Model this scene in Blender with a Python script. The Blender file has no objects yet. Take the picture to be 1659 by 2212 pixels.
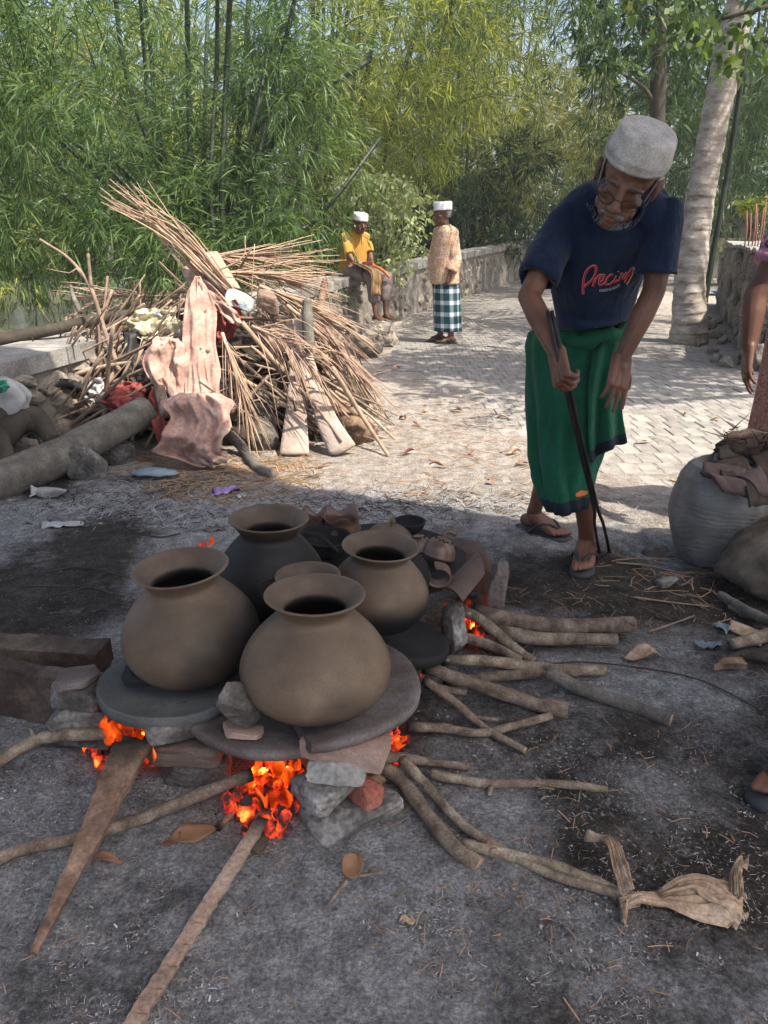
import bpy, bmesh, math, random
import numpy as np
from mathutils import Vector, Matrix, Quaternion
from mathutils.bvhtree import BVHTree
from math import sin, cos, pi, radians, atan2, sqrt, tan

SC = bpy.context.scene
COL = SC.collection
rnd = random.Random(11)
nrg = np.random.default_rng(7)

# ------------------------------------------------------------------ camera, world, sun, exposure
CAM_H, PITCH, FPX, CX, CY = 1.25, radians(20.0), 1662.0, 829.5, 1106.0
cam_d = bpy.data.cameras.new('camera')
cam_d.sensor_fit = 'VERTICAL'
cam_d.sensor_height = 34.6
cam_d.sensor_width = 26.0
cam_d.lens = 26.0
cam_d.clip_start = 0.05
cam_d.clip_end = 2000
cam = bpy.data.objects.new('camera', cam_d)
COL.objects.link(cam)
cam.location = (0, 0, CAM_H)
cam.rotation_euler = (radians(90) - PITCH, 0, 0)
SC.camera = cam

SUN = Vector((0.50, -0.35, 1.0))          # towards the sun
SUN_EL = math.atan2(SUN.z, math.hypot(SUN.x, SUN.y))
SUN_ROT = math.atan2(SUN.x, SUN.y)
world = bpy.data.worlds.new('World')
SC.world = world
world.use_nodes = True
wn = world.node_tree
wn.nodes.clear()
sky = wn.nodes.new('ShaderNodeTexSky')
sky.sky_type = 'NISHITA'
sky.sun_disc = False
sky.sun_elevation = SUN_EL
sky.sun_rotation = SUN_ROT
sky.air_density = 1.0
sky.dust_density = 5.0
bgn = wn.nodes.new('ShaderNodeBackground')
bgn.inputs['Strength'].default_value = 0.135
won = wn.nodes.new('ShaderNodeOutputWorld')
wn.links.new(sky.outputs[0], bgn.inputs['Color'])
wn.links.new(bgn.outputs[0], won.inputs['Surface'])

sun_d = bpy.data.lights.new('sun', 'SUN')
sun_d.energy = 4.4
sun_d.angle = radians(0.53)
sun_d.color = (1.0, 0.91, 0.77)
sun = bpy.data.objects.new('sun', sun_d)
COL.objects.link(sun)
sun.rotation_euler = SUN.to_track_quat('Z', 'Y').to_euler()

SC.view_settings.view_transform = 'Standard'
SC.view_settings.look = 'None'
SC.view_settings.exposure = 1.15
SC.view_settings.gamma = 1.0
SC.view_settings.use_curve_mapping = False
SC.cycles.max_bounces = 8
SC.cycles.diffuse_bounces = 4
SC.cycles.transparent_max_bounces = 12
SC.cycles.sample_clamp_indirect = 6.0
SC.cycles.use_denoising = True

# ------------------------------------------------------------------ picture point -> place in the world
def ray(x, y):
    u = (x - CX) / FPX
    v = (CY - y) / FPX
    return Vector((u, cos(PITCH) + v * sin(PITCH), -sin(PITCH) + v * cos(PITCH)))

def G(x, y, z=0.0):
    d = ray(x, y)
    t = (z - CAM_H) / d.z
    return Vector((0, 0, CAM_H)) + d * t

def D(x, y, Y):
    d = ray(x, y)
    return Vector((0, 0, CAM_H)) + d * (Y / d.y)

def depth(p):
    return p.y * cos(PITCH) - (p.z - CAM_H) * sin(PITCH)

# ------------------------------------------------------------------ noise
def _hash(i, seed):
    n = (i[:, 0] * 73856093) ^ (i[:, 1] * 19349663) ^ (i[:, 2] * 83492791) ^ (seed * 97531 + 1013)
    n = n & 0xffffffff
    n = ((n ^ (n >> 13)) * 1274126177) & 0xffffffff
    n = ((n ^ (n >> 16)) * 668265263) & 0xffffffff
    n = n ^ (n >> 15)
    return (n & 0xffff) / 32767.5 - 1.0

def vnoise(p, seed=0):
    p = np.asarray(p, dtype=float)
    i = np.floor(p).astype(np.int64)
    f = p - i
    f = f * f * (3 - 2 * f)
    out = 0
    for dx in (0, 1):
        wx = f[:, 0] if dx else 1 - f[:, 0]
        for dy in (0, 1):
            wy = f[:, 1] if dy else 1 - f[:, 1]
            for dz in (0, 1):
                wz = f[:, 2] if dz else 1 - f[:, 2]
                out = out + wx * wy * wz * _hash(i + np.array([dx, dy, dz]), seed)
    return out

def fbm(p, seed=0, octv=4):
    p = np.asarray(p, dtype=float)
    s, a = 0, 1.0
    for k in range(octv):
        s = s + a * vnoise(p * (2 ** k) + 17.3 * k, seed + k)
        a *= 0.5
    return s

def sstep(a, b, x):
    t = np.clip((np.asarray(x, float) - a) / (b - a), 0, 1)
    return t * t * (3 - 2 * t)

# ------------------------------------------------------------------ mesh collecting
class MB:
    def __init__(self):
        self.v, self.f, self.a = [], [], []
        self.n = 0
        self.fm = []
        self.mi = 0
    def add(self, V, F, att=None):
        V = [tuple(p) for p in V]
        b = self.n
        self.v.extend(V)
        self.n += len(V)
        for f in F:
            self.f.append(tuple(int(i) + b for i in f))
            self.fm.append(self.mi)
        self.a.extend(att if att is not None else [0.0] * len(V))
        return self
    def mesh(self, name, attname=None):
        m = bpy.data.meshes.new(name)
        m.from_pydata(self.v, [], self.f)
        if attname:
            at = m.attributes.new(attname, 'FLOAT', 'POINT')
            at.data.foreach_set('value', np.array(self.a, dtype=np.float32))
        if any(self.fm):
            m.polygons.foreach_set('material_index', np.array(self.fm, dtype=np.int32))
        m.update()
        return m

def np_mesh(name, V, F):
    """fast path: V (n,3), F (m,k)"""
    V = np.ascontiguousarray(V, dtype=np.float32)
    F = np.ascontiguousarray(F, dtype=np.int32)
    m = bpy.data.meshes.new(name)
    m.vertices.add(len(V))
    m.vertices.foreach_set('co', V.ravel())
    k = F.shape[1]
    m.loops.add(F.size)
    m.loops.foreach_set('vertex_index', F.ravel())
    m.polygons.add(len(F))
    m.polygons.foreach_set('loop_start', np.arange(0, F.size, k, dtype=np.int32))
    m.polygons.foreach_set('loop_total', np.full(len(F), k, dtype=np.int32))
    m.update(calc_edges=True)
    m.validate()
    return m

def tag(o, label=None, cat=None, group=None, kind=None):
    if label: o['label'] = label
    if cat: o['category'] = cat
    if group: o['group'] = group
    if kind: o['kind'] = kind
    return o

def thing(name, label, cat, loc=(0, 0, 0), group=None):
    o = bpy.data.objects.new(name, None)
    o.empty_display_size = 0.1
    COL.objects.link(o)
    o.location = loc
    return tag(o, label, cat, group)

def wloc(o):
    l = Vector(o.location)
    while o.parent:
        o = o.parent
        l += Vector(o.location)
    return l

def obj(name, mb, mat, parent=None, smooth=True, att=None, kind=None, base=True):
    """mesh given in world coordinates; origin goes to its base (or its parent's place is taken off)"""
    m = mb.mesh(name, att) if isinstance(mb, MB) else mb
    o = bpy.data.objects.new(name, m)
    COL.objects.link(o)
    for mm in (mat if isinstance(mat, (list, tuple)) else [mat]):
        m.materials.append(mm)
    if len(m.vertices):
        co = np.empty(len(m.vertices) * 3, dtype=np.float32)
        m.vertices.foreach_get('co', co)
        co = co.reshape(-1, 3)
        if base:
            lo, hi = co.min(0), co.max(0)
            org = Vector((float(lo[0] + hi[0]) / 2, float(lo[1] + hi[1]) / 2, float(lo[2])))
        else:
            org = Vector((0, 0, 0))
        co -= np.array(org, dtype=np.float32)
        m.vertices.foreach_set('co', co.ravel())
        o.location = org
        if parent is not None:
            o.parent = parent
            o.location = org - wloc(parent)
        if smooth:
            m.polygons.foreach_set('use_smooth', np.ones(len(m.polygons), dtype=bool))
        m.update()
    if kind: o['kind'] = kind
    return o

def inst(name, mesh, parent, loc, rot=(0, 0, 0), scale=(1, 1, 1)):
    """a piece that shares its mesh; loc in world coordinates"""
    o = bpy.data.objects.new(name, mesh)
    COL.objects.link(o)
    l = Vector(loc)
    if parent is not None:
        o.parent = parent
        l = l - wloc(parent)
    o.location = l
    o.rotation_euler = rot
    o.scale = scale
    return o

# ------------------------------------------------------------------ shapes
def spath(pts, n=12):
    """Catmull-Rom through the points"""
    P = [Vector(p) for p in pts]
    if len(P) == 2:
        return [P[0].lerp(P[1], i / n) for i in range(n + 1)]
    Q = [P[0] * 2 - P[1]] + P + [P[-1] * 2 - P[-2]]
    out = []
    per = max(2, n // (len(P) - 1))
    for i in range(1, len(Q) - 2):
        a, b, c, d = Q[i - 1], Q[i], Q[i + 1], Q[i + 2]
        for k in range(per):
            t = k / per
            out.append(0.5 * ((2 * b) + (c - a) * t + (2 * a - 5 * b + 4 * c - d) * t * t + (3 * b - a - 3 * c + d) * t ** 3))
    out.append(P[-1])
    return out

def frames(P):
    T = []
    for i in range(len(P)):
        a = P[max(0, i - 1)]
        b = P[min(len(P) - 1, i + 1)]
        t = (b - a)
        T.append(t.normalized() if t.length > 1e-9 else Vector((0, 0, 1)))
    n = T[0].orthogonal().normalized()
    N = []
    for i in range(len(P)):
        if i:
            q = T[i - 1].rotation_difference(T[i])
            n = q @ n
        n = (n - T[i] * n.dot(T[i])).normalized()
        N.append(n)
    return T, N

def tube(mb, pts, r, n=8, lump=0.0, seed=0, sx=1.0, up=None, att=None, lfreq=3.0, tip=False):
    """r: number, (r0,r1) or a list; lump: unevenness"""
    P = [Vector(p) for p in pts]
    m = len(P)
    if isinstance(r, (int, float)): R = [r] * m
    elif len(r) == m: R = list(r)
    else: R = [r[0] + (r[-1] - r[0]) * i / (m - 1) for i in range(m)]
    T, N = frames(P)
    V, F, A = [], [], []
    for i in range(m):
        nn = N[i]
        if up is not None:
            nn = Vector(up) - T[i] * Vector(up).dot(T[i])
            nn.normalize()
        b = T[i].cross(nn)
        for k in range(n):
            a = 2 * pi * k / n
            V.append(P[i] + (nn * cos(a) * R[i] + b * sin(a) * R[i] * sx))
            A.append(0.0 if att is None else att(i / (m - 1)))
    if lump:
        c = np.array([tuple(v) for v in V])
        rr = np.repeat(np.array(R), n)
        q = fbm(c / (max(R) * lfreq) + seed * 7.7, seed, 3)
        for j in range(len(V)):
            i = j // n
            V[j] = P[i] + (V[j] - P[i]) * (1 + lump * float(q[j]))
    for i in range(m - 1):
        for k in range(n):
            F.append((i * n + k, i * n + (k + 1) % n, (i + 1) * n + (k + 1) % n, (i + 1) * n + k))
    F.append(tuple(range(n - 1, -1, -1)))
    F.append(tuple((m - 1) * n + k for k in range(n)))
    mb.add(V, F, A)
    return mb

def box(mb, c, s, R=None, jit=0.0):
    c = Vector(c)
    V = []
    for z in (-1, 1):
        for x, y in ((-1, -1), (1, -1), (1, 1), (-1, 1)):
            p = Vector((x * s[0] / 2, y * s[1] / 2, z * s[2] / 2))
            if jit: p += Vector((rnd.uniform(-jit, jit), rnd.uniform(-jit, jit), rnd.uniform(-jit, jit)))
            V.append(c + (R @ p if R else p))
    mb.add(V, [(3, 2, 1, 0), (4, 5, 6, 7), (0, 1, 5, 4), (1, 2, 6, 5), (2, 3, 7, 6), (3, 0, 4, 7)])
    return mb

_cg = {}
def cubegrid(n):
    if n in _cg: return _cg[n]
    idx, V, F = {}, [], []
    def vid(p):
        k = tuple(round(c, 6) for c in p)
        if k not in idx:
            idx[k] = len(V)
            V.append(p)
        return idx[k]
    for ax in range(3):
        for sg in (-1, 1):
            for i in range(n):
                for j in range(n):
                    q = []
                    for di, dj in ((0, 0), (1, 0), (1, 1), (0, 1)):
                        a, b = -1 + 2 * (i + di) / n, -1 + 2 * (j + dj) / n
                        p = [0, 0, 0]
                        p[ax] = sg
                        p[(ax + 1) % 3] = a
                        p[(ax + 2) % 3] = b
                        q.append(vid(tuple(p)))
                    F.append(tuple(q) if sg > 0 else tuple(reversed(q)))
    _cg[n] = (np.array(V, dtype=float), F)
    return _cg[n]

def rock(mb, c, s, R=None, seed=0, n=8, p=3.2, cuts=5, rough=0.06, cut_d=(0.72, 1.0)):
    """a stone: rounded block, cut by some planes, then roughened. s = full sizes"""
    V, F = cubegrid(n)
    V = V.copy()
    L = (np.abs(V) ** p).sum(1) ** (1 / p)
    V = V / L[:, None]
    rg = random.Random(seed * 31 + 5)
    for _ in range(cuts):
        nv = np.array([rg.gauss(0, 1), rg.gauss(0, 1), rg.gauss(0, 1)])
        nv /= np.linalg.norm(nv)
        d = rg.uniform(*cut_d)
        q = V @ nv - d
        V = V - np.where(q > 0, q, 0)[:, None] * nv[None, :]
    V = V * (1 + rough * fbm(V * 2.2 + seed * 3.1, seed, 4))[:, None]
    V = V * np.array(s)[None, :] / 2
    c = Vector(c)
    mb.add([c + (R @ Vector(v) if R else Vector(v)) for v in V], F)
    return mb

def lathe(mb, prof, c=(0, 0, 0), n=64, R=None, wob=0.0, seed=0, fl=None, att=None):
    """prof: (r,z) list, open ends"""
    c = Vector(c)
    V, F, A = [], [], []
    for i, (r, z) in enumerate(prof):
        for k in range(n):
            a = 2 * pi * k / n
            rr = r
            if wob: rr = r * (1 + wob * sin(a * 2 + seed) + wob * 0.6 * sin(a * 3 + seed * 2 + z * 9))
            zz = z
            if fl: rr, zz = fl(a, rr, zz)
            p = Vector((rr * cos(a), rr * sin(a), zz))
            V.append(c + (R @ p if R else p))
            A.append(att(p, i) if att else 0.0)
    m = len(prof)
    for i in range(m - 1):
        for k in range(n):
            F.append((i * n + k, i * n + (k + 1) % n, (i + 1) * n + (k + 1) % n, (i + 1) * n + k))
    mb.add(V, F, A)
    return mb

def sheet(mb, nu, nv, fn, th=0.004, att=None):
    """a thin closed sheet: fn(u,v) -> point, thickness th along the normal"""
    P = np.array([[tuple(fn(i / nu, j / nv)) for i in range(nu + 1)] for j in range(nv + 1)], dtype=float)
    du = np.gradient(P, axis=1)
    dv = np.gradient(P, axis=0)
    N = np.cross(du, dv)
    N /= (np.linalg.norm(N, axis=2, keepdims=True) + 1e-9)
    A, B = P + N * th / 2, P - N * th / 2
    w, h = nu + 1, nv + 1
    V = list(map(tuple, A.reshape(-1, 3))) + list(map(tuple, B.reshape(-1, 3)))
    F = []
    o = w * h
    for j in range(nv):
        for i in range(nu):
            a = j * w + i
            F.append((a, a + 1, a + w + 1, a + w))
            F.append((o + a, o + a + w, o + a + w + 1, o + a + 1))
    ring = [i for i in range(w)] + [j * w + nu for j in range(1, h)] + [nv * w + i for i in range(nu - 1, -1, -1)] + [j * w for j in range(nv - 1, 0, -1)]
    for k in range(len(ring)):
        a, b = ring[k], ring[(k + 1) % len(ring)]
        F.append((a, o + a, o + b, b))
    at = None
    if att is not None:
        one = [att(i / nu, j / nv) for j in range(nv + 1) for i in range(nu + 1)]
        at = one + one
    mb.add(V, F, at)
    return mb

def ellipsoid(mb, c, r, R=None, n=10):
    V, F = cubegrid(max(3, n // 2))
    V = V / np.linalg.norm(V, axis=1)[:, None]
    V = V * np.array(r)[None, :]
    c = Vector(c)
    mb.add([c + (R @ Vector(v) if R else Vector(v)) for v in V], F)
    return mb

def rotz(a): return Matrix.Rotation(a, 3, 'Z')
def rot(a, b, c): return (Matrix.Rotation(c, 3, 'Z') @ Matrix.Rotation(b, 3, 'Y') @ Matrix.Rotation(a, 3, 'X'))

def displace(mesh, fn):
    """fn(co, no) -> new co, numpy"""
    n = len(mesh.vertices)
    co = np.empty(n * 3, dtype=np.float32)
    no = np.empty(n * 3, dtype=np.float32)
    mesh.vertices.foreach_get('co', co)
    mesh.vertices.foreach_get('normal', no)
    co = fn(co.reshape(-1, 3).astype(float), no.reshape(-1, 3).astype(float))
    mesh.vertices.foreach_set('co', np.ascontiguousarray(co, dtype=np.float32).ravel())
    mesh.update()

def fuse(mb, vox, smooth=2, name='body'):
    """one continuous skin over all the overlapping closed shapes"""
    m = mb.mesh(name)
    o = bpy.data.objects.new('tmp_fuse', m)
    COL.objects.link(o)
    md = o.modifiers.new('r', 'REMESH')
    md.mode = 'VOXEL'
    md.voxel_size = vox
    if smooth:
        sm = o.modifiers.new('s', 'SMOOTH')
        sm.factor = 0.5
        sm.iterations = smooth
    dg = bpy.context.evaluated_depsgraph_get()
    dg.update()
    out = bpy.data.meshes.new_from_object(o.evaluated_get(dg))
    bpy.data.objects.remove(o)
    bpy.data.meshes.remove(m)
    out.name = name
    out.materials.clear()
    return out
# ------------------------------------------------------------------ materials
def newmat(name):
    m = bpy.data.materials.new(name)
    m.use_nodes = True
    nt = m.node_tree
    nt.nodes.clear()
    out = nt.nodes.new('ShaderNodeOutputMaterial')
    return m, nt, out

def N_(nt, t, **kw):
    n = nt.nodes.new(t)
    for k, v in kw.items():
        if k in n.inputs: n.inputs[k].default_value = v
        else: setattr(n, k, v)
    return n

def ramp(nt, stops):
    r = nt.nodes.new('ShaderNodeValToRGB')
    el = r.color_ramp.elements
    while len(el) < len(stops): el.new(0.5)
    for e, (p, c) in zip(el, stops):
        e.position = p
        e.color = (*c, 1)
    return r

def mixc(nt, fac, a, b, mode='MIX'):
    n = nt.nodes.new('ShaderNodeMix')
    n.data_type = 'RGBA'
    n.blend_type = mode
    for i, x in ((0, fac), (6, a), (7, b)):
        if isinstance(x, bpy.types.NodeSocket): nt.links.new(x, n.inputs[i])
        elif isinstance(x, (int, float)): n.inputs[i].default_value = x
        else: n.inputs[i].default_value = (*x, 1)
    return n.outputs[2]

def math_(nt, op, a, b=0.0, c=0.0):
    n = nt.nodes.new('ShaderNodeMath')
    n.operation = op
    for i, x in enumerate((a, b, c)):
        if isinstance(x, bpy.types.NodeSocket): nt.links.new(x, n.inputs[i])
        else: n.inputs[i].default_value = x
    return n.outputs[0]

def mat(name, stops, scale=6.0, stretch=(1, 1, 1), rough=0.85, bump=0.3, bscale=40.0, bdist=0.004, detail=6.0, rand=0.0, island=0.0,
        char=None, charcol=(0.008, 0.008, 0.0085), spec=0.3, transl=0.0, speck=None, metal=0.0, coat=0.0, sheen=0.0, fine=0.0, wave=None):
    """stops: ramp of colours over noise. rand: brightness change per object. island: per loose piece. char: attribute that blackens."""
    m, nt, out = newmat(name)
    L = nt.links.new
    tc = N_(nt, 'ShaderNodeTexCoord')
    mp = N_(nt, 'ShaderNodeMapping')
    mp.inputs['Scale'].default_value = stretch
    src = tc.outputs['Object']
    if rand or island:
        oi = N_(nt, 'ShaderNodeObjectInfo')
        off = N_(nt, 'ShaderNodeVectorMath', operation='ADD')
        L(src, off.inputs[0])
        mul = N_(nt, 'ShaderNodeVectorMath', operation='SCALE')
        L(oi.outputs['Random'], mul.inputs[0])
        mul.inputs['Scale'].default_value = 31.0
        L(mul.outputs[0], off.inputs[1])
        src = off.outputs[0]
    L(src, mp.inputs['Vector'])
    n1 = N_(nt, 'ShaderNodeTexNoise', Scale=scale, Detail=detail, Roughness=0.62)
    L(mp.outputs[0], n1.inputs['Vector'])
    r = ramp(nt, stops)
    L(n1.outputs['Fac'], r.inputs[0])
    col = r.outputs[0]
    if wave:   # (scale, strength, direction)
        w = N_(nt, 'ShaderNodeTexWave', Scale=wave[0], Distortion=3.0, Detail=2.0)
        w.bands_direction = wave[2]
        L(mp.outputs[0], w.inputs['Vector'])
        col = mixc(nt, wave[1], col, w.outputs[0], 'MULTIPLY')
    if fine:
        n3 = N_(nt, 'ShaderNodeTexNoise', Scale=bscale * 3.0, Detail=3.0)
        L(mp.outputs[0], n3.inputs['Vector'])
        rr = ramp(nt, [(0.3, (1 - fine,) * 3), (0.7, (1 + fine * 0.6,) * 3)])
        L(n3.outputs['Fac'], rr.inputs[0])
        col = mixc(nt, 1.0, col, rr.outputs[0], 'MULTIPLY')
    if rand:
        k = math_(nt, 'MULTIPLY_ADD', oi.outputs['Random'], 2 * rand, 1 - rand)
        hs = N_(nt, 'ShaderNodeHueSaturation')
        L(k, hs.inputs['Value'])
        L(math_(nt, 'MULTIPLY_ADD', oi.outputs['Random'], 0.03, 0.485), hs.inputs['Hue'])
        L(col, hs.inputs['Color'])
        col = hs.outputs[0]
    if island:
        ge = N_(nt, 'ShaderNodeNewGeometry')
        k = math_(nt, 'MULTIPLY_ADD', ge.outputs['Random Per Island'], 2 * island, 1 - island)
        hs = N_(nt, 'ShaderNodeHueSaturation')
        L(k, hs.inputs['Value'])
        L(math_(nt, 'MULTIPLY_ADD', ge.outputs['Random Per Island'], -0.05, 0.525), hs.inputs['Hue'])
        L(col, hs.inputs['Color'])
        col = hs.outputs[0]
    if speck:   # (scale, threshold, colour)
        n4 = N_(nt, 'ShaderNodeTexNoise', Scale=speck[0], Detail=2.0)
        L(src, n4.inputs['Vector'])
        f = N_(nt, 'ShaderNodeMapRange')
        f.inputs['From Min'].default_value = speck[1]
        f.inputs['From Max'].default_value = speck[1] + (speck[3] if len(speck) > 3 else 0.06)
        L(n4.outputs['Fac'], f.inputs['Value'])
        col = mixc(nt, f.outputs[0], col, speck[2])
    if char:
        at = N_(nt, 'ShaderNodeAttribute')
        at.attribute_name = char
        n5 = N_(nt, 'ShaderNodeTexNoise', Scale=14.0, Detail=4.0)
        L(src, n5.inputs['Vector'])
        f = math_(nt, 'MULTIPLY_ADD', n5.outputs['Fac'], 0.7, -0.35)
        f = math_(nt, 'ADD', at.outputs['Fac'], math_(nt, 'MULTIPLY', f, math_(nt, 'MULTIPLY', at.outputs['Fac'], math_(nt, 'SUBTRACT', 4.0, math_(nt, 'MULTIPLY', at.outputs['Fac'], 4.0)))))
        f = math_(nt, 'MINIMUM', math_(nt, 'MAXIMUM', f, 0.0), 1.0)
        col = mixc(nt, f, col, charcol)
    bs = N_(nt, 'ShaderNodeBsdfPrincipled', Roughness=rough, Metallic=metal)
    bs.inputs['Specular IOR Level'].default_value = spec
    if coat: bs.inputs['Coat Weight'].default_value = coat
    if sheen:
        bs.inputs['Sheen Weight'].default_value = sheen
    L(col, bs.inputs['Base Color'])
    if bump:
        n2 = N_(nt, 'ShaderNodeTexNoise', Scale=bscale, Detail=6.0, Roughness=0.65)
        L(mp.outputs[0], n2.inputs['Vector'])
        b = N_(nt, 'ShaderNodeBump', Strength=bump, Distance=bdist)
        L(n2.outputs['Fac'], b.inputs['Height'])
        L(b.outputs[0], bs.inputs['Normal'])
    sh = bs.outputs[0]
    if transl:
        t = N_(nt, 'ShaderNodeBsdfTranslucent')
        tcx = mixc(nt, 1.0, col, (1.25, 1.2, 0.55), 'MULTIPLY')
        L(tcx, t.inputs['Color'])
        mx = N_(nt, 'ShaderNodeMixShader')
        mx.inputs[0].default_value = transl
        L(sh, mx.inputs[1])
        L(t.outputs[0], mx.inputs[2])
        sh = mx.outputs[0]
    L(sh, out.inputs['Surface'])
    return m

def g3(v): return (v, v, v)

def ground_mat():
    m, nt, out = newmat('ash ground')
    L = nt.links.new
    tc = N_(nt, 'ShaderNodeTexCoord')
    P = tc.outputs['Object']
    def noise(s, d=6, r=0.6):
        n = N_(nt, 'ShaderNodeTexNoise', Scale=s, Detail=d, Roughness=r)
        L(P, n.inputs['Vector'])
        return n.outputs['Fac']
    soil = ramp(nt, [(0.25, (0.036, 0.032, 0.028)), (0.55, (0.076, 0.067, 0.059)), (0.8, (0.135, 0.12, 0.105))])
    L(noise(4, 9, 0.7), soil.inputs[0])
    ash = ramp(nt, [(0.25, (0.17, 0.168, 0.167)), (0.5, (0.32, 0.318, 0.317)), (0.75, (0.50, 0.497, 0.495))])
    L(noise(22, 7, 0.75), ash.inputs[0])
    dust = ramp(nt, [(0.25, (0.23, 0.20, 0.175)), (0.5, (0.39, 0.35, 0.315)), (0.75, (0.53, 0.49, 0.455))])
    L(noise(9, 9, 0.72), dust.inputs[0])
    wet = ramp(nt, [(0.3, (0.035, 0.033, 0.022)), (0.7, (0.075, 0.066, 0.045))])
    L(noise(2, 8, 0.7), wet.inputs[0])
    def att(n):
        a = N_(nt, 'ShaderNodeAttribute')
        a.attribute_name = n
        return a.outputs['Fac']
    br = math_(nt, 'MULTIPLY_ADD', noise(38, 6, 0.75), 0.9, -0.45)
    def edge(f, k=1.0):
        q = math_(nt, 'MULTIPLY_ADD', br, k, f)
        r = N_(nt, 'ShaderNodeMapRange')
        r.inputs['From Min'].default_value = 0.2
        r.inputs['From Max'].default_value = 0.8
        L(q, r.inputs['Value'])
        return r.outputs[0]
    col = mixc(nt, edge(att('ash')), soil.outputs[0], ash.outputs[0])
    col = mixc(nt, edge(att('dust')), col, dust.outputs[0])
    col = mixc(nt, att('bank'), col, wet.outputs[0])
    gr = ramp(nt, [(0.30, g3(0.38)), (0.5, g3(0.95)), (0.70, g3(1.75))])
    L(noise(120, 4, 0.8), gr.inputs[0])
    gr2 = ramp(nt, [(0.30, g3(0.55)), (0.5, g3(1.0)), (0.72, g3(1.45))])
    L(noise(16, 7, 0.75), gr2.inputs[0])
    col = mixc(nt, 1.0, mixc(nt, 1.0, col, gr.outputs[0], 'MULTIPLY'), gr2.outputs[0], 'MULTIPLY')
    # bits of white ash and of charcoal
    vo = N_(nt, 'ShaderNodeTexVoronoi', Scale=95.0)
    L(P, vo.inputs['Vector'])
    r1 = N_(nt, 'ShaderNodeMapRange')
    r1.inputs['From Min'].default_value = 0.16
    r1.inputs['From Max'].default_value = 0.08
    L(vo.outputs['Distance'], r1.inputs['Value'])
    sp = N_(nt, 'ShaderNodeSeparateColor')
    L(vo.outputs['Color'], sp.inputs[0])
    w = math_(nt, 'MULTIPLY', r1.outputs[0], math_(nt, 'GREATER_THAN', sp.outputs[0], 0.86))
    k = math_(nt, 'MULTIPLY', r1.outputs[0], math_(nt, 'LESS_THAN', sp.outputs[0], 0.14))
    near = math_(nt, 'SUBTRACT', 1.0, att('bank'))
    col = mixc(nt, math_(nt, 'MULTIPLY', math_(nt, 'MULTIPLY', w, 0.55), near), col, (0.42, 0.41, 0.40))
    col = mixc(nt, math_(nt, 'MULTIPLY', math_(nt, 'MULTIPLY', k, 0.75), near), col, (0.018, 0.017, 0.016))
    bs = N_(nt, 'ShaderNodeBsdfPrincipled', Roughness=0.95)
    bs.inputs['Specular IOR Level'].default_value = 0.12
    L(col, bs.inputs['Base Color'])
    h = math_(nt, 'MULTIPLY_ADD', noise(30, 8, 0.78), 1.0, math_(nt, 'MULTIPLY', noise(130, 5, 0.7), 0.55))
    h = math_(nt, 'MULTIPLY_ADD', r1.outputs[0], 0.35, h)
    b = N_(nt, 'ShaderNodeBump', Strength=1.0, Distance=0.03)
    L(h, b.inputs['Height'])
    L(b.outputs[0], bs.inputs['Normal'])
    L(bs.outputs[0], out.inputs['Surface'])
    return m

def leafmat(name, stops, transl=0.45, island=0.5, rough=0.5, scale=0.9):
    return mat(name, stops, scale=scale, rough=rough, bump=0, island=island, transl=transl, spec=0.35, detail=3)

def fire_mat(name, strength, lo, hi, scale):
    m, nt, out = newmat(name)
    L = nt.links.new
    tc = N_(nt, 'ShaderNodeTexCoord')
    mp = N_(nt, 'ShaderNodeMapping')
    mp.inputs['Scale'].default_value = (1, 1, 0.32)
    L(tc.outputs['Object'], mp.inputs['Vector'])
    n = N_(nt, 'ShaderNodeTexNoise', Scale=scale, Detail=4.0, Distortion=1.2)
    L(mp.outputs[0], n.inputs['Vector'])
    c = ramp(nt, [(0.40, (0.06, 0.0022, 0.0)), (0.52, (0.28, 0.018, 0.001)), (0.61, (0.66, 0.075, 0.006)), (0.70, (0.92, 0.19, 0.022)), (0.80, (1.0, 0.50, 0.14))])
    L(n.outputs['Fac'], c.inputs[0])
    e = N_(nt, 'ShaderNodeEmission', Strength=strength)
    L(c.outputs[0], e.inputs['Color'])
    t = N_(nt, 'ShaderNodeBsdfTransparent')
    lw = N_(nt, 'ShaderNodeLayerWeight', Blend=0.35)
    r = N_(nt, 'ShaderNodeMapRange')
    r.inputs['From Min'].default_value = lo
    r.inputs['From Max'].default_value = hi
    r.interpolation_type = 'SMOOTHSTEP'
    L(n.outputs['Fac'], r.inputs['Value'])
    fac = math_(nt, 'MULTIPLY', r.outputs[0], math_(nt, 'POWER', math_(nt, 'SUBTRACT', 1.0, lw.outputs['Facing']), 1.3))
    fac = math_(nt, 'MULTIPLY', fac, 0.78)
    mx = N_(nt, 'ShaderNodeMixShader')
    L(fac, mx.inputs[0])
    L(t.outputs[0], mx.inputs[1])
    L(e.outputs[0], mx.inputs[2])
    L(mx.outputs[0], out.inputs['Surface'])
    return m

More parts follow.
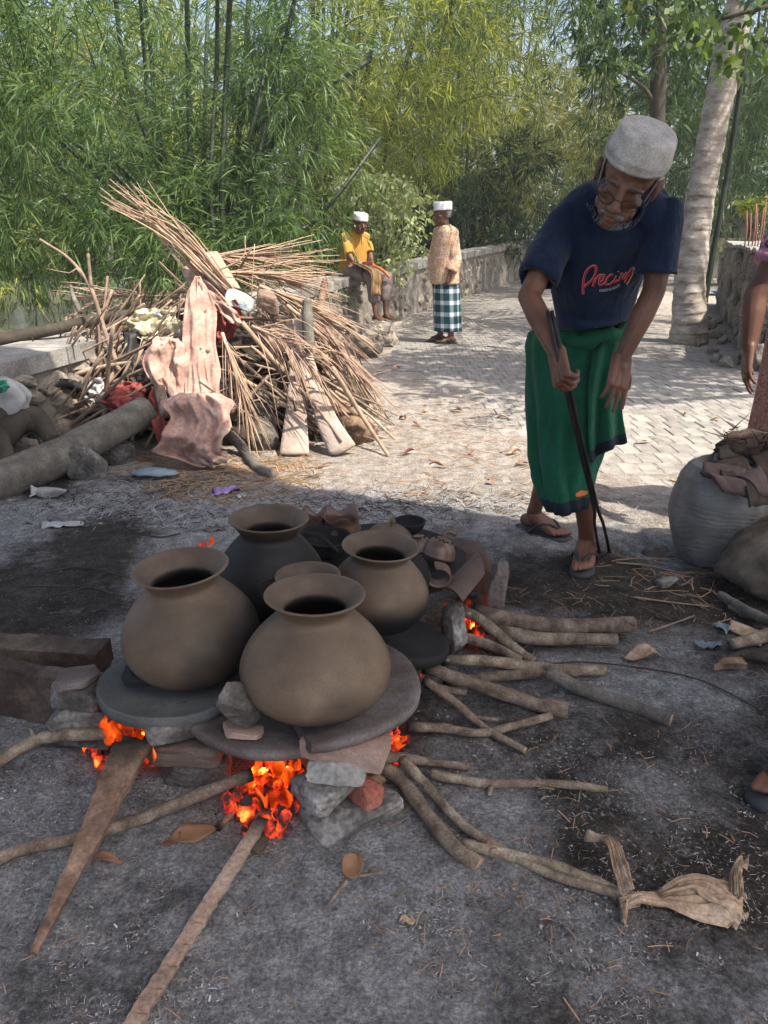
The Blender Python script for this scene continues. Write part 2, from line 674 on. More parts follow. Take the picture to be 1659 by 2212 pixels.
def ember_mat(name='glowing embers', k=1.0, lo=0.0):
    m, nt, out = newmat(name)
    L = nt.links.new
    ge = N_(nt, 'ShaderNodeNewGeometry')
    tc = N_(nt, 'ShaderNodeTexCoord')
    n = N_(nt, 'ShaderNodeTexNoise', Scale=26.0, Detail=5.0, Roughness=0.7)
    L(tc.outputs['Object'], n.inputs['Vector'])
    q = math_(nt, 'MULTIPLY_ADD', ge.outputs['Random Per Island'], 0.22, math_(nt, 'ADD', n.outputs['Fac'], lo))
    c = ramp(nt, [(0.58, (0.0, 0.0, 0.0)), (0.68, (0.25, 0.008, 0.001)), (0.79, (0.75, 0.06, 0.003)), (0.88, (1.0, 0.32, 0.05))])
    L(q, c.inputs[0])
    bs = N_(nt, 'ShaderNodeBsdfPrincipled', Roughness=0.9)
    bs.inputs['Base Color'].default_value = (0.022, 0.019, 0.018, 1)
    L(c.outputs[0], bs.inputs['Emission Color'])
    bs.inputs['Emission Strength'].default_value = k
    L(bs.outputs[0], out.inputs['Surface'])
    return m

def plaid_mat():
    m, nt, out = newmat('green and white checked cloth')
    L = nt.links.new
    at = N_(nt, 'ShaderNodeAttribute')
    at.attribute_name = 'cloth_uv'
    sx = N_(nt, 'ShaderNodeSeparateXYZ')
    L(at.outputs['Vector'], sx.inputs[0])
    def band(s, w):
        f = math_(nt, 'FRACT', s)
        return math_(nt, 'LESS_THAN', f, w)
    a = band(math_(nt, 'MULTIPLY', sx.outputs[0], 9.0), 0.36)
    b = band(math_(nt, 'MULTIPLY', sx.outputs[1], 4.6), 0.36)
    s = math_(nt, 'MULTIPLY', math_(nt, 'ADD', a, b), 0.5)
    r = ramp(nt, [(0.0, (0.012, 0.045, 0.048)), (0.5, (0.15, 0.21, 0.25)), (1.0, (0.62, 0.64, 0.70))])
    L(s, r.inputs[0])
    bs = N_(nt, 'ShaderNodeBsdfPrincipled', Roughness=0.9)
    bs.inputs['Specular IOR Level'].default_value = 0.2
    L(r.outputs[0], bs.inputs['Base Color'])
    L(bs.outputs[0], out.inputs['Surface'])
    return m

def floral_mat(name, base, line, scale, thr=0.12):
    m, nt, out = newmat(name)
    L = nt.links.new
    tc = N_(nt, 'ShaderNodeTexCoord')
    ns = N_(nt, 'ShaderNodeTexNoise', Scale=scale * 0.6, Detail=2.0)
    L(tc.outputs['Object'], ns.inputs['Vector'])
    mxv = N_(nt, 'ShaderNodeMix', data_type='VECTOR')
    mxv.inputs[0].default_value = 0.06
    L(tc.outputs['Object'], mxv.inputs[4])
    L(ns.outputs['Color'], mxv.inputs[5])
    v = N_(nt, 'ShaderNodeTexVoronoi', Scale=scale)
    v.feature = 'SMOOTH_F1'
    L(mxv.outputs[1], v.inputs['Vector'])
    s = math_(nt, 'SINE', math_(nt, 'MULTIPLY', v.outputs['Distance'], 17.0))
    r = N_(nt, 'ShaderNodeMapRange')
    r.inputs['From Min'].default_value = thr
    r.inputs['From Max'].default_value = thr + 0.35
    L(s, r.inputs['Value'])
    c = mixc(nt, r.outputs[0], base, line)
    bs = N_(nt, 'ShaderNodeBsdfPrincipled', Roughness=0.9)
    bs.inputs['Specular IOR Level'].default_value = 0.2
    L(c, bs.inputs['Base Color'])
    L(bs.outputs[0], out.inputs['Surface'])
    return m

M = {}
M['ground'] = ground_mat()
M['paver'] = mat('concrete paver', [(0.3, (0.17, 0.162, 0.149)), (0.55, (0.265, 0.252, 0.233)), (0.75, (0.36, 0.342, 0.315))], scale=9, rand=0.16, bump=0.5, bscale=70, fine=0.25, rough=0.9)
M['stone'] = mat('field stone', [(0.3, (0.13, 0.115, 0.10)), (0.5, (0.23, 0.20, 0.17)), (0.7, (0.36, 0.31, 0.25))], scale=7, rand=0.32, bump=0.7, bscale=26, bdist=0.01, fine=0.3)
M['mortar'] = mat('old mortar', [(0.3, (0.13, 0.12, 0.105)), (0.7, (0.27, 0.25, 0.22))], scale=8, bump=0.8, bscale=30, bdist=0.01)
M['coping'] = mat('weathered cement coping', [(0.28, (0.13, 0.125, 0.115)), (0.5, (0.26, 0.252, 0.237)), (0.72, (0.36, 0.35, 0.33))], scale=5, rand=0.08, bump=0.6, bscale=30, fine=0.35)
M['clay'] = mat('low fired brown clay', [(0.30, (0.072, 0.050, 0.034)), (0.5, (0.148, 0.105, 0.071)), (0.70, (0.245, 0.182, 0.128))], scale=3.2, rough=0.58, bump=0.35, bscale=160, bdist=0.0015, fine=0.22, speck=(4.2, 0.53, (0.048, 0.037, 0.030), 0.2), char='char', charcol=(0.009, 0.0095, 0.0105), spec=0.28)
M['claydark'] = mat('sooty black clay', [(0.3, (0.010, 0.011, 0.012)), (0.7, (0.028, 0.027, 0.027))], scale=6, rough=0.7, bump=0.2, bscale=90, bdist=0.002, char='char', spec=0.18)
M['clayshine'] = mat('burnished dark clay', [(0.3, (0.085, 0.048, 0.034)), (0.7, (0.17, 0.10, 0.07))], scale=8, rough=0.33, bump=0.12, bscale=60, bdist=0.002, char='char', spec=0.5)
M['plate'] = mat('ashen clay slab', [(0.28, (0.05, 0.044, 0.042)), (0.5, (0.12, 0.095, 0.086)), (0.72, (0.22, 0.20, 0.195))], scale=6, rough=0.85, bump=0.35, bscale=50, bdist=0.004, fine=0.25, char='char')
M['greyplate'] = mat('grey green clay slab', [(0.28, (0.052, 0.055, 0.052)), (0.5, (0.095, 0.10, 0.095)), (0.72, (0.15, 0.155, 0.148))], scale=5, rough=0.85, bump=0.3, bscale=50, bdist=0.004, fine=0.2, char='char')
M['tile'] = mat('fired clay tile', [(0.3, (0.25, 0.15, 0.115)), (0.5, (0.36, 0.24, 0.19)), (0.75, (0.46, 0.34, 0.285))], scale=7, rough=0.85, bump=0.35, bscale=60, fine=0.2)
M['tiledark'] = mat('smoked roof tile', [(0.3, (0.07, 0.05, 0.042)), (0.7, (0.15, 0.11, 0.09))], scale=7, rough=0.8, bump=0.3, bscale=60, fine=0.2)
M['endwood'] = mat('fresh cut wood', [(0.3, (0.26, 0.175, 0.11)), (0.7, (0.44, 0.32, 0.215))], scale=30, bump=0.5, bscale=90, fine=0.3)
M['firestone'] = mat('sooty block', [(0.28, (0.045, 0.042, 0.040)), (0.5, (0.14, 0.132, 0.123)), (0.70, (0.34, 0.325, 0.31))], scale=9, rand=0.15, bump=0.9, bscale=24, bdist=0.012, fine=0.35)
M['sootshade'] = mat('sooty block darkened for shade', [(0.28, (0.035, 0.032, 0.030)), (0.5, (0.115, 0.107, 0.098)), (0.72, (0.27, 0.255, 0.235))], scale=8, rand=0.15, bump=1.0, bscale=30, bdist=0.012, fine=0.4)  # soot, and the dark under the slabs put into the stone colour
M['brick'] = mat('red brick half', [(0.3, (0.24, 0.075, 0.05)), (0.6, (0.36, 0.13, 0.09)), (0.75, (0.30, 0.24, 0.21))], scale=9, bump=0.8, bscale=30, bdist=0.008, fine=0.3)
M['bark'] = mat('tan branch bark', [(0.28, (0.075, 0.056, 0.042)), (0.48, (0.20, 0.155, 0.112)), (0.7, (0.37, 0.305, 0.235))], scale=24, rand=0.2, bump=0.9, bscale=70, bdist=0.006, fine=0.35, char='char')
M['logbark'] = mat('grey log bark', [(0.25, (0.062, 0.056, 0.049)), (0.5, (0.13, 0.118, 0.102)), (0.75, (0.22, 0.20, 0.175))], scale=14, rand=0.12, bump=0.9, bscale=60, bdist=0.008, fine=0.35, char='char')
M['rawwood'] = mat('split wood', [(0.28, (0.075, 0.045, 0.032)), (0.5, (0.19, 0.118, 0.08)), (0.72, (0.34, 0.235, 0.165))], scale=18, stretch=(1, 1, 1), rand=0.1, bump=0.6, bscale=40, bdist=0.005, fine=0.3, char='char')
M['board'] = mat('rough sawn board', [(0.25, (0.19, 0.12, 0.088)), (0.5, (0.34, 0.24, 0.18)), (0.75, (0.48, 0.37, 0.29))], scale=14, bump=1.0, bscale=45, bdist=0.005, fine=0.3, char='char')
M['oldbeam'] = mat('old dark beam', [(0.30, (0.020, 0.014, 0.011)), (0.5, (0.060, 0.043, 0.033)), (0.70, (0.15, 0.112, 0.086))], scale=8, rand=0.1, bump=0.8, bscale=30, bdist=0.008, fine=0.3, char='char')
M['frond'] = mat('dry palm leaflet', [(0.25, (0.20, 0.125, 0.085)), (0.5, (0.35, 0.24, 0.17)), (0.75, (0.50, 0.385, 0.295))], scale=8, rand=0.22, bump=0.2, bscale=60)
M['twig'] = mat('dry twig', [(0.25, (0.14, 0.10, 0.075)), (0.5, (0.26, 0.19, 0.14)), (0.75, (0.42, 0.33, 0.255))], scale=12, rand=0.3, bump=0.4, bscale=60)
M['straw'] = mat('loose straw', [(0.3, (0.21, 0.13, 0.07)), (0.7, (0.40, 0.28, 0.165))], scale=5, island=0.4, bump=0)
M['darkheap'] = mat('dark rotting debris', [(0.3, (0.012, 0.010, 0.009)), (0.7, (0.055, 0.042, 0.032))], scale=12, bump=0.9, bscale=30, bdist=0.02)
M['pinkcloth'] = mat('dusty pink cloth', [(0.25, (0.27, 0.145, 0.12)), (0.5, (0.39, 0.25, 0.205)), (0.70, (0.52, 0.385, 0.32))], scale=9, rough=0.95, bump=0.8, bscale=22, bdist=0.014, fine=0.2)
M['redcloth'] = mat('faded red cloth', [(0.3, (0.16, 0.025, 0.022)), (0.7, (0.31, 0.085, 0.07))], scale=6, bump=0.4, bscale=30, bdist=0.006)
M['palmwood'] = mat('pale palm sheath', [(0.25, (0.22, 0.16, 0.13)), (0.5, (0.36, 0.29, 0.25)), (0.75, (0.46, 0.40, 0.365))], scale=5, stretch=(1, 1, 1), bump=0.4, bscale=50, fine=0.25, speck=(7, 0.68, (0.42, 0.16, 0.07)))
M['rubber'] = mat('black rubber', [(0.3, (0.014, 0.014, 0.015)), (0.7, (0.035, 0.035, 0.037))], scale=10, rough=0.6, bump=0.1)
M['foam'] = mat('dark grey sandal foam', [(0.3, (0.028, 0.031, 0.035)), (0.7, (0.055, 0.060, 0.066))], scale=12, rough=0.7, bump=0.2, bscale=90, bdist=0.002)
M['skin'] = mat('weathered brown skin', [(0.25, (0.075, 0.031, 0.018)), (0.5, (0.135, 0.060, 0.035)), (0.75, (0.21, 0.10, 0.062))], scale=9, rough=0.5, bump=0.22, bscale=90, bdist=0.002, spec=0.4)
M['skindark'] = mat('deep brown skin', [(0.25, (0.075, 0.030, 0.018)), (0.5, (0.11, 0.048, 0.030)), (0.75, (0.15, 0.068, 0.043))], scale=9, rough=0.5, bump=0.22, bscale=90, bdist=0.002, spec=0.4)
M['navy'] = mat('navy cotton', [(0.3, (0.006, 0.013, 0.034)), (0.7, (0.013, 0.024, 0.055))], scale=5, stretch=(1, 1, .55), rough=0.95, bump=0.75, bscale=16, bdist=0.016, fine=0.2, sheen=0.12, spec=0.12)
M['green'] = mat('green sarong cloth', [(0.3, (0.006, 0.066, 0.035)), (0.7, (0.013, 0.118, 0.062))], scale=4, stretch=(1, 1, .45), rough=0.85, bump=0.75, bscale=16, bdist=0.016, fine=0.2, sheen=0.1, spec=0.15)
M['greenhem'] = mat('dark hem cloth', [(0.3, (0.008, 0.014, 0.022)), (0.7, (0.016, 0.026, 0.035))], scale=6, rough=0.9, bump=0.2)
M['whitecap'] = mat('grey white knit', [(0.3, (0.33, 0.31, 0.28)), (0.5, (0.48, 0.455, 0.42)), (0.7, (0.60, 0.575, 0.535))], scale=26, rough=0.95, bump=0.9, bscale=75, bdist=0.006, fine=0.3)
M['whitecap2'] = mat('bright white knit', [(0.3, (0.66, 0.66, 0.70)), (0.7, (0.78, 0.78, 0.82))], scale=8, rough=0.95, bump=0.5, bscale=110, bdist=0.003, fine=0.12)
M['hair'] = mat('white hair', [(0.3, (0.20, 0.19, 0.18)), (0.7, (0.38, 0.365, 0.35))], scale=60, rough=0.8, bump=0.8, bscale=160, bdist=0.003)
M['greyhair'] = mat('grey hair', [(0.3, (0.08, 0.08, 0.085)), (0.7, (0.22, 0.22, 0.23))], scale=60, rough=0.8, bump=0.8, bscale=160, bdist=0.003)
M['yellow'] = mat('yellow cotton', [(0.3, (0.36, 0.185, 0.032)), (0.7, (0.48, 0.265, 0.055))], scale=5, rough=0.9, bump=0.3, bscale=120, fine=0.1)
M['greypants'] = mat('grey trouser cloth', [(0.3, (0.16, 0.13, 0.125)), (0.7, (0.26, 0.215, 0.205))], scale=6, rough=0.9, bump=0.3, bscale=120, fine=0.15)
M['goldstripe'] = mat('brown gold cloth', [(0.3, (0.16, 0.085, 0.028)), (0.7, (0.33, 0.19, 0.075))], scale=9, rough=0.85, bump=0.2)
M['orange'] = mat('orange cloth', [(0.3, (0.52, 0.13, 0.03)), (0.7, (0.62, 0.19, 0.05))], scale=9, rough=0.85, bump=0.2)
M['batik'] = floral_mat('tan and cream patterned shirt', (0.43, 0.235, 0.13), (0.60, 0.47, 0.36), 42.0)
M['pinkbatik'] = floral_mat('rust and cream patterned cloth', (0.27, 0.105, 0.075), (0.36, 0.235, 0.19), 60.0)
M['purplebatik'] = floral_mat('purple and pink patterned shirt', (0.055, 0.018, 0.045), (0.36, 0.16, 0.24), 26.0)
M['cuff'] = mat('pink cuff cloth', [(0.3, (0.33, 0.13, 0.19)), (0.7, (0.43, 0.20, 0.27))], scale=8, bump=0.2)
M['plaid'] = plaid_mat()
M['iron'] = mat('dark iron', [(0.3, (0.022, 0.020, 0.021)), (0.7, (0.055, 0.045, 0.042))], scale=14, rough=0.55, metal=0.5, bump=0.35, bscale=60)
M['rust'] = mat('rusty iron rod', [(0.3, (0.16, 0.065, 0.04)), (0.7, (0.30, 0.15, 0.10))], scale=14, rough=0.85, bump=0.4)
M['frame'] = mat('black spectacle frame', [(0.3, g3(0.012)), (0.7, g3(0.02))], rough=0.35, bump=0)
M['gold'] = mat('gold', [(0.3, (0.55, 0.36, 0.12)), (0.7, (0.65, 0.45, 0.17))], rough=0.3, metal=1.0, bump=0)
M['print'] = mat('red print', [(0.3, (0.43, 0.022, 0.022)), (0.7, (0.50, 0.035, 0.03))], scale=30, rough=0.8, bump=0)
M['printline'] = mat('pale pink print', [(0.3, (0.62, 0.36, 0.34)), (0.7, (0.68, 0.42, 0.40))], scale=30, rough=0.8, bump=0)
M['printwhite'] = mat('white print', [(0.3, g3(0.62)), (0.7, g3(0.72))], scale=30, rough=0.8, bump=0)
M['sack'] = mat('grey woven plastic sack', [(0.3, (0.11, 0.107, 0.103)), (0.5, (0.20, 0.197, 0.19)), (0.7, (0.29, 0.285, 0.277))], scale=6, rough=0.55, bump=0.35, bscale=120, bdist=0.002, fine=0.2, spec=0.4)
M['burlap'] = mat('brown jute sacking', [(0.3, (0.085, 0.070, 0.056)), (0.5, (0.15, 0.125, 0.10)), (0.7, (0.27, 0.23, 0.19))], scale=11, rough=0.95, bump=0.7, bscale=130, bdist=0.004, fine=0.35)
M['shard'] = mat('dull maroon bark', [(0.3, (0.055, 0.035, 0.034)), (0.7, (0.13, 0.085, 0.08))], scale=6, rand=0.2, rough=0.7, bump=0.5, bscale=30, fine=0.2)
M['fibre'] = mat('dark husk fibre', [(0.3, (0.030, 0.020, 0.015)), (0.7, (0.085, 0.06, 0.045))], scale=14, bump=0.9, bscale=60, bdist=0.01, rough=0.95)
M['dryleaf'] = mat('dry brown leaf', [(0.3, (0.12, 0.055, 0.032)), (0.7, (0.25, 0.13, 0.08))], scale=12, rand=0.3, rough=0.7, bump=0.3, bscale=50)
M['huskleaf'] = mat('dry banana leaf', [(0.25, (0.17, 0.11, 0.075)), (0.48, (0.38, 0.27, 0.18)), (0.7, (0.58, 0.46, 0.34))], scale=26, stretch=(1, 1, 1), rough=0.75, bump=0.5, bscale=60, fine=0.25)
M['plastic'] = mat('thin pale plastic', [(0.3, (0.42, 0.43, 0.45)), (0.7, (0.60, 0.61, 0.63))], scale=8, rough=0.35, bump=0.5, bscale=30, bdist=0.006, spec=0.5, transl=0.3)
M['blueplastic'] = mat('thin bluish plastic', [(0.3, (0.16, 0.23, 0.29)), (0.7, (0.32, 0.40, 0.46))], scale=8, rough=0.3, bump=0.5, bscale=30, bdist=0.006, spec=0.5, transl=0.3)
M['purple'] = mat('purple wrapper', [(0.3, (0.19, 0.12, 0.34)), (0.6, (0.30, 0.22, 0.47)), (0.75, (0.55, 0.50, 0.62))], scale=14, rough=0.4, bump=0.4, bscale=30, spec=0.5)
M['wrapper'] = mat('printed packet', [(0.34, (0.05, 0.06, 0.15)), (0.44, (0.40, 0.36, 0.20)), (0.55, (0.58, 0.52, 0.36)), (0.66, (0.12, 0.11, 0.26))], scale=9, rough=0.35, bump=0.5, bscale=20, bdist=0.01, spec=0.5)
M['bluepack'] = mat('blue and cream packet', [(0.38, (0.60, 0.55, 0.44)), (0.5, (0.52, 0.56, 0.56)), (0.62, (0.16, 0.29, 0.37))], scale=10, rough=0.4, bump=0.5, bscale=20, bdist=0.01, spec=0.5)
M['net'] = mat('green net', [(0.3, (0.03, 0.22, 0.13)), (0.7, (0.07, 0.36, 0.23))], scale=10, bump=0.2)
M['culm'] = mat('dark bamboo culm', [(0.3, (0.016, 0.026, 0.017)), (0.6, (0.035, 0.052, 0.030)), (0.8, (0.085, 0.095, 0.058))], scale=3, rand=0.3, rough=0.5, bump=0.1)
M['palmtrunk'] = mat('coconut palm bark', [(0.30, (0.095, 0.078, 0.063)), (0.47, (0.31, 0.27, 0.23)), (0.72, (0.52, 0.475, 0.43))], scale=5, stretch=(1, 1, 2.6), rough=0.9, bump=0.6, bscale=22, bdist=0.012, fine=0.25, char='char', charcol=(0.16, 0.15, 0.055))
M['treebark'] = mat('dark tree bark', [(0.3, (0.030, 0.026, 0.020)), (0.7, (0.085, 0.072, 0.055))], scale=6, stretch=(1, 1, 0.4), bump=0.9, bscale=20, bdist=0.02)
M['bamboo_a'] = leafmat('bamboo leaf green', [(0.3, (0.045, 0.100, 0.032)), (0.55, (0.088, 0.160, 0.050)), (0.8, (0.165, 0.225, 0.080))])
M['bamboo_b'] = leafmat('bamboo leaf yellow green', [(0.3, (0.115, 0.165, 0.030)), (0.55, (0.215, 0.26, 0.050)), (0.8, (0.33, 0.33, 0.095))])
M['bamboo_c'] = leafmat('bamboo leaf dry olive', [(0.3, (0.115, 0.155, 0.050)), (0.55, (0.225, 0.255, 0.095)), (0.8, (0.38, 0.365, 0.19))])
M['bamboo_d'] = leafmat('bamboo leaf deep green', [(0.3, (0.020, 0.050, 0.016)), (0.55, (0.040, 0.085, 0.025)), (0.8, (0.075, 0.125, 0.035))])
M['bamboo_shade'] = leafmat('shaded bamboo leaf', [(0.3, (0.010, 0.028, 0.010)), (0.55, (0.020, 0.046, 0.015)), (0.8, (0.042, 0.075, 0.023))], transl=.3)  # darker copy of the deep green leaf: the hollow's shade put into the colour
M['shrubleaf'] = leafmat('pale shrub leaf', [(0.3, (0.19, 0.25, 0.12)), (0.7, (0.36, 0.41, 0.24))], island=0.25)
M['treeleaf'] = leafmat('rounded tree leaf', [(0.3, (0.040, 0.075, 0.020)), (0.6, (0.075, 0.125, 0.035)), (0.8, (0.17, 0.15, 0.06))], scale=2)
M['palmleaf'] = leafmat('palm leaflet green', [(0.3, (0.035, 0.075, 0.018)), (0.7, (0.085, 0.135, 0.035))])
M['ribbon'] = mat('blue ribbon', [(0.3, (0.05, 0.20, 0.42)), (0.7, (0.08, 0.27, 0.50))], rough=0.5, bump=0.1)
M['water'] = mat('murky river water', [(0.3, (0.10, 0.10, 0.055)), (0.7, (0.17, 0.16, 0.09))], scale=0.6, rough=0.12, bump=0.12, bscale=3, bdist=0.03, spec=0.5)
M['thatch'] = mat('roof thatch', [(0.3, (0.12, 0.085, 0.05)), (0.7, (0.26, 0.19, 0.12))], scale=10, stretch=(3, 0.4, 1), bump=0.8, bscale=40, bdist=0.01)
M['hutbamboo'] = mat('pale bamboo slat', [(0.3, (0.19, 0.16, 0.12)), (0.7, (0.36, 0.31, 0.25))], scale=6, rand=0.2, bump=0.2)
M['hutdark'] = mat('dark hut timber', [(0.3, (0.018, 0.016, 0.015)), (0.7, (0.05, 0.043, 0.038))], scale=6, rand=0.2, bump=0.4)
M['ash'] = mat('ash bits', [(0.3, (0.20, 0.20, 0.20)), (0.7, (0.50, 0.49, 0.48))], scale=5, island=0.55, bump=0)
M['coal'] = mat('charcoal bits', [(0.3, (0.012, 0.012, 0.012)), (0.7, (0.05, 0.047, 0.045))], scale=5, island=0.4, bump=0)
M['fire'] = fire_mat('fire flame', 0.9, 0.24, 0.62, 17.0)
M['ember'] = ember_mat()
M['emberhot'] = ember_mat('hottest embers', 5.0, 0.08)
# ------------------------------------------------------------------ ground
WALL_Y = [-5, 0, 4.3, 10, 14, 20, 30, 60]
WALL_X = [-5.1, -3.42, -2.06, -0.42, 1.05, 3.55, 8.5, 26]
def wall_x(y): return np.interp(y, WALL_Y, WALL_X)

def terrain(x, y):
    x = np.asarray(x, float); y = np.asarray(y, float)
    z = np.maximum(0, y - 10) * 0.018
    z = np.where(y > 40, 0.54, z)
    d = wall_x(y) - x
    z = z - 0.95 * sstep(0.35, 1.5, d)
    return z

def bumps(x, y):
    p = np.stack([x, y, np.zeros_like(x)], 1)
    return 0.012 * fbm(p * 1.3, 3, 3) + 0.004 * fbm(p * 9, 9, 3)

def gz(x, y):
    return float(terrain(x, y)) + float(0.012 * fbm(np.array([[x * 1.3, y * 1.3, 0]]), 3, 3)[0])

def axis(lo, hi, flo, fhi, st, grow=1.25):
    a = list(np.arange(flo, fhi + 1e-6, st))
    s = st
    while a[-1] < hi:
        s *= grow
        a.append(a[-1] + s)
    s = st
    while a[0] > lo:
        s *= grow
        a.insert(0, a[0] - s)
    return np.array(a)

PAVE_PX = [(885, 688), (850, 755), (838, 838), (1000, 872), (1130, 985), (1290, 1085), (1480, 1112), (1800, 1070), (1900, 900), (1600, 803), (1560, 778), (1375, 690), (1330, 640), (1200, 598), (1150, 600), (1050, 640)]
PAVE = [(G(*p).x, G(*p).y) for p in PAVE_PX]
def in_poly(x, y, poly):
    x = np.asarray(x); y = np.asarray(y)
    c = np.zeros(x.shape, bool)
    n = len(poly)
    j = n - 1
    for i in range(n):
        xi, yi = poly[i]; xj, yj = poly[j]
        t = ((yi > y) != (yj > y)) & (x < (xj - xi) * (y - yi) / (yj - yi + 1e-12) + xi)
        c ^= t
        j = i
    return c

def build_ground():
    ax = axis(-260, 260, -1.9, 1.9, 0.014, 1.12)
    ay = axis(-120, 320, 0.75, 4.6, 0.014, 1.12)
    X, Y = np.meshgrid(ax, ay)
    x, y = X.ravel(), Y.ravel()
    near = (x > -3) & (x < 3) & (y > 0.3) & (y < 7)
    z = terrain(x, y)
    b = bumps(x, y)
    z = z + np.where(near, b, b * 0.5)
    pp = np.stack([x, y, 0 * x], 1)
    z = z + np.where(near, 0.0035 * fbm(pp * 24, 70, 2) + 0.006 * np.abs(fbm(pp * 6, 71, 3)) * (fbm(pp * 2.1, 72, 2) > 0), 0)
    pv = in_poly(x, y, PAVE)
    z = np.where(pv, z * 0 + terrain(x, y) + 0.001 + 0.2 * b, z)
    nx, ny = len(ax), len(ay)
    I = np.arange(nx * ny).reshape(ny, nx)
    F = np.stack([I[:-1, :-1], I[:-1, 1:], I[1:, 1:], I[1:, :-1]], -1).reshape(-1, 4)
    me = np_mesh('ground', np.stack([x, y, z], 1), F)
    p = np.stack([x, y, 0 * x], 1)
    def blob(px, rx, ry, z0=0.0):
        c = G(*px)
        return np.exp(-(((x - c.x) / rx) ** 2 + ((y - c.y) / ry) ** 2))
    n1 = fbm(p * 1.6, 21, 4)
    n2 = fbm(p * 4.5, 33, 4)
    ash = 0.62 + 0.58 * n1 + 0.42 * n2
    for px, rx, ry, w in (((700, 1960), .16, .13, .55), ((560, 1960), .10, .12, .3), ((820, 1850), .14, .10, .45), ((120, 1730), .22, .10, .3), ((260, 1110), .55, .22, .45), ((640, 1070), .5, .2, .4),
                          ((900, 1085), .45, .2, .45), ((1380, 1480), .22, .16, .55), ((1560, 1790), .28, .14, .35), ((1500, 2050), .25, .16, .25), ((1150, 1130), .3, .14, .25), ((800, 2130), .25, .1, .15),
                          ((700, 1500), .5, .3, .2), ((250, 1950), .1, .1, -.2), ((420, 1900), .16, .07, -.25), ((1100, 1960), .25, .12, -.2), ((480, 1250), .3, .3, -.15),
                          ((1500, 1250), .4, .3, -.45), ((1250, 1280), .35, .25, -.4), ((120, 1200), .4, .2, -.35), ((150, 1310), .3, .2, -.3), ((1450, 1640), .2, .1, -.35), ((150, 2130), .2, .1, -.2)):
        ash = ash + 1.15 * w * blob(px, rx, ry)
    # dusty pale sand beyond the cooking place
    bx = np.interp(x, [-3, -1.05, -.5, .3, 1.13, 1.6, 3], [4.4, 4.2, 3.85, 3.6, 3.15, 3.05, 2.9])
    dust = sstep(-0.12, 0.32, y - bx + 0.16 * n1 + 0.08 * n2)
    dust = np.maximum(dust, sstep(2.0, 2.6, np.abs(x) + 0.2 * n1) * (y > 3))
    bank = sstep(0.2, 0.9, wall_x(y) - x + 0.15 * n1)
    bank = np.maximum(bank, sstep(14, 30, y) * 0.8)
    rside = sstep(0.0, 0.5, x - np.interp(y, [3, 7.4, 13.7, 30], [3.0, 3.2, 5.2, 12]) + 0.25 * n1) * (y > 5)
    dust = dust * (1 - 0.75 * rside)
    for n, a in (('ash', ash), ('dust', dust), ('bank', bank)):
        at = me.attributes.new(n, 'FLOAT', 'POINT')
        at.data.foreach_set('value', np.clip(a, 0, 1).astype(np.float32))
    o = obj('ground', me, M['ground'], base=False, kind='structure')
    return o
ground = build_ground()

def water():
    mb = MB()
    V, F = [], []
    ys = [-20, 0, 4, 6, 8, 10, 12, 14, 17, 20, 24, 30, 40, 60, 120]
    for y in ys:
        V.append((float(wall_x(y)) - 0.75, y, -0.55))
        V.append((float(wall_x(y)) - 140, y, -0.55))
    for i in range(len(ys) - 1):
        F.append((2 * i, 2 * i + 2, 2 * i + 3, 2 * i + 1))
    mb.add(V, F)
    obj('water', mb, M['water'], base=False, smooth=False, kind='structure')
water()

# ------------------------------------------------------------------ unseen roof, edge and height shaped for the shade over the fire
SH = [(-5.2, 5.7), (-3.0, 4.95), (-1.7, 4.62), (-1.2, 4.44), (-.85, 4.18), (-.5, 3.88), (.1, 3.60), (.62, 3.30), (1.13, 3.12), (1.6, 3.06), (3.2, 2.75)]
def unseen_roof():
    t = thing('unseen_roof', 'unseen thatched roof on bamboo posts, its edge shaped to shade the cooking fire', 'unseen_roof', (0, 1.5, 0))
    zr = 4.1
    dx, dy = SUN.x / SUN.z * zr, SUN.y / SUN.z * zr
    front = [(x + dx, y + dy) for x, y in SH]
    mb = MB()
    fx = [p[0] for p in front]; fy = [p[1] for p in front]
    x0, x1 = fx[0], fx[-1]
    nu, nv = 120, 14
    def fn(u, v):
        x = x0 + (x1 - x0) * u
        yf = float(np.interp(x, fx, fy)) + 0.05 * float(vnoise(np.array([[x * 5, 0, 0]]), 4)[0]) + 0.03 * float(vnoise(np.array([[x * 17, 0, 0]]), 5)[0])
        yb = -0.75
        return (x, yf + (yb - yf) * v, zr + 0.32 * v + 0.01 * float(vnoise(np.array([[x * 4, v * 9, 0]]), 6)[0]))
    sheet(mb, nu, nv, fn, 0.05)
    obj('thatch', mb, M['thatch'], t, smooth=False)
    for x, y in ((-3.0, 2.6), (-3.0, -.5), (4.9, .2), (4.9, -.5)):
        mb = MB()
        tube(mb, [(x, y, 0), (x, y, 4.05)], 0.05, 10)
        obj('post', mb, M['hutbamboo'], t)
    for y in (-.5, .2):
        mb = MB()
        tube(mb, [(x0 + .4, y, 4.0 + (.25 if y < 0 else 0)), (x1 - .3, y, 4.0 + (.25 if y < 0 else 0))], 0.04, 8)
        obj('beam', mb, M['hutbamboo'], t)
unseen_roof()

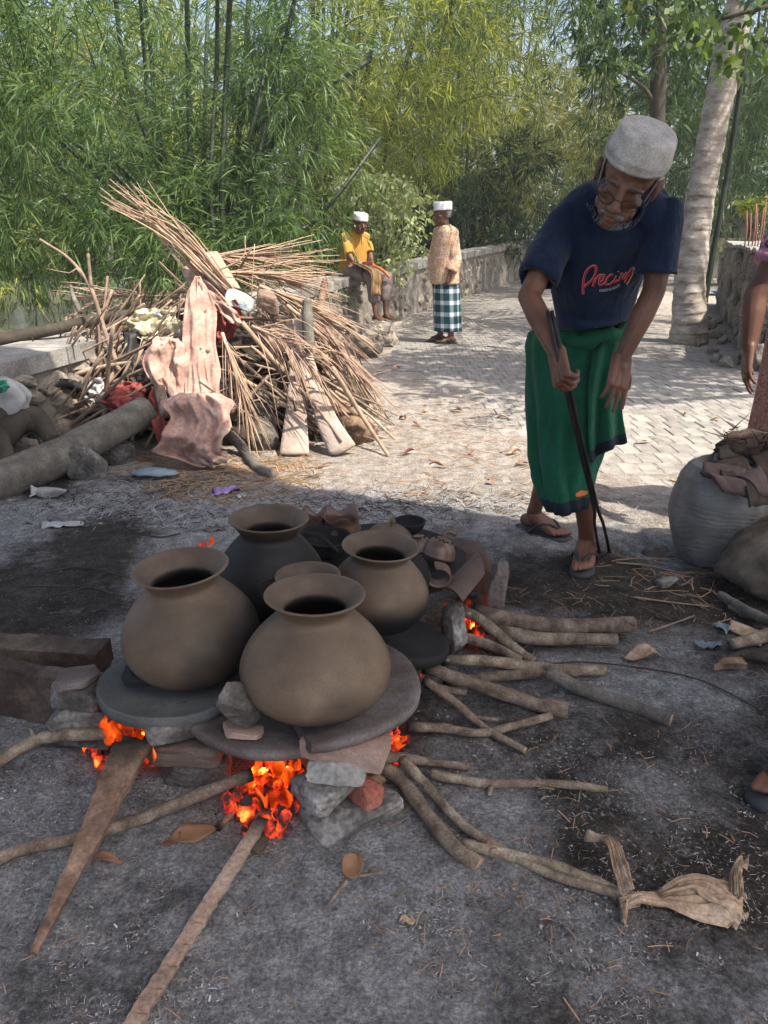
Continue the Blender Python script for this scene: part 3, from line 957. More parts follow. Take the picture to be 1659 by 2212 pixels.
# ------------------------------------------------------------------ paved path
def build_path():
    mb = MB()
    # bedding sheet under the blocks
    P = [(x, y) for x, y in PAVE]
    base = bpy.data.objects.new('path', None)
    COL.objects.link(base)
    base.location = (1.2, 7, 0)
    base['kind'] = 'structure'
    bw, bl, gap = 0.112, 0.205, 0.006
    meshes = []
    for k in range(5):
        b = bmesh.new()
        bmesh.ops.create_cube(b, size=1)
        bmesh.ops.scale(b, vec=(bw - gap, bl - gap, 0.05), verts=b.verts)
        top = [e for e in b.edges if all(v.co.z > 0 for v in e.verts)]
        bmesh.ops.bevel(b, geom=top, offset=0.007, segments=1, affect='EDGES')
        for v in b.verts:
            v.co += Vector((rnd.uniform(-.002, .002), rnd.uniform(-.003, .003), rnd.uniform(-.002, .002)))
        m = bpy.data.meshes.new('paver')
        b.to_mesh(m)
        b.free()
        m.materials.append(M['paver'])
        meshes.append(m)
    cells = []
    rows = np.arange(2.9, 19, bl)
    for ri, y in enumerate(rows):
        off = (ri % 2) * bw / 2
        for x in np.arange(-1.2 + off, 6.5, bw):
            cells.append((x, y + 0.02 * sin(x * 1.1)))
    cx = np.array([c[0] for c in cells]); cy = np.array([c[1] for c in cells])
    ok = in_poly(cx, cy, PAVE)
    cx, cy = cx[ok], cy[ok]
    dep = np.array([depth(Vector((a, b, 0))) for a, b in zip(cx, cy)])
    sx = cx / dep * FPX + CX
    vis = (sx < 1690)
    order = np.argsort(np.where(vis, cy, cy + 100))
    rest = MB()
    ng = fbm(np.stack([cx * 2.2, cy * 1.6, 0 * cx], 1), 44, 3)
    # distance to the edge nearest the fire: blocks there sink under the dust
    for rank, i in enumerate(order):
        x, y = cx[i], cy[i]
        sink = 0.0
        d0 = min(math.hypot(x - a, (y - b)) for a, b in PAVE[1:8])
        e = y - np.interp(x, [G(838, 838).x, G(1000, 872).x, G(1130, 985).x, G(1290, 1085).x, G(1480, 1112).x], [G(838, 838).y, G(1000, 872).y, G(1130, 985).y, G(1290, 1085).y, G(1480, 1112).y])
        if e < 1.2: sink = 0.026 * (1 - max(e, 0) / 1.2) * (0.7 + 0.8 * ng[i])
        z = float(terrain(x, y)) - 0.017 + rnd.uniform(-.002, .002) + 0.003 * ng[i] - sink
        r = rnd.gauss(0, 0.012)
        if rank < 300 and vis[i]:
            inst('paver', rnd.choice(meshes), base, (x, y, z), (rnd.gauss(0, .006), rnd.gauss(0, .010), r))
        elif sx[i] < 1900:
            box(rest, (x, y, z), (bw - gap, bl - gap, 0.05), rot(rnd.gauss(0, .006), rnd.gauss(0, .010), r))
    o = obj('pavers_beyond', rest, M['paver'], base, smooth=False, kind='stuff')
build_path()

# ------------------------------------------------------------------ stone walls
def stone_meshes(n, p, cuts, seed, rough=0.10):
    out = []
    for k in range(n):
        mb = MB()
        rock(mb, (0, 0, 0), (1, 1, 1), None, seed + k, 4, p, cuts, rough, (0.6, 0.95))
        m = mb.mesh('stone')
        m.materials.append(M['stone'])
        out.append(m)
    return out
STONES = stone_meshes(9, 3.5, 6, 40)

def wall_top(y): return float(np.interp(y, [3.5, 4.4, 10, 20, 30], [0.58, 0.60, 0.73, 1.05, 1.4]))

def river_wall():
    t = thing('stone_wall', 'low curving rubble stone wall with cement coping between path and river', 'wall', (0, 10, 0))
    core, ys = MB(), list(np.arange(3.4, 22, 0.5))
    th = 0.30
    V, F = [], []
    for y in ys:
        x = float(wall_x(y)); zt = wall_top(y) - 0.10; zb = float(terrain(x + .1, y)) - 0.25
        if y < 3.6: pass
        V += [(x + 0.03, y, zb), (x + 0.03, y, zt), (x - th, y, zt), (x - th, y, zb - 0.9)]
    for i in range(len(ys) - 1):
        for k in range(4):
            F.append((4 * i + k, 4 * i + (k + 1) % 4, 4 * i + 4 + (k + 1) % 4, 4 * i + 4 + k))
    F.append((0, 1, 2, 3))
    core.add(V, F)
    obj('mortar', core, M['mortar'], t, smooth=False)
    # coping slabs
    y = 3.4
    while y < 20.5:
        L = 1.25
        a, b = y + 0.006, min(y + L, 21.4) - 0.006
        mb = MB()
        def fn(u, v):
            yy = a + (b - a) * u
            x = float(wall_x(yy)) + 0.07 - (th + 0.12) * v
            e = 0.012 * float(vnoise(np.array([[x * 5, yy * 5, 1]]), 8)[0])
            return (x + e, yy, wall_top(yy) - 0.05 + 0.6 * e)
        sheet(mb, 10, 4, fn, 0.10)
        obj('coping', mb, M['coping'], t, smooth=False)
        y += L
    # face stones, from near to far
    n = 0
    s = 3.5
    while s < 21.3 and n < 290:
        w = rnd.uniform(0.15, 0.27) * (1.0 if s < 16 else 1.3)
        if 5.2 < s < 7.6:      # behind the brush
            s += w; continue
        x = float(wall_x(s)); zb = float(terrain(x + .1, s)); zt = wall_top(s) - 0.11
        slope = atan2(float(wall_x(s + .3) - wall_x(s - .3)), 0.6)
        z = zb
        while z < zt - 0.04:
            h = min(rnd.uniform(0.10, 0.19), zt - z + 0.02)
            inst('stone', rnd.choice(STONES), t, (x + 0.03 + rnd.uniform(-.02, .025), s + w / 2 + rnd.uniform(-.03, .03), z + h / 2), (rnd.uniform(-.5, .5), rnd.uniform(-.1, .1), -slope + rnd.uniform(-.15, .15)), (0.17 if s < 7 else .11, w * rnd.uniform(.95, 1.1), h * 1.02))
            n += 1
            z += h
        s += w
river_wall()

def right_wall():
    t = thing('stone_wall', 'roughly faced stone wall of upright slivers beside the palm, bare rods on top', 'wall', (4.5, 10, 0))
    A, B = Vector((3.55, 7.3, 0)), Vector((5.75, 13.7, 0))
    d = (B - A); L = d.length; d.normalize()
    nrm = Vector((d.y, -d.x, 0))      # away from the path
    H = 1.02
    mb = MB()
    V = []
    for q in (0, 1):
        p = A.lerp(B, q)
        z0 = float(terrain(p.x, p.y)) - .2
        V += [p + Vector((0, 0, z0)), p + nrm * 0.55 + Vector((0, 0, z0)), p + nrm * 0.5 + Vector((0, 0, H + q * .06)), p + nrm * .05 + Vector((0, 0, H + q * .06))]
    mb.add(V, [(0, 1, 2, 3), (7, 6, 5, 4), (0, 4, 5, 1), (1, 5, 6, 2), (2, 6, 7, 3), (3, 7, 4, 0)])
    obj('mortar', mb, M['mortar'], t, smooth=False)
    mb = MB()
    def fn(u, v):
        p = A.lerp(B, u) + nrm * (-.02 + .58 * v)
        return (p.x, p.y, H + .01 + u * .06 + 0.03 * float(vnoise(np.array([[p.x * 5, p.y * 5, 0]]), 3)[0]))
    sheet(mb, 30, 5, fn, 0.04)
    obj('cement_top', mb, M['coping'], t, smooth=False)
    ang = atan2(d.x, d.y)
    for i in range(190):
        s = rnd.random() ** 1.3 * L
        p = A + d * s
        z = rnd.uniform(0.02, H - 0.08)
        inst('stone', rnd.choice(STONES), t, (p.x + rnd.uniform(-.03, .02), p.y, z + float(terrain(p.x, p.y))), (rnd.uniform(-.3, .3), rnd.uniform(-.1, .1), -ang + rnd.uniform(-.2, .2)), (0.12, rnd.uniform(.08, .16), rnd.uniform(.14, .30)))
    # rubble footing
    for i in range(26):
        p = A + d * rnd.uniform(0, L * .6) - nrm * rnd.uniform(0.05, 0.5)
        s = rnd.uniform(.06, .15)
        o = inst('rubble_stone', rnd.choice(STONES), None, (p.x, p.y, float(terrain(p.x, p.y)) + s * .25), (rnd.random() * 3, rnd.random() * 3, rnd.random() * 3), (s, s * 1.2, s * .8))
        tag(o, 'small grey rubble stone lying at the foot of the upright-sliver wall', 'stone', 'rubble stones at the foot of the wall')
    for i, (x0, y0, x1, y1) in enumerate(((1621, 548, 1634, 440), (1627, 552, 1636, 452), (1613, 548, 1622, 460), (1630, 556, 1650, 448), (1637, 560, 1655, 430), (1607, 540, 1613, 455))):
        a, b = D(x0, y0, 10.3), D(x1, y1, 10.3)
        a.z = min(a.z, H)
        mb = MB()
        tube(mb, [a, a.lerp(b, .5) + Vector((.02, 0, 0)), b], 0.008, 6)
        tag(obj('iron_rod', mb, M['rust']), 'thin rusty reinforcing rod standing in the top of the stone wall', 'iron rod', 'rusty rods in the wall top')
right_wall()

# ------------------------------------------------------------------ leaves
def leaf_quads(pos, dirs, length, width, roll=None, droop=0.25):
    """lance leaves: two quads each (6 verts), bent"""
    n = len(pos)
    d = dirs / (np.linalg.norm(dirs, axis=1, keepdims=True) + 1e-9)
    rv = nrg.normal(size=(n, 3)) if roll is None else roll
    s = np.cross(d, rv)
    s /= (np.linalg.norm(s, axis=1, keepdims=True) + 1e-9)
    L = length[:, None]; W = width[:, None]
    dn = np.array([0, 0, -1.0])[None, :]
    p0 = pos
    pm = pos + d * L * 0.42 + dn * L * droop * 0.12
    p1 = pos + d * L + dn * L * droop
    V = np.stack([p0, pm - s * W / 2, p1, pm + s * W / 2], 1).reshape(-1, 3)
    I = np.arange(n)[:, None] * 4
    F = np.concatenate([I, I + 1, I + 2, I + 3], 1)
    return V, F

def leaf_round(pos, dirs, length, width, droop=0.25):
    """broad leaves with a rounded outline: six corners"""
    n = len(pos)
    d = dirs / (np.linalg.norm(dirs, axis=1, keepdims=True) + 1e-9)
    s = np.cross(d, nrg.normal(size=(n, 3)))
    s /= (np.linalg.norm(s, axis=1, keepdims=True) + 1e-9)
    L = length[:, None]; W = width[:, None]
    dn = np.array([0, 0, -1.0])[None, :]
    q = lambda t, w: pos + d * L * t + s * W * w + dn * L * droop * t * t
    V = np.stack([q(0, 0), q(.22, -.40), q(.55, -.5), q(.85, -.26), q(1, 0), q(.85, .26), q(.55, .5), q(.22, .40)], 1).reshape(-1, 3)
    F = np.arange(n)[:, None] * 8 + np.arange(8)[None, :]
    return V, F

def sprays(centers, axes, k, L, W, spread=0.9, droop=0.35, rounded=False):
    """fans of leaves at every centre"""
    n = len(centers)
    c = np.repeat(centers, k, 0)
    a = np.repeat(axes / (np.linalg.norm(axes, axis=1, keepdims=True) + 1e-9), k, 0)
    j = nrg.normal(size=(n * k, 3)) * spread * 0.55
    side = np.repeat(nrg.normal(size=(n, 3)), k, 0)
    side -= a * (side * a).sum(1, keepdims=True)
    side /= np.linalg.norm(side, axis=1, keepdims=True) + 1e-9
    t = np.tile(np.linspace(-1, 1, k), n)[:, None]
    dirs = a * .8 + side * t * spread * 1.15 + j * 0.55 + np.array([0, 0, -0.22])
    pos = c + a * nrg.uniform(-0.05, 0.05, size=(n * k, 1)) + j * 0.03
    sc = nrg.uniform(0.6, 1.25, size=n * k)
    if rounded: return leaf_round(pos, dirs, L * sc, W * nrg.uniform(0.75, 1.2, size=n * k), droop)
    return leaf_quads(pos, dirs, L * sc, W * nrg.uniform(0.75, 1.2, size=n * k), None, droop)

def plumes(n, base_fn, length=(0.7, 1.5), per=20, k=6, L=0.2, W=0.022, sag=0.9, jit=0.13, twig=None, droop=.22):
    sag = sag * .62
    k = k + 1
    """drooping branchlets: base_fn(n) -> (start points, start directions); leaf fans hang along each"""
    p, d = base_fn(n)
    d = d / (np.linalg.norm(d, axis=1, keepdims=True) + 1e-9)
    ln = nrg.uniform(*length, size=n)
    C, A = [], []
    for q in range(per):
        t = (q + nrg.random(n)) / per
        pt = p + d * (ln * t)[:, None] + np.stack([0 * t, 0 * t, -sag * ln * t * t * 0.55], 1)
        ax = d + np.stack([0 * t, 0 * t, -sag * t * 1.2], 1)
        j = nrg.normal(size=(n, 3)) * jit
        C.append(pt + j)
        A.append(ax + j * 6)
    if twig is not None:
        for i in range(n):
            P = [p[i] + d[i] * ln[i] * t + np.array([0, 0, -sag * ln[i] * t * t * .55]) for t in (0, .35, .7, 1)]
            tube(twig, P, (0.006, 0.002), 3)
    return sprays(np.concatenate(C), np.concatenate(A), k, L, W, droop=droop)

def foliage(name, VF, material, parent, kind='stuff'):
    V = np.concatenate([v for v, f in VF])
    F, b = [], 0
    for v, f in VF:
        F.append(f + b)
        b += len(v)
    me = np_mesh(name, V, np.concatenate(F))
    return obj(name, me, material, parent, smooth=False, kind=kind)

def culm(parent, pts, r0, r1, mt):
    P = spath(pts, 24)
    L = 0
    R = []
    for i in range(len(P)):
        if i: L += (P[i] - P[i - 1]).length
        r = r0 + (r1 - r0) * i / (len(P) - 1)
        R.append(r)
    mb = MB()
    tube(mb, P, R, 7)
    # node rings
    acc, nx = 0, 0.3
    for i in range(1, len(P)):
        seg = (P[i] - P[i - 1]).length
        while nx < acc + seg:
            q = P[i - 1].lerp(P[i], (nx - acc) / seg)
            t = (P[i] - P[i - 1]).normalized()
            tube(mb, [q - t * .008, q + t * .008], R[i] * 1.14, 7)
            nx += rnd.uniform(.28, .4)
        acc += seg
    return obj('culm', mb, mt, parent)

# ------------------------------------------------------------------ bamboo by the river
def bamboo_near():
    t = thing('bamboo_clump', 'large dark green bamboo clump fanning out behind the brush pile', 'bamboo', (-2.4, 9.3, -.4))
    Y = 9.3
    base = Vector((-2.4, Y, -.5))
    fan = [((395, 620), (300, 480), (160, 330), (0, 195), .03), ((385, 620), (270, 480), (130, 360), (-40, 255), .035), ((380, 640), (240, 500), (90, 400), (-60, 330), .03),
           ((400, 620), (330, 480), (230, 360), (60, 240), .028), ((405, 620), (350, 500), (300, 400), (190, 300), .026),
           ((430, 620), (415, 420), (408, 200), (403, -60), .034), ((425, 600), (345, 300), (325, 100), (305, -60), .030), ((428, 600), (335, 300), (312, 120), (300, -60), .026),
           ((420, 600), (300, 250), (262, 100), (245, -60), .03),
           ((470, 640), (480, 400), (490, 150), (500, -60), .036), ((475, 640), (500, 420), (525, 200), (540, -60), .036), ((482, 640), (530, 380), (570, 160), (590, -60), .034),
           ((478, 640), (500, 440), (552, 250), (590, 60), .03), ((486, 640), (560, 330), (600, 160), (650, -60), .03), ((490, 640), (520, 420), (620, 260), (800, 130), .032),
           ((480, 650), (530, 450), (595, 300), (700, 170), .034), ((460, 640), (455, 400), (468, 150), (470, -60), .028), ((440, 640), (440, 380), (445, 140), (452, -60), .026),
           ((495, 650), (600, 480), (680, 330), (740, 160), .028), ((500, 660), (640, 520), (730, 420), (820, 300), .026)]
    for a, b, c, d, r in fan:
        yy = Y + rnd.uniform(-.5, .6)
        pts = [base + Vector((rnd.uniform(-.35, .35), rnd.uniform(-.4, .4), 0)), D(*a, yy - .1 * rnd.random()), D(*b, yy), D(*c, yy + rnd.uniform(-.2, .2)), D(*d, yy + rnd.uniform(-.3, .3))]
        culm(t, pts, r * 1.15, r * .75, M['culm'])
    tw = MB()
    def seg(px0, px1, Yr, n, dirv, spread):
        """starts between picture rows of the clump, in the world"""
        p = np.array([tuple(D(nrg.uniform(px0[0], px1[0]), nrg.uniform(px0[1], px1[1]), nrg.uniform(*Yr))) for _ in range(n)])
        d = np.tile(np.array(dirv, float), (n, 1)) + nrg.normal(size=(n, 3)) * spread
        return p, d
    VF = []
    W = 0.0135
    # left: long leaves arching away to the side and hanging
    VF.append(plumes(72, lambda n: seg((-150, -60), (260, 260), (7.3, 9.2), n, (-.3, -.5, .35), .5), (.7, 1.5), 16, 6, .21, W, 1.0, .12, tw))
    VF.append(plumes(84, lambda n: seg((-160, 230), (330, 520), (8.2, 10.2), n, (-.3, -.4, .25), .5), (.6, 1.3), 15, 6, .19, W, 1.1, .12, tw))
    VF.append(plumes(64, lambda n: seg((-160, 420), (430, 600), (7.6, 10), n, (-.1, -.3, .2), .5), (.5, 1.0), 14, 6, .18, W, 1.1, .12, tw))
    # middle: thinner veil in front of the culms
    VF.append(plumes(20, lambda n: seg((230, -60), (420, 240), (9.2, 10.4), n, (-.1, -.3, .3), .6), (.5, 1.1), 12, 6, .19, W, 1.0, .12, tw))
    VF.append(plumes(16, lambda n: seg((440, -60), (640, 160), (9.4, 10.3), n, (.1, .2, .3), .6), (.5, 1.0), 10, 6, .19, W, 1.0, .12, tw))
    VF.append(plumes(90, lambda n: seg((270, 270), (600, 520), (8.9, 10.4), n, (.05, -.4, .25), .55), (.5, 1.2), 14, 6, .19, W, 1.1, .12, tw))
    VF.append(plumes(60, lambda n: seg((330, 450), (640, 590), (8.2, 10), n, (.1, -.3, .2), .55), (.4, .9), 14, 6, .18, W, 1.1, .12, tw))
    VF.append(plumes(60, lambda n: seg((540, 40), (680, 330), (8.8, 10.3), n, (.15, .1, .3), .55), (.5, 1.0), 14, 6, .20, W, 1.1, .13, tw))
    foliage('leaves', VF, M['bamboo_a'], t)
    obj('twigs', tw, M['culm'], t, kind='stuff')
bamboo_near()

def bamboo(label, base, n_culm, lean, height, spread, mt, groups, seed, L=.2, W=.02, cr=.035, group=None):
    t = thing('bamboo_clump', label, 'bamboo', base, group)
    r = random.Random(seed)
    b = Vector(base)
    for i in range(n_culm):
        a = r.uniform(0, 2 * pi)
        out = Vector((cos(a), sin(a), 0)) * r.uniform(.3, 1) * spread + Vector(lean) * r.uniform(.5, 1.2)
        h = height * r.uniform(.75, 1.1)
        s = b + Vector((cos(a), sin(a), 0)) * r.uniform(0, .5)
        pts = [s, s + out * .15 + Vector((0, 0, h * .35)), s + out * .5 + Vector((0, 0, h * .72)), s + out * 1.1 + Vector((0, 0, h * .95))]
        culm(t, pts, cr * r.uniform(.8, 1.1), cr * .5, M['culm'])
    VF = []
    tw = MB()
    for (px0, px1, Yr, n, dv, sp, ln, per, k) in groups:
        p = np.array([tuple(D(nrg.uniform(px0[0], px1[0]), nrg.uniform(px0[1], px1[1]), nrg.uniform(*Yr))) for _ in range(n)])
        d = np.tile(np.array(dv, float), (n, 1)) + nrg.normal(size=(n, 3)) * sp
        VF.append(plumes(n, lambda q: (p, d), ln, per, k, L, W, 1.1, .15, tw))
    foliage('leaves', VF, mt, t)
    obj('twigs', tw, M['culm'], t, kind='stuff')
    return t

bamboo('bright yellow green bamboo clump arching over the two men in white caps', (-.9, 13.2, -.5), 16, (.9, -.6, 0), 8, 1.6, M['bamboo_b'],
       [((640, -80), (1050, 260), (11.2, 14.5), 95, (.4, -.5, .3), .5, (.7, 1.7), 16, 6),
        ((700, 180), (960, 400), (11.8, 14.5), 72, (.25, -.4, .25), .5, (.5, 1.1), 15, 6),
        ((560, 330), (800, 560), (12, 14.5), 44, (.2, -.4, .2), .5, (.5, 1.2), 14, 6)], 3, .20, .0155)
bamboo('dry olive bamboo clump overhanging the far bend of the path', (3.2, 23.5, .1), 14, (-1.2, -1.5, 0), 9, 2.0, M['bamboo_c'],
       [((960, 60), (1330, 330), (17.5, 23), 80, (-.4, -.5, .2), .5, (.9, 2.0), 16, 6),
        ((900, 230), (1330, 400), (17.5, 21), 55, (-.3, -.5, .05), .5, (.8, 1.7), 15, 6)], 5, .28, .026)
bamboo('shade-darkened green bamboo clump behind the bend of the low wall', (1.2, 21, -.3), 18, (-.3, -.3, 0), 7, 1.2, M['bamboo_shade'],
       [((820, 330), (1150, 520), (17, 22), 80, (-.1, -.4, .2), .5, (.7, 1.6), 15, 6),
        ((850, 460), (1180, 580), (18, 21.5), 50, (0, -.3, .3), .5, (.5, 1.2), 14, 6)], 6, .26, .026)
bamboo('tall deep green bamboo thicket beyond the palm trunk and the rod-topped wall', (8.5, 20, .1), 18, (-.5, -.6, 0), 9, 1.8, M['bamboo_d'],
       [((1290, -60), (1750, 260), (15, 20), 110, (-.2, -.5, .2), .5, (.8, 1.8), 15, 6),
        ((1400, 200), (1750, 480), (16, 20), 90, (-.1, -.4, .1), .5, (.7, 1.6), 15, 6)], 7, .26, .026)
bamboo('far light green bamboo clump across the river', (-5, 19, -.5), 12, (0, -.4, 0), 9, 2.2, M['bamboo_b'],
       [((-200, -60), (520, 260), (15, 20), 80, (0, -.5, .2), .5, (.9, 2.0), 14, 6),
        ((-200, 250), (520, 560), (15.5, 20), 90, (0, -.4, .2), .5, (.8, 1.8), 14, 6)], 8, .29, .027)
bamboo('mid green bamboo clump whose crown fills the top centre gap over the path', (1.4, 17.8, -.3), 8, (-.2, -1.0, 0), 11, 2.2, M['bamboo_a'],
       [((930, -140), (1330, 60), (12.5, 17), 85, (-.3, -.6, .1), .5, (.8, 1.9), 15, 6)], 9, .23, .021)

def far_woods():
    """a wood that reads as one mass, well behind"""
    C = []
    n = 5200
    x = nrg.uniform(-34, 40, n); y = nrg.uniform(30, 42, n)
    z = nrg.uniform(-.5, 10.0, n) * np.clip(1.1 - 0.25 * nrg.random(n), 0, 1)
    top = 8.6 + 2.5 * fbm(np.stack([x * .18, 0 * x, 0 * x], 1), 12, 3)
    ok = z < top
    c = np.stack([x, y, z], 1)[ok]
    a = nrg.normal(size=c.shape) * .7 + np.array([0, -.6, -.2])
    V, F = sprays(c, a, 9, .85, .16, 1.2, .3)
    o = foliage('far_woods', [(V, F)], M['bamboo_d'], None)
far_woods()

def shrub():
    t = thing('shrub', 'pale leafy shrub with tiered branches behind the seated man in yellow', 'shrub', tuple(D(830, 560, 11.2)))
    st = MB()
    base = D(815, 640, 11.3)
    VF = []
    C, A = [], []
    for (x, y) in ((800, 385), (835, 400), (870, 430), (840, 440), (790, 420), (815, 460), (860, 470), (845, 505), (805, 520), (870, 540), (830, 555), (815, 580), (775, 400)):
        tip = D(x, y, 11.2 + rnd.uniform(-.5, .3))
        tube(st, spath([base, base.lerp(tip, .5) + Vector((0, 0, .15)), tip], 8), (0.014, .004), 4)
        for q in range(38):
            s = rnd.random()
            C.append(tuple(tip + Vector((rnd.gauss(0, .22), rnd.gauss(0, .2), rnd.gauss(0, .045)))))
            A.append((rnd.gauss(0, .8), rnd.gauss(-.3, .6), rnd.gauss(-.1, .15)))
    V, F = sprays(np.array(C), np.array(A), 5, .085, .036, 1.2, .25, True)
    foliage('leaves', [(V, F)], M['shrubleaf'], t)
    obj('stem', st, M['treebark'], t)
    # small bright shrub on the wall top near the rods
    p = D(1640, 452, 10.9)
    t2 = thing('shrub', 'small bright yellow green sapling leaning over the rod-topped wall', 'shrub', (p.x + .3, p.y, .9))
    C, A = [], []
    st = MB()
    for q in range(5):
        tip = D(rnd.uniform(1612, 1675), rnd.uniform(430, 455), 10.9)
        tube(st, [(p.x + .35, p.y + .2, .95), tip], (.009, .004), 4)
        for k in range(12):
            C.append(tuple(tip + Vector((rnd.gauss(0, .1), rnd.gauss(0, .08), rnd.gauss(0, .03)))))
            A.append((rnd.gauss(0, 1), rnd.gauss(0, .5), 0))
    V, F = sprays(np.array(C), np.array(A), 5, .10, .04, 1.2, .2)
    foliage('leaves', [(V, F)], M['bamboo_b'], t2)
    obj('stem', st, M['treebark'], t2)
shrub()

# ------------------------------------------------------------------ coconut palm
def palm():
    b = D(1486, 735, 9.35)
    b.z = 0
    t = thing('coconut_palm', 'leaning coconut palm with ringed pale bark and a blue ribbon', 'palm', tuple(b))
    pts = [b + Vector((.0, 0, -.1)), D(1488, 700, 9.35), D(1490, 610, 9.35), D(1502, 500, 9.35), D(1518, 400, 9.35), D(1542, 270, 9.35), D(1572, 130, 9.35), D(1605, -10, 9.35), D(1655, -200, 9.4), D(1730, -520, 9.6)]
    R = [.25, .198, .172, .160, .153, .149, .146, .143, .138, .13]
    P = spath(pts, 9 * 40)
    rr = np.interp(np.linspace(0, len(R) - 1, len(P)), range(len(R)), R)
    rings = []
    acc = 0
    nxt = 0.05
    k = 0
    RR = []
    for i in range(len(P)):
        if i: acc += (P[i] - P[i - 1]).length
        ph = (acc % 0.115) / 0.115
        RR.append(rr[i] * (1 + .045 * (1 - ph) ** 2.5 + .010 * sin(acc * 37)))
    mb = MB()
    tube(mb, P, RR, 36, lump=.045, seed=5, att=lambda s: max(0, .75 - s * 6.5), lfreq=.35)
    obj('trunk', mb, M['palmtrunk'], t, att='char')
    mb = MB()
    q0, q1 = D(1589, 16, 9.35), D(1590, 11, 9.35)
    ax = (pts[7] - pts[6]).normalized()
    c = D(1603, 14, 9.35)
    tube(mb, [c - ax * .012, c + ax * .012], .158, 36)
    obj('ribbon', mb, M['ribbon'], t)
    # crown above the picture: it throws the dappled shade on the path
    top = pts[-1]
    for i in range(17):
        a = 2 * pi * i / 17 + rnd.uniform(-.15, .15)
        el = rnd.uniform(-.1, .9)
        L = rnd.uniform(3.0, 3.8)
        d = Vector((cos(a) * cos(el), sin(a) * cos(el), sin(el)))
        RP = [top + d * L * s + Vector((0, 0, -1.7 * s * s * (L / 3.4))) for s in np.linspace(0, 1, 12)]
        mb = MB()
        tube(mb, RP, (.03, .006), 5)
        fr = obj('frond', mb, M['palmleaf'], t)
        n = 90
        s = nrg.uniform(.12, 1, n)
        pos = np.array([tuple(RP[min(10, int(q * 11))].lerp(RP[min(11, int(q * 11) + 1)], (q * 11) % 1)) for q in s])
        tn = np.array(tuple((RP[-1] - RP[0]).normalized()))
        sd = np.cross(tn, (0, 0, 1)); sd /= np.linalg.norm(sd)
        sg = np.where(nrg.random(n) < .5, -1, 1)[:, None]
        dirs = sg * sd[None, :] + tn[None, :] * .6 + np.array([0, 0, -.35]) + nrg.normal(size=(n, 3)) * .1
        V, F = leaf_quads(pos, dirs, nrg.uniform(.55, .85, n), nrg.uniform(.035, .055, n), None, .3)
        foliage('leaflets', [(V, F)], M['palmleaf'], fr)
palm()

# ------------------------------------------------------------------ other trees
def dark_tree():
    P = [D(1416, 560, 14.5), D(1418, 400, 14.5), D(1420, 260, 14.5), D(1424, 150, 14.5), D(1430, 40, 14.5), D(1436, -120, 14.5)]
    P[0].z = .05
    t = thing('tree', 'dark slender tree trunk rising behind the bent man in the white cap', 'tree', tuple(P[0]))
    mb = MB()
    tube(mb, spath(P, 40), (.15, .10), 12, lump=.10, seed=3)
    obj('trunk', mb, M['treebark'], t)
    mb = MB()
    for a, b, c in (((1426, 120), (1400, 60), (1360, -10)), ((1420, 240), (1390, 190), (1330, 150)), ((1430, 60), (1470, 20), (1530, -40))):
        tube(mb, spath([D(*a, 14.5), D(*b, 14.4), D(*c, 14.2)], 10), (.05, .02), 6)
    obj('branches', mb, M['treebark'], t, kind='stuff')
    n = 300
    c = np.array([tuple(D(nrg.uniform(1240, 1560), nrg.uniform(-160, 150), nrg.uniform(13, 15.5))) for _ in range(n)])
    V, F = sprays(c, nrg.normal(size=(n, 3)) + np.array([0, -.4, -.3]), 7, .17, .06, 1.1, .3)
    foliage('crown', [(V, F)], M['bamboo_d'], t)
dark_tree()

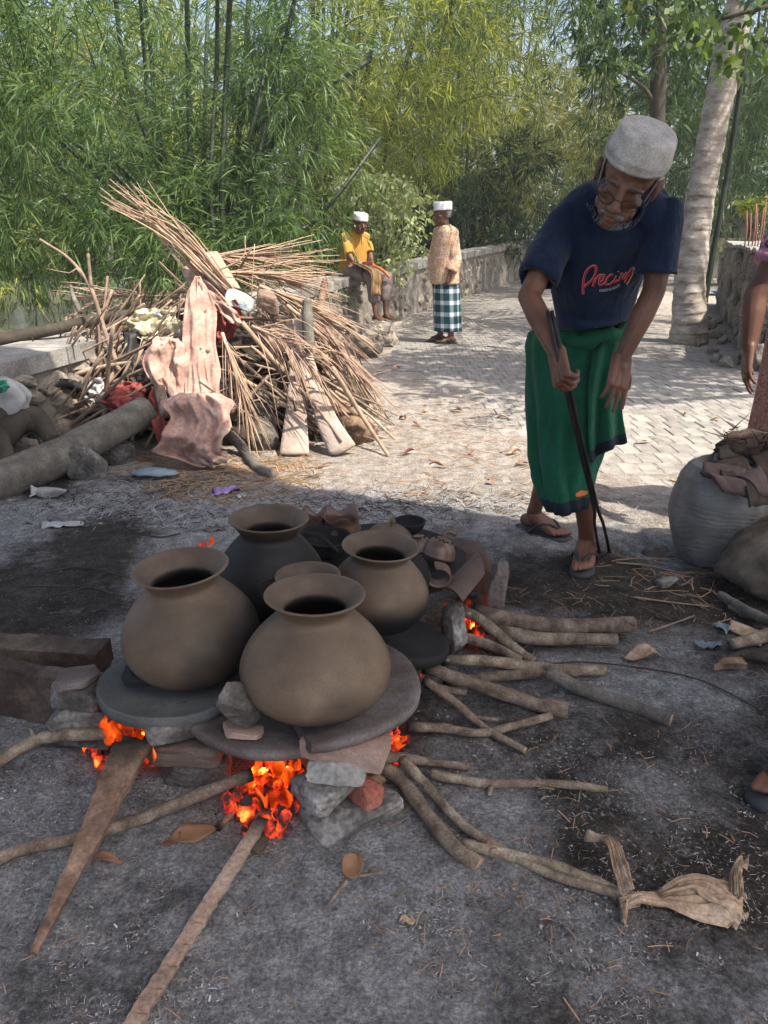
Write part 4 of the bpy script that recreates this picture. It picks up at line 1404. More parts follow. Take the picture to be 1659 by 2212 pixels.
def near_tree():
    """round-leaved tree standing to the right: its crown dapples the path, one branch hangs into the corner of the picture"""
    b = Vector((4.9, 5.2, 0))
    t = thing('tree', 'round-leaved tree whose leafy branch hangs in front of the palm top', 'tree', tuple(b))
    mb = MB()
    tube(mb, spath([b, b + Vector((-.1, 0, 1.6)), b + Vector((-.3, .1, 3.2)), b + Vector((-.5, .1, 4.6))], 24), (.16, .09), 12, lump=.08, seed=8)
    obj('trunk', mb, M['treebark'], t)
    br = MB()
    limbs = [(b + Vector((-.3, .1, 3.2)), (3.2, 5.4, 4.6)), (b + Vector((-.3, .1, 3.0)), (2.9, 4.7, 4.2)), (b + Vector((-.4, .1, 3.8)), (3.5, 6.3, 5.2)), (b + Vector((-.4, .1, 4.2)), (4.3, 5.4, 5.8)), (b + Vector((-.2, .1, 2.8)), tuple(D(1560, 40, 4.6))), (b + Vector((-.2, .1, 2.6)), tuple(D(1650, 90, 4.8)))]
    for a, c in limbs:
        c = Vector(c)
        tube(br, spath([a, a.lerp(c, .5) + Vector((0, 0, .12)), c], 12), (.045, .010), 6)
    obj('branches', br, M['treebark'], t, kind='stuff')
    # crown that gives dappled shade
    n = 2600
    u = nrg.normal(size=(n, 3)); u /= np.linalg.norm(u, axis=1, keepdims=True)
    c = np.array([4.1, 5.85, 4.9])[None, :] + u * np.array([2.6, 1.7, .85])[None, :] * (nrg.random(n) ** .45)[:, None]
    nz = vnoise(c * 1.7, 61)
    c = c[nz > -.14]
    V1 = sprays(c, nrg.normal(size=c.shape) + np.array([0, 0, -.3]), 5, .10, .08, 1.2, .2, True)
    # the hanging branch tips seen in the picture's top corner
    c2 = []
    for x0, y0, x1, y1, k in ((1310, -30, 1420, 45, 26), (1400, -20, 1520, 90, 40), (1500, 20, 1600, 120, 46), (1560, 60, 1680, 170, 50), (1440, 60, 1540, 110, 14), (1600, -30, 1690, 60, 30), (1540, 120, 1600, 170, 8)):
        for _ in range(k):
            c2.append(tuple(D(rnd.uniform(x0, x1), rnd.uniform(y0, y1), rnd.uniform(4.3, 5.2))))
    c2 = np.array(c2)[::3]
    V2 = sprays(c2, nrg.normal(size=c2.shape) * .7 + np.array([-.3, -.3, -.4]), 4, .052, .038, 1.1, .25, True)
    foliage('crown', [V1, V2], M['treeleaf'], t)
near_tree()

def leaning_pole():
    mb = MB()
    P = [D(1522, 640, 9.8), D(1538, 560, 9.8), D(1556, 460, 9.8), D(1578, 330, 9.8), D(1604, 150, 9.8), D(1625, -60, 9.8)]
    P[0].z = .03
    tube(mb, spath(P, 30), (.036, .026), 10)
    tag(obj('leaning_pole', mb, M['culm']), 'thin dark bamboo pole leaning between palm trunk and rod-topped wall', 'pole')
leaning_pole()

def hut():
    t = thing('hut', 'low open bamboo hut in shade far behind the palm trunk', 'hut', (9.5, 17.5, .1))
    Y = 17.5
    def B(x0, y0, x1, y1, name, m, th=.05, dy=0):
        a, b = D(x0, y1, Y + dy), D(x1, y0, Y + dy)
        mb = MB()
        box(mb, ((a.x + b.x) / 2, Y + dy, (a.z + b.z) / 2), (abs(b.x - a.x), th, abs(b.z - a.z)))
        return obj(name, mb, m, t, smooth=False)
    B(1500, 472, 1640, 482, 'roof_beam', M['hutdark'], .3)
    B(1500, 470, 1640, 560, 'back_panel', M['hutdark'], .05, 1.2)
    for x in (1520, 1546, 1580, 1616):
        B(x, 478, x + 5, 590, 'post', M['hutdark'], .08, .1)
    B(1500, 486, 1545, 514, 'plank', M['hutbamboo'], .04, .3)
    x = 1500
    while x < 1615:
        B(x, 514, x + 3.1, 562, 'slat', M['hutbamboo'], .03, 0)
        x += 4.4
    B(1500, 540, 1615, 544, 'rail', M['hutbamboo'], .04, -.05)
    B(1500, 562, 1610, 600, 'bench', M['mortar'], .6, .3)
    mb = MB()
    p = D(1540, 590, 15.5)
    sheet(mb, 14, 6, lambda u, v: (p.x - .5 + 1.0 * u, p.y - .2 + .5 * v, float(terrain(p.x, p.y)) + .06 + .05 * float(vnoise(np.array([[u * 6, v * 5, 0]]), 2)[0])), .006)
    tag(obj('tarpaulin', mb, M['ribbon']), 'crumpled blue tarpaulin on the ground before the low bamboo hut', 'tarpaulin')
hut()

# ------------------------------------------------------------------ smoke haze in the air
def haze():
    m, nt, out = newmat('smoky air')
    v = N_(nt, 'ShaderNodeVolumePrincipled')
    v.inputs['Color'].default_value = (0.93, 0.95, 0.97, 1)
    v.inputs['Density'].default_value = HAZE
    v.inputs['Anisotropy'].default_value = 0.2
    nt.links.new(v.outputs[0], out.inputs['Volume'])
    mb = MB()
    box(mb, (0, 100, 5.4), (900, 900, 15.2))
    obj('haze', mb, m, smooth=False, kind='stuff')
HAZE = 0.0022
if HAZE: haze()
# ------------------------------------------------------------------ the cooking place: stones, slabs, pots, fires
def pot_profile(R, rim, neck, h, zb, base_r=None):
    """outside from the bottom up, over the rim, down the inside"""
    zbelly = zb
    out = []
    br = R * 0.30 if base_r is None else base_r
    out.append((0.001, 0.0))
    for i in range(1, 10):          # rounded bottom up to the belly
        a = -pi / 2 + (pi / 2) * i / 10
        out.append((R * cos(a) ** 0.85, zbelly + zbelly * sin(a)))
    hn = h * 0.86
    for i in range(0, 15):          # belly to neck
        t = i / 14
        out.append((neck + (R - neck) * (1 - t ** 1.85), zbelly + (hn - zbelly) * t))
    for i in range(1, 6):           # flared rim
        t = i / 5
        out.append((neck + (rim - neck) * t ** 1.35, hn + (h - hn) * t ** 0.9))
    out.append((rim + .0025, h + .003))
    out.append((rim + .0005, h + .0065))
    out.append((rim - .006, h + .004))
    th = .010
    for i in range(4, -1, -1):
        t = i / 5
        out.append((neck + (rim - neck) * t ** 1.35 - th, hn + (h - hn) * t ** 0.9 + .003))
    for i in range(13, -1, -1):
        t = i / 14
        out.append((neck + (R - neck) * (1 - t ** 1.85) - th, zbelly + (hn - zbelly) * t - .004))
    for i in range(8, 0, -1):
        a = -pi / 2 + (pi / 2) * i / 10
        out.append(((R - th) * cos(a) ** 0.85, zbelly + (zbelly - th) * sin(a)))
    out.append((0.001, th))
    return out

def pot(label, c, R, rim, neck, h, zb, mt, soot, tilt=(0, 0), seed=0, group=None, name='clay_pot'):
    Rm = rot(tilt[0], tilt[1], 0)
    mb = MB()
    lathe(mb, pot_profile(R, rim, neck, h, zb), c, 96, Rm, .010, seed, att=soot)
    # throwing rings
    o = obj(name, mb, mt, att='char')
    return tag(o, label, 'pot', group)

def soot_and_inside(z0, z1, k=1.0, az=None):
    """soot from the fire climbing the wall of a pot between two heights (in the pot's own frame); az = (direction, share)"""
    def f(p, i=0):
        if i > 31: return .9 if i > 36 else .25  # inner wall set darker below the neck, slightly at the lip
        s = float(1 - sstep(z0, z1, p.z)) * k
        if az:
            a = atan2(p.y, p.x)
            q = .5 + .5 * cos(a - az[0])
            s = max(s, az[1] * q ** 2 * (1 - float(sstep(az[2], az[3], p.z))))
        return min(1.0, s)
    return f

G_POT = 'large brown round pots on the fire'
ZP = 0.205
def at_depth(x, y, dp):
    return Vector((0, 0, CAM_H)) + ray(x, y) * dp

PF = Vector((-.159, 1.545, .198))
pot('front brown clay pot, largest in view, on the broken slab over the fire', PF, .172, .110, .078, .290, .113, M['clay'], soot_and_inside(.01, .075, .9), (radians(-1), radians(1)), 1, G_POT)
PL = Vector((-.470, 1.695, .196))
pot('brown clay pot tilted on the round grey slab beside the front pot', PL, .168, .112, .080, .298, .118, M['clay'], soot_and_inside(.02, .085, .95, (radians(-15), .95, .14, .28)), (radians(2), radians(-3.5)), 2, G_POT)
PB = Vector((-.325, 1.995, .187))
pot('sooty dark pot standing behind the other large pots', PB, .160, .108, .078, .315, .125, M['clay'], soot_and_inside(.27, .345, .93), (0, radians(1)), 3, G_POT)
PR = Vector((-.022, 1.93, .205))
pot('brown pot with black sooty bottom on the dark slab near the roof tile', PR, .142, .104, .076, .244, .102, M['clay'], soot_and_inside(.075, .15, 1.0, (radians(170), .75, .14, .24)), (radians(1), radians(3)), 4, G_POT)
pot('smaller eared clay pot, only its mouth seen behind the front pot', Vector((-.195, 1.79, .195)), .094, .083, .066, .228, .085, M['clay'], soot_and_inside(.1, .2, .8), (0, 0), 5)
mb = MB()
p0 = D(574, 1275, 1.76)
tube(mb, spath([p0 + Vector((.02, .02, .025)), p0 + Vector((-.015, 0, .02)), p0 + Vector((-.012, 0, -.015)), p0 + Vector((.03, .02, -.02))], 10), .006, 8)
ear = obj('ear_handle', mb, M['claydark'], bpy.data.objects['clay_pot.004'])

# small ware on the back slab
def fluted(label, c, r, h, mt, seed, lob=5, tilt=(0, 0)):
    prof = [(.001, 0), (r * .55, .004), (r * .86, h * .25), (r * .92, h * .5), (r * .80, h * .74), (r * .84, h * .86), (r * 1.0, h), (r * .985, h * 1.012), (r * .80, h * .88), (r * .74, h * .74), (r * .82, h * .5), (r * .5, h * .1), (.001, h * .08)]
    def fl(a, rr, z):
        t = max(0, (z / h - .7) / .3)
        return rr * (1 + .10 * t * cos(lob * a + seed)), z + .014 * t * cos(lob * a + seed)
    mb = MB()
    lathe(mb, prof, c, 80, rot(tilt[0], tilt[1], 0), .0, seed, fl)
    return tag(obj('fluted_pot', mb, mt, att='char'), label, 'pot')

fluted('small glossy brown pot with wavy lip behind the brown sooty-bottomed pot', Vector((-.148, 2.52, .219)), .074, .105, M['clayshine'], 1)
fluted('small wavy-lipped pot half hidden by the rim of the dark back pot', Vector((-.252, 2.53, .219)), .058, .10, M['clayshine'], 2.5)

def bowl(label, c, r, h, mt, tilt=(0, 0), name='clay_bowl', th=.010):
    prof = [(.001, 0)] + [(r * sin(a) , h * (1 - cos(a))) for a in np.linspace(.2, pi / 2, 9)] + [(r + .003, h + .004), (r - th * .6, h + .005)] + [((r - th) * sin(a), th + (h - th) * (1 - cos(a))) for a in np.linspace(pi / 2, .2, 9)] + [(.001, th)]
    mb = MB()
    lathe(mb, prof, c, 64, rot(tilt[0], tilt[1], 0), .008, 1)
    return tag(obj(name, mb, mt, att='char'), label, 'bowl')

bowl('black bowl with a strap handle between the dark back pot and the brown sooty-bottomed pot', G(700, 1202, .217), .085, .075, M['claydark'], (radians(4), radians(5)))
mb = MB()
tube(mb, spath([G(652, 1150, .32), G(690, 1158, .33), G(730, 1192, .28)], 12), .007, 8, sx=.5)
obj('strap_handle', mb, M['claydark'], bpy.data.objects['clay_bowl'])
bowl('wide dark ring-rimmed dish behind the brown sooty-bottomed pot', G(884, 1152, .225), .056, .045, M['claydark'], (radians(2), 0), 'clay_dish', .006)

def dome(label, c, r, h, mt, tilt=(0, 0), holes=False, knob=None, name='pot_lid'):
    """lid: outside dome and an underside"""
    prof = [(.001, h)] + [(r * sin(a), h * cos(a) ** .9) for a in np.linspace(.12, pi / 2 - .08, 12)] + [(r * 1.02, .004), (r * .99, -.002), (r * .9, .004), (.001, .02)]
    Rm = rot(tilt[0], tilt[1], 0)
    mb = MB()
    lathe(mb, prof, c, 56, Rm)
    t = obj(name, mb, mt, att='char')
    tag(t, label, 'lid')
    if holes:
        hb = MB()
        for q in range(16):
            a = q * 2.4
            rr = r * (.25 + .45 * ((q * .37) % 1))
            z = h * cos(math.asin(min(.95, rr / r))) ** .9
            d = Vector((rr * cos(a), rr * sin(a), z))
            nrm = Vector((d.x / r ** 2, d.y / r ** 2, d.z / h ** 2)).normalized()
            tube(hb, [Vector(c) + Rm @ (d - nrm * .003), Vector(c) + Rm @ (d + nrm * .0012)], .0042, 8)
        obj('pierced_holes', hb, M['claydark'], t)
    if knob:
        kb = MB()
        tube(kb, spath([Vector(c) + Rm @ Vector((0, 0, h - .005)), Vector(c) + Rm @ Vector((0, 0, h + .012)), Vector(c) + Rm @ Vector((knob * .35, 0, h + .022)), Vector(c) + Rm @ Vector((knob, .0, h + .018))], 10), (.009, .008), 8, lump=.15, seed=3)
        obj('knob', kb, mt, t)
    return t
dome('rounded brown lid resting behind the rim of the brown sooty-bottomed pot', G(842, 1166, .235), .082, .055, M['clay'], (radians(4), radians(10)), knob=-.012)
dome('small pierced shiny clay dome nearer the pot rim', G(908, 1188, .235), .042, .055, M['clayshine'], (radians(-8), radians(-12)), True)
dome('larger pierced shiny clay dome with a twisted knob beside the fire stones', G(946, 1202, .228), .056, .070, M['clayshine'], (radians(-10), radians(15)), True, .04)
bowl('glossy little brown bowl upturned among the pierced domes', G(908, 1220, .25), .040, .038, M['clayshine'], (radians(160), radians(10)), 'little_bowl', .006)
# curled shell shaped piece
mb = MB()
c0 = G(945, 1243, .245)
def curl(u, v):
    a = -2.6 + 4.4 * u
    r = .034 + .008 * u
    return c0 + Vector((r * cos(a), (v - .5) * .05, r * sin(a) * .8)) + Vector((0, 0, 0))
sheet(mb, 20, 5, curl, .008)
tag(obj('curled_shard', mb, M['clayshine']), 'curled brown clay piece like an open shell under the pierced domes', 'clay piece')

# slabs over the fire
def slab(label, c, r, th, mt, tilt=(0, 0), keep=None, seed=0, name='clay_slab', dish=.012, wob=.02):
    """thick round clay plate; keep(x,y)->bool keeps a piece of it; the broken edge is a wall"""
    b = bmesh.new()
    n, m = 64, 14
    rg = random.Random(seed)
    def rr(a): return r * (1 + wob * sin(2 * a + seed) + wob * .6 * sin(5 * a + seed * 2))
    Rm = rot(tilt[0], tilt[1], 0)
    V, F = [], []
    mb = MB()
    prof = [(.0, 0), (.25, 0), (.5, .1), (.75, .35), (.9, .75), (.965, 1.0), (.992, .75), (1.0, .2), (.99, -.5), (.95, -.95), (.8, -1.25), (.4, -1.5), (.0, -1.5)]
    verts = []
    for (q, h) in prof:
        row = []
        for k in range(n):
            a = 2 * pi * k / n
            z = h * dish if h >= 0 else h * th * .66
            p = Vector((rr(a) * q * cos(a), rr(a) * q * sin(a), z))
            row.append(b.verts.new(p))
        verts.append(row)
    for i in range(len(prof) - 1):
        for k in range(n):
            try: b.faces.new((verts[i][k], verts[i + 1][k], verts[i + 1][(k + 1) % n], verts[i][(k + 1) % n]))
            except ValueError: pass
    bmesh.ops.remove_doubles(b, verts=b.verts, dist=1e-5)
    if keep:   # list of (point, normal): cut away what lies on the normal's side
        for (px, py), (nx, ny) in keep:
            g = b.verts[:] + b.edges[:] + b.faces[:]
            res = bmesh.ops.bisect_plane(b, geom=g, plane_co=(px, py, 0), plane_no=(nx, ny, .12), clear_outer=True)
            ed = [e for e in res['geom_cut'] if isinstance(e, bmesh.types.BMEdge)]
            bmesh.ops.contextual_create(b, geom=ed)
    bmesh.ops.recalc_face_normals(b, faces=b.faces)
    for v in b.verts:
        q = vnoise(np.array([[v.co.x * 14 + seed, v.co.y * 14, v.co.z * 20]]), seed)[0]
        v.co = Vector(c) + Rm @ (v.co + Vector((0, 0, .0025 * q)))
    me = bpy.data.meshes.new(name)
    b.to_mesh(me)
    b.free()
    at = me.attributes.new('char', 'FLOAT', 'POINT')
    o = obj(name, me, mt)
    md = o.modifiers.new('edge', 'EDGE_SPLIT')
    md.split_angle = radians(40)
    return tag(o, label, 'clay slab')

SP1, SP2 = G(652, 1584, .19), G(694, 1614, .19)
slab('round grey clay slab carrying the tilted pot, whole rim showing', (-.535, 1.662, .185), .178, .035, M['greyplate'], (radians(-3), radians(2)), None, 3)
slab('larger broken piece of the front slab, its pale rim curving beside the front pot', (-.155, 1.645, .190), .252, .030, M['plate'], (radians(-2), radians(-1)), [((SP1.x + .155, SP1.y - 1.645), (-1, -.40))], 5)
slab('lower broken piece of the front slab lying under the wedge stone', (-.26, 1.655, .150), .245, .030, M['plate'], (radians(-2), radians(2)), [((.10, -.05), (1, .22))], 8)
slab('big black clay slab under the brown sooty-bottomed pot', (-.02, 1.985, .158), .215, .035, M['claydark'], (radians(-9), radians(13)), None, 9)
slab('dark clay slab holding the small ware at the back of the fire', (-.01, 2.43, .20), .30, .03, M['claydark'], (0, radians(2)), None, 12)
slab('soot black slab under the dark back pot', (-.33, 2.0, .17), .20, .03, M['claydark'], (0, 0), None, 13)
# thick black slab standing on edge against the pot
mb = MB()
c = G(900, 1245, .275)
lathe(mb, [(.001, .009), (.058, .009), (.066, .004), (.068, 0), (.066, -.006), (.058, -.010), (.001, -.010)], c, 40, rot(radians(8), radians(72), radians(-25)))
tag(obj('clay_disc', mb, M['claydark'], att='char'), 'thick black disc propped upright against the brown sooty-bottomed pot', 'clay disc')

# roof tile bridging the stones
def roof_tile():
    a0, a1 = G(955, 1274, .205), G(1034, 1196, .27)
    b0, b1 = G(1000, 1304, .185), G(1048, 1243, .24)
    mb = MB()
    def fn(u, v):
        p = (a0.lerp(a1, u)).lerp(b0.lerp(b1, u), v)
        p = p + Vector((.0, .01, .016 * sin(v * pi)))
        return p
    sheet(mb, 12, 8, fn, .011)
    tag(obj('roof_tile', mb, M['tiledark'], smooth=False), 'smoked brown roof tile leaning from the stones towards the pots', 'tile')
roof_tile()

# stones that carry the slabs
def stone(label, c, s, ang=0, mt=None, seed=0, tilt=(0, 0), n=9, p=4.0, cuts=6, rough=.05, name='fire_stone', cat='stone', group=None):
    mb = MB()
    rock(mb, c, s, rot(tilt[0], tilt[1], ang), seed, n, p, cuts, rough, (.66, .95))
    return tag(obj(name, mb, mt or M['firestone'], smooth=False), label, cat, group)
# three-stone stack at the near right of the fire
def stack_at(px, z): return G(px[0], px[1], z)
g = G(738, 1800)
stone('bottom slab of the near stone stack, pale grey with broken edge', (g.x + .015, g.y + .05, .026), (.20, .17, .060), radians(38), None, 11, (0, 0), 12, 8, 4)
stone('sooty grey block in the middle of the near stone stack', (g.x - .03, g.y + .07, .080), (.15, .13, .066), radians(40), None, 12, (0, radians(2)), 12, 7, 4, .05)
stone('broken red brick end showing in the near stone stack', (g.x + .045, g.y + .055, .078), (.055, .10, .060), radians(42), M['brick'], 15, (0, radians(2)), 10, 7, 4, .05)
stone('upper pale chipped block of the near stone stack', (g.x - .01, g.y + .06, .130), (.13, .11, .050), radians(-6), M['coping'], 13, (0, radians(-2)), 12, 8, 4)
# flat tile brick on top
def tile_block():
    a, b = G(645, 1600, .192), G(824, 1640, .180)
    d = (b - a).normalized()
    nrm = Vector((-d.y, d.x, 0)).normalized()
    mb = MB()
    up = Vector((0, 0, 1))
    th, dp = .046, .10
    V = []
    for q in (a, b):
        for w in (0, 1):
            for h in (0, -1):
                V.append(q + nrm * dp * w + up * th * h + Vector((rnd.uniform(-.003, .003), rnd.uniform(-.003, .003), rnd.uniform(-.002, .002))))
    bm = bmesh.new()
    vs = [bm.verts.new(v) for v in V]
    for f in ((0, 1, 5, 4), (2, 6, 7, 3), (0, 4, 6, 2), (1, 3, 7, 5), (0, 2, 3, 1), (4, 5, 7, 6)):
        bm.faces.new([vs[i] for i in f])
    bmesh.ops.recalc_face_normals(bm, faces=bm.faces)
    bmesh.ops.subdivide_edges(bm, edges=bm.edges, cuts=7, use_grid_fill=True)
    bmesh.ops.bevel(bm, geom=[e for e in bm.edges if e.calc_face_angle(0) > 1.0], offset=.0025, segments=2, affect='EDGES')
    for v in bm.verts:
        v.co += Vector((0, 0, .002)) * float(fbm(np.array([tuple(v.co * 30)]), 2, 3)[0]) + nrm * .0025 * float(fbm(np.array([tuple(v.co * 40)]), 7, 3)[0])
    me = bpy.data.meshes.new('tile_block')
    bm.to_mesh(me); bm.free()
    tag(obj('tile_block', me, M['tile'], smooth=False), 'pinkish cracked tile block topping the near stone stack', 'tile')
tile_block()
# centre stack
g = G(390, 1705)
stone('bottom block of the centre stone stack', (g.x + .02, g.y + .05, .035), (.18, .14, .078), radians(8), M['sootshade'], 21, (0, 0), 12, 9, 4)
stone('brown cracked brick in the middle of the centre stone stack', (g.x + .02, g.y + .045, .098), (.17, .12, .058), radians(-4), M['tiledark'], 22, (0, 0), 12, 8, 4)
stone('grey angular top rock of the centre stone stack', (g.x - .015, g.y + .045, .150), (.13, .12, .080), radians(22), M['sootshade'], 23, (radians(6), radians(5)), 12, 6, 3)
# left stack
g = G(175, 1650)
stone('bottom rock of the stone stack nearest the dark beams', (g.x, g.y + .07, .04), (.18, .13, .085), radians(-20), M['sootshade'], 31, (0, 0), 12, 6, 4)
stone('middle block of the stone stack nearest the dark beams', (g.x - .005, g.y + .08, .105), (.17, .12, .062), radians(8), M['sootshade'], 32, (0, 0), 12, 8, 4)
stone('upper block of the stone stack nearest the dark beams', (g.x - .01, g.y + .085, .158), (.14, .11, .055), radians(-12), M['sootshade'], 33, (0, 0), 12, 8, 4)
stone('thin ash covered slab topping the stone stack nearest the dark beams', (g.x - .005, g.y + .085, .197), (.115, .09, .022), radians(15), M['plate'], 34, (0, radians(-4)), 10, 7, 4, .04)
# other stones
p = at_depth(516, 1520, 1.715)
stone('wedge shaped grey stone jammed between the two front pots', p, (.075, .080, .17), radians(35), M['sootshade'], 41, (radians(24), radians(-34)), 12, 3)
p = G(520, 1580, .175)
stone('small reddish brick chip under the wedge stone', p, (.10, .05, .022), radians(-12), M['tile'], 42, (0, 0), 8, 7, 3, .04)
p = G(300, 1465, .225)
stone('mossy dark stone propping the tilted pot on the grey slab', p, (.10, .06, .04), radians(-30), M['claydark'], 43, (0, radians(10)), 10, 4)
p = G(982, 1358, .085)
stone('tall pale stone under the black slab beside the glowing embers', (p.x, p.y, .08), (.075, .10, .17), radians(10), None, 44, (0, 0), 12, 4)
p = G(886, 1520, .075)
stone('small pale stone under the rim of the broken front slab', (p.x - .01, p.y + .06, .075), (.06, .08, .15), radians(5), None, 45, (0, 0), 10, 4)
p = G(1070, 1272, .11)
stone('large brownish rock at the back corner of the fire', (p.x, p.y, .10), (.075, .13, .22), radians(-8), M['stone'], 46, (0, radians(5)), 12, 4)
p = G(1012, 1222, .11)
stone('brown flat rock behind the leaning roof tile', (p.x, p.y, .11), (.15, .12, .20), radians(20), M['tiledark'], 47, (0, 0), 12, 5)
stone('hidden prop stone under the slab with the small ware', (-.1, 2.45, .085), (.16, .14, .17), .3, None, 48)
stone('squat stone under the back of the black slab', (-.2, 2.1, .07), (.14, .14, .14), .3, None, 49)

# ------------------------------------------------------------------ fires
def flame_tongue(mb, c, h, r, seed, lean=(0, 0)):
    n, m = 9, 9
    V, F = [], []
    for i in range(m + 1):
        t = i / m
        rr = r * (sin(pi * min(1, t * 1.05 + .06)) ** .8) * (1 - t) ** .35 + .0005
        ox = lean[0] * t + .22 * r * sin(t * 5 + seed)
        oy = lean[1] * t + .22 * r * cos(t * 4 + seed * 2)
        for k in range(n):
            a = 2 * pi * k / n + t * 1.5
            V.append(Vector(c) + Vector((ox + rr * cos(a) * (1 + .25 * sin(3 * a + seed)), oy + rr * sin(a) * .7, h * t)))
    for i in range(m):
        for k in range(n):
            F.append((i * n + k, i * n + (k + 1) % n, (i + 1) * n + (k + 1) % n, (i + 1) * n + k))
    mb.add(V, F)

def E(x, y): 
    q = G(x, y); return (q.x, q.y)
def fire(label, spots, ember_c, ember_r, n_em, zf=.07, ztop=.16, dens=2):
    t = thing('fire', label, 'fire', (ember_c[0], ember_c[1], 0))
    if spots:
        mb = MB()
        for i, (x, y, dp, h, r) in enumerate(spots):
            p = G(x, y, zf)
            for w in range(dens):
                flame_tongue(mb, p + Vector((rnd.gauss(0, r * .7), rnd.gauss(0, r * .7), rnd.uniform(-.2, .1) * h)), min(ztop - p.z, h * rnd.uniform(.6, 1.15)), r * rnd.uniform(.5, 1.0), i * 1.7 + x + w, (rnd.gauss(0, .014), rnd.gauss(0, .01)))
        obj('flames', mb, M['fire'], t, kind='stuff')
    mb = MB()
    for i in range(int(n_em * .8)):
        a, q = rnd.uniform(0, 2 * pi), rnd.random() ** .6
        s = rnd.uniform(.012, .032)
        rock(mb, (ember_c[0] + ember_r[0] * q * cos(a), ember_c[1] + ember_r[1] * q * sin(a), rnd.uniform(.004, .035)), (s * rnd.uniform(.8, 1.8), s, s * .8), rot(rnd.random() * 3, rnd.random() * 3, rnd.random() * 3), i + int(ember_c[0] * 100), 3, 4, 4, .1)
    obj('embers', mb, M['ember'], t, smooth=False, kind='stuff')
    mb = MB()
    for i in range(n_em // 2):
        a, q = rnd.uniform(0, 2 * pi), rnd.random() ** .6 * .6
        s = rnd.uniform(.012, .03)
        rock(mb, (ember_c[0] + ember_r[0] * q * cos(a), ember_c[1] + .09 + ember_r[1] * q * sin(a), rnd.uniform(.004, .03)), (s * 1.4, s, s * .8), rot(rnd.random() * 3, rnd.random() * 3, rnd.random() * 3), i, 3, 4, 4, .1)
    obj('hot_embers', mb, M['emberhot'], t, smooth=False, kind='stuff')
    return t
fire('orange flames licking out under the round grey slab', [(x, y, d, h, r) for x, y, d, h, r in ((228, 1572, 1.74, .05, .016), (245, 1578, 1.72, .055, .018), (264, 1580, 1.71, .05, .020), (284, 1580, 1.70, .048, .020), (303, 1578, 1.69, .042, .018), (322, 1568, 1.69, .03, .014), (336, 1560, 1.69, .022, .011), (256, 1600, 1.73, .05, .018), (275, 1605, 1.73, .055, .018), (238, 1600, 1.75, .05, .015), (300, 1600, 1.72, .05, .016), (318, 1650, 1.66, .05, .010), (316, 1625, 1.66, .04, .009))],
     E(285, 1625), (.12, .10), 60, .10, .165, 3)
fire('red glowing fire between the centre and near stone stacks', [(x, y, d, h, r) for x, y, d, h, r in ((560, 1695, 1.56, .05, .018), (580, 1700, 1.56, .075, .022), (600, 1695, 1.57, .075, .022), (620, 1688, 1.58, .07, .02), (636, 1670, 1.58, .05, .014), (552, 1655, 1.58, .03, .009), (590, 1735, 1.52, .06, .014), (610, 1750, 1.50, .05, .012), (575, 1745, 1.50, .05, .010), (568, 1725, 1.52, .05, .012), (625, 1730, 1.53, .045, .010), (605, 1665, 1.62, .05, .02), (570, 1668, 1.62, .05, .018), (470, 1535, 1.72, .025, .009), (478, 1530, 1.73, .025, .008), (654, 1592, 1.60, .012, .006))],
     E(590, 1735), (.10, .12), 110, .035, .115)
fire('small orange flames under the rim of the broken front slab', [(x, y, d, h, r) for x, y, d, h, r in ((818, 1612, 1.70, .03, .011), (830, 1614, 1.70, .034, .012), (842, 1615, 1.70, .036, .012), (854, 1613, 1.71, .034, .012), (866, 1608, 1.71, .032, .010), (912, 1462, 1.9, .01, .006))],
     E(845, 1640), (.06, .06), 34, .10, .16)
fire('small flames and red embers beside the roof tile', [(x, y, d, h, r) for x, y, d, h, r in ((1000, 1308, 2.12, .025, .012), (1015, 1308, 2.12, .028, .012), (1030, 1310, 2.12, .022, .012), (958, 1308, 2.06, .015, .007), (1008, 1360, 2.05, .022, .010), (990, 1360, 2.04, .02, .009))],
     E(1020, 1375), (.07, .08), 60, .05, .20)
fire('single orange flame rising behind the tilted pot', [(x, y, d, h, r) for x, y, d, h, r in ((436, 1185, 2.2, .04, .014), (447, 1185, 2.2, .045, .014), (456, 1180, 2.2, .045, .012))],
     E(450, 1240), (.09, .09), 30, .10, .20)

# ------------------------------------------------------------------ firewood pushed under the slabs
G_FW = 'branches fed into the fire'
def branch(label, pts, r, mt='bark', charend=0.0, name='branch', n=9, lump=.15, seed=0, stubs=(), group=G_FW, cat='branch', cut=True):
    """pts: (x,y,z over ground) in picture points"""
    P = []
    for q in pts:
        z = q[2] if len(q) > 2 else r[0] if isinstance(r, tuple) else r
        P.append(G(q[0], q[1], z))
    S = spath(P, max(14, 7 * len(P)))
    mb = MB()
    ch = (lambda s: max(0, 1 - s / charend)) if charend > 0 else None
    tube(mb, S, r, n, lump, seed, att=ch, lfreq=2.0)
    mb.fm[-1] = 1
    T = [S[min(len(S) - 1, int(len(S) * f))] for f, _, _ in stubs]
    for b, (f, v, rr) in zip(T, stubs):
        tube(mb, [b, b + Vector(v) * .6, b + Vector(v)], (rr, rr * .6), 6, .1, seed)
    # knots
    rg = random.Random(seed + 99)
    for k in range(int(3 + len(S) / 8)):
        i = rg.randrange(1, len(S) - 1)
        rr = r if not isinstance(r, tuple) else r[0] + (r[-1] - r[0]) * i / len(S)
        a = rg.uniform(0, 2 * pi)
        d = Vector((cos(a), sin(a), .6)).normalized()
        rock(mb, S[i] + d * rr * .75, (rr * .9, rr * .9, rr * .6), None, k, 3, 3, 3, .1)
    o = obj(name, mb, [M[mt], M['endwood']], att='char')
    return tag(o, label, cat, group)

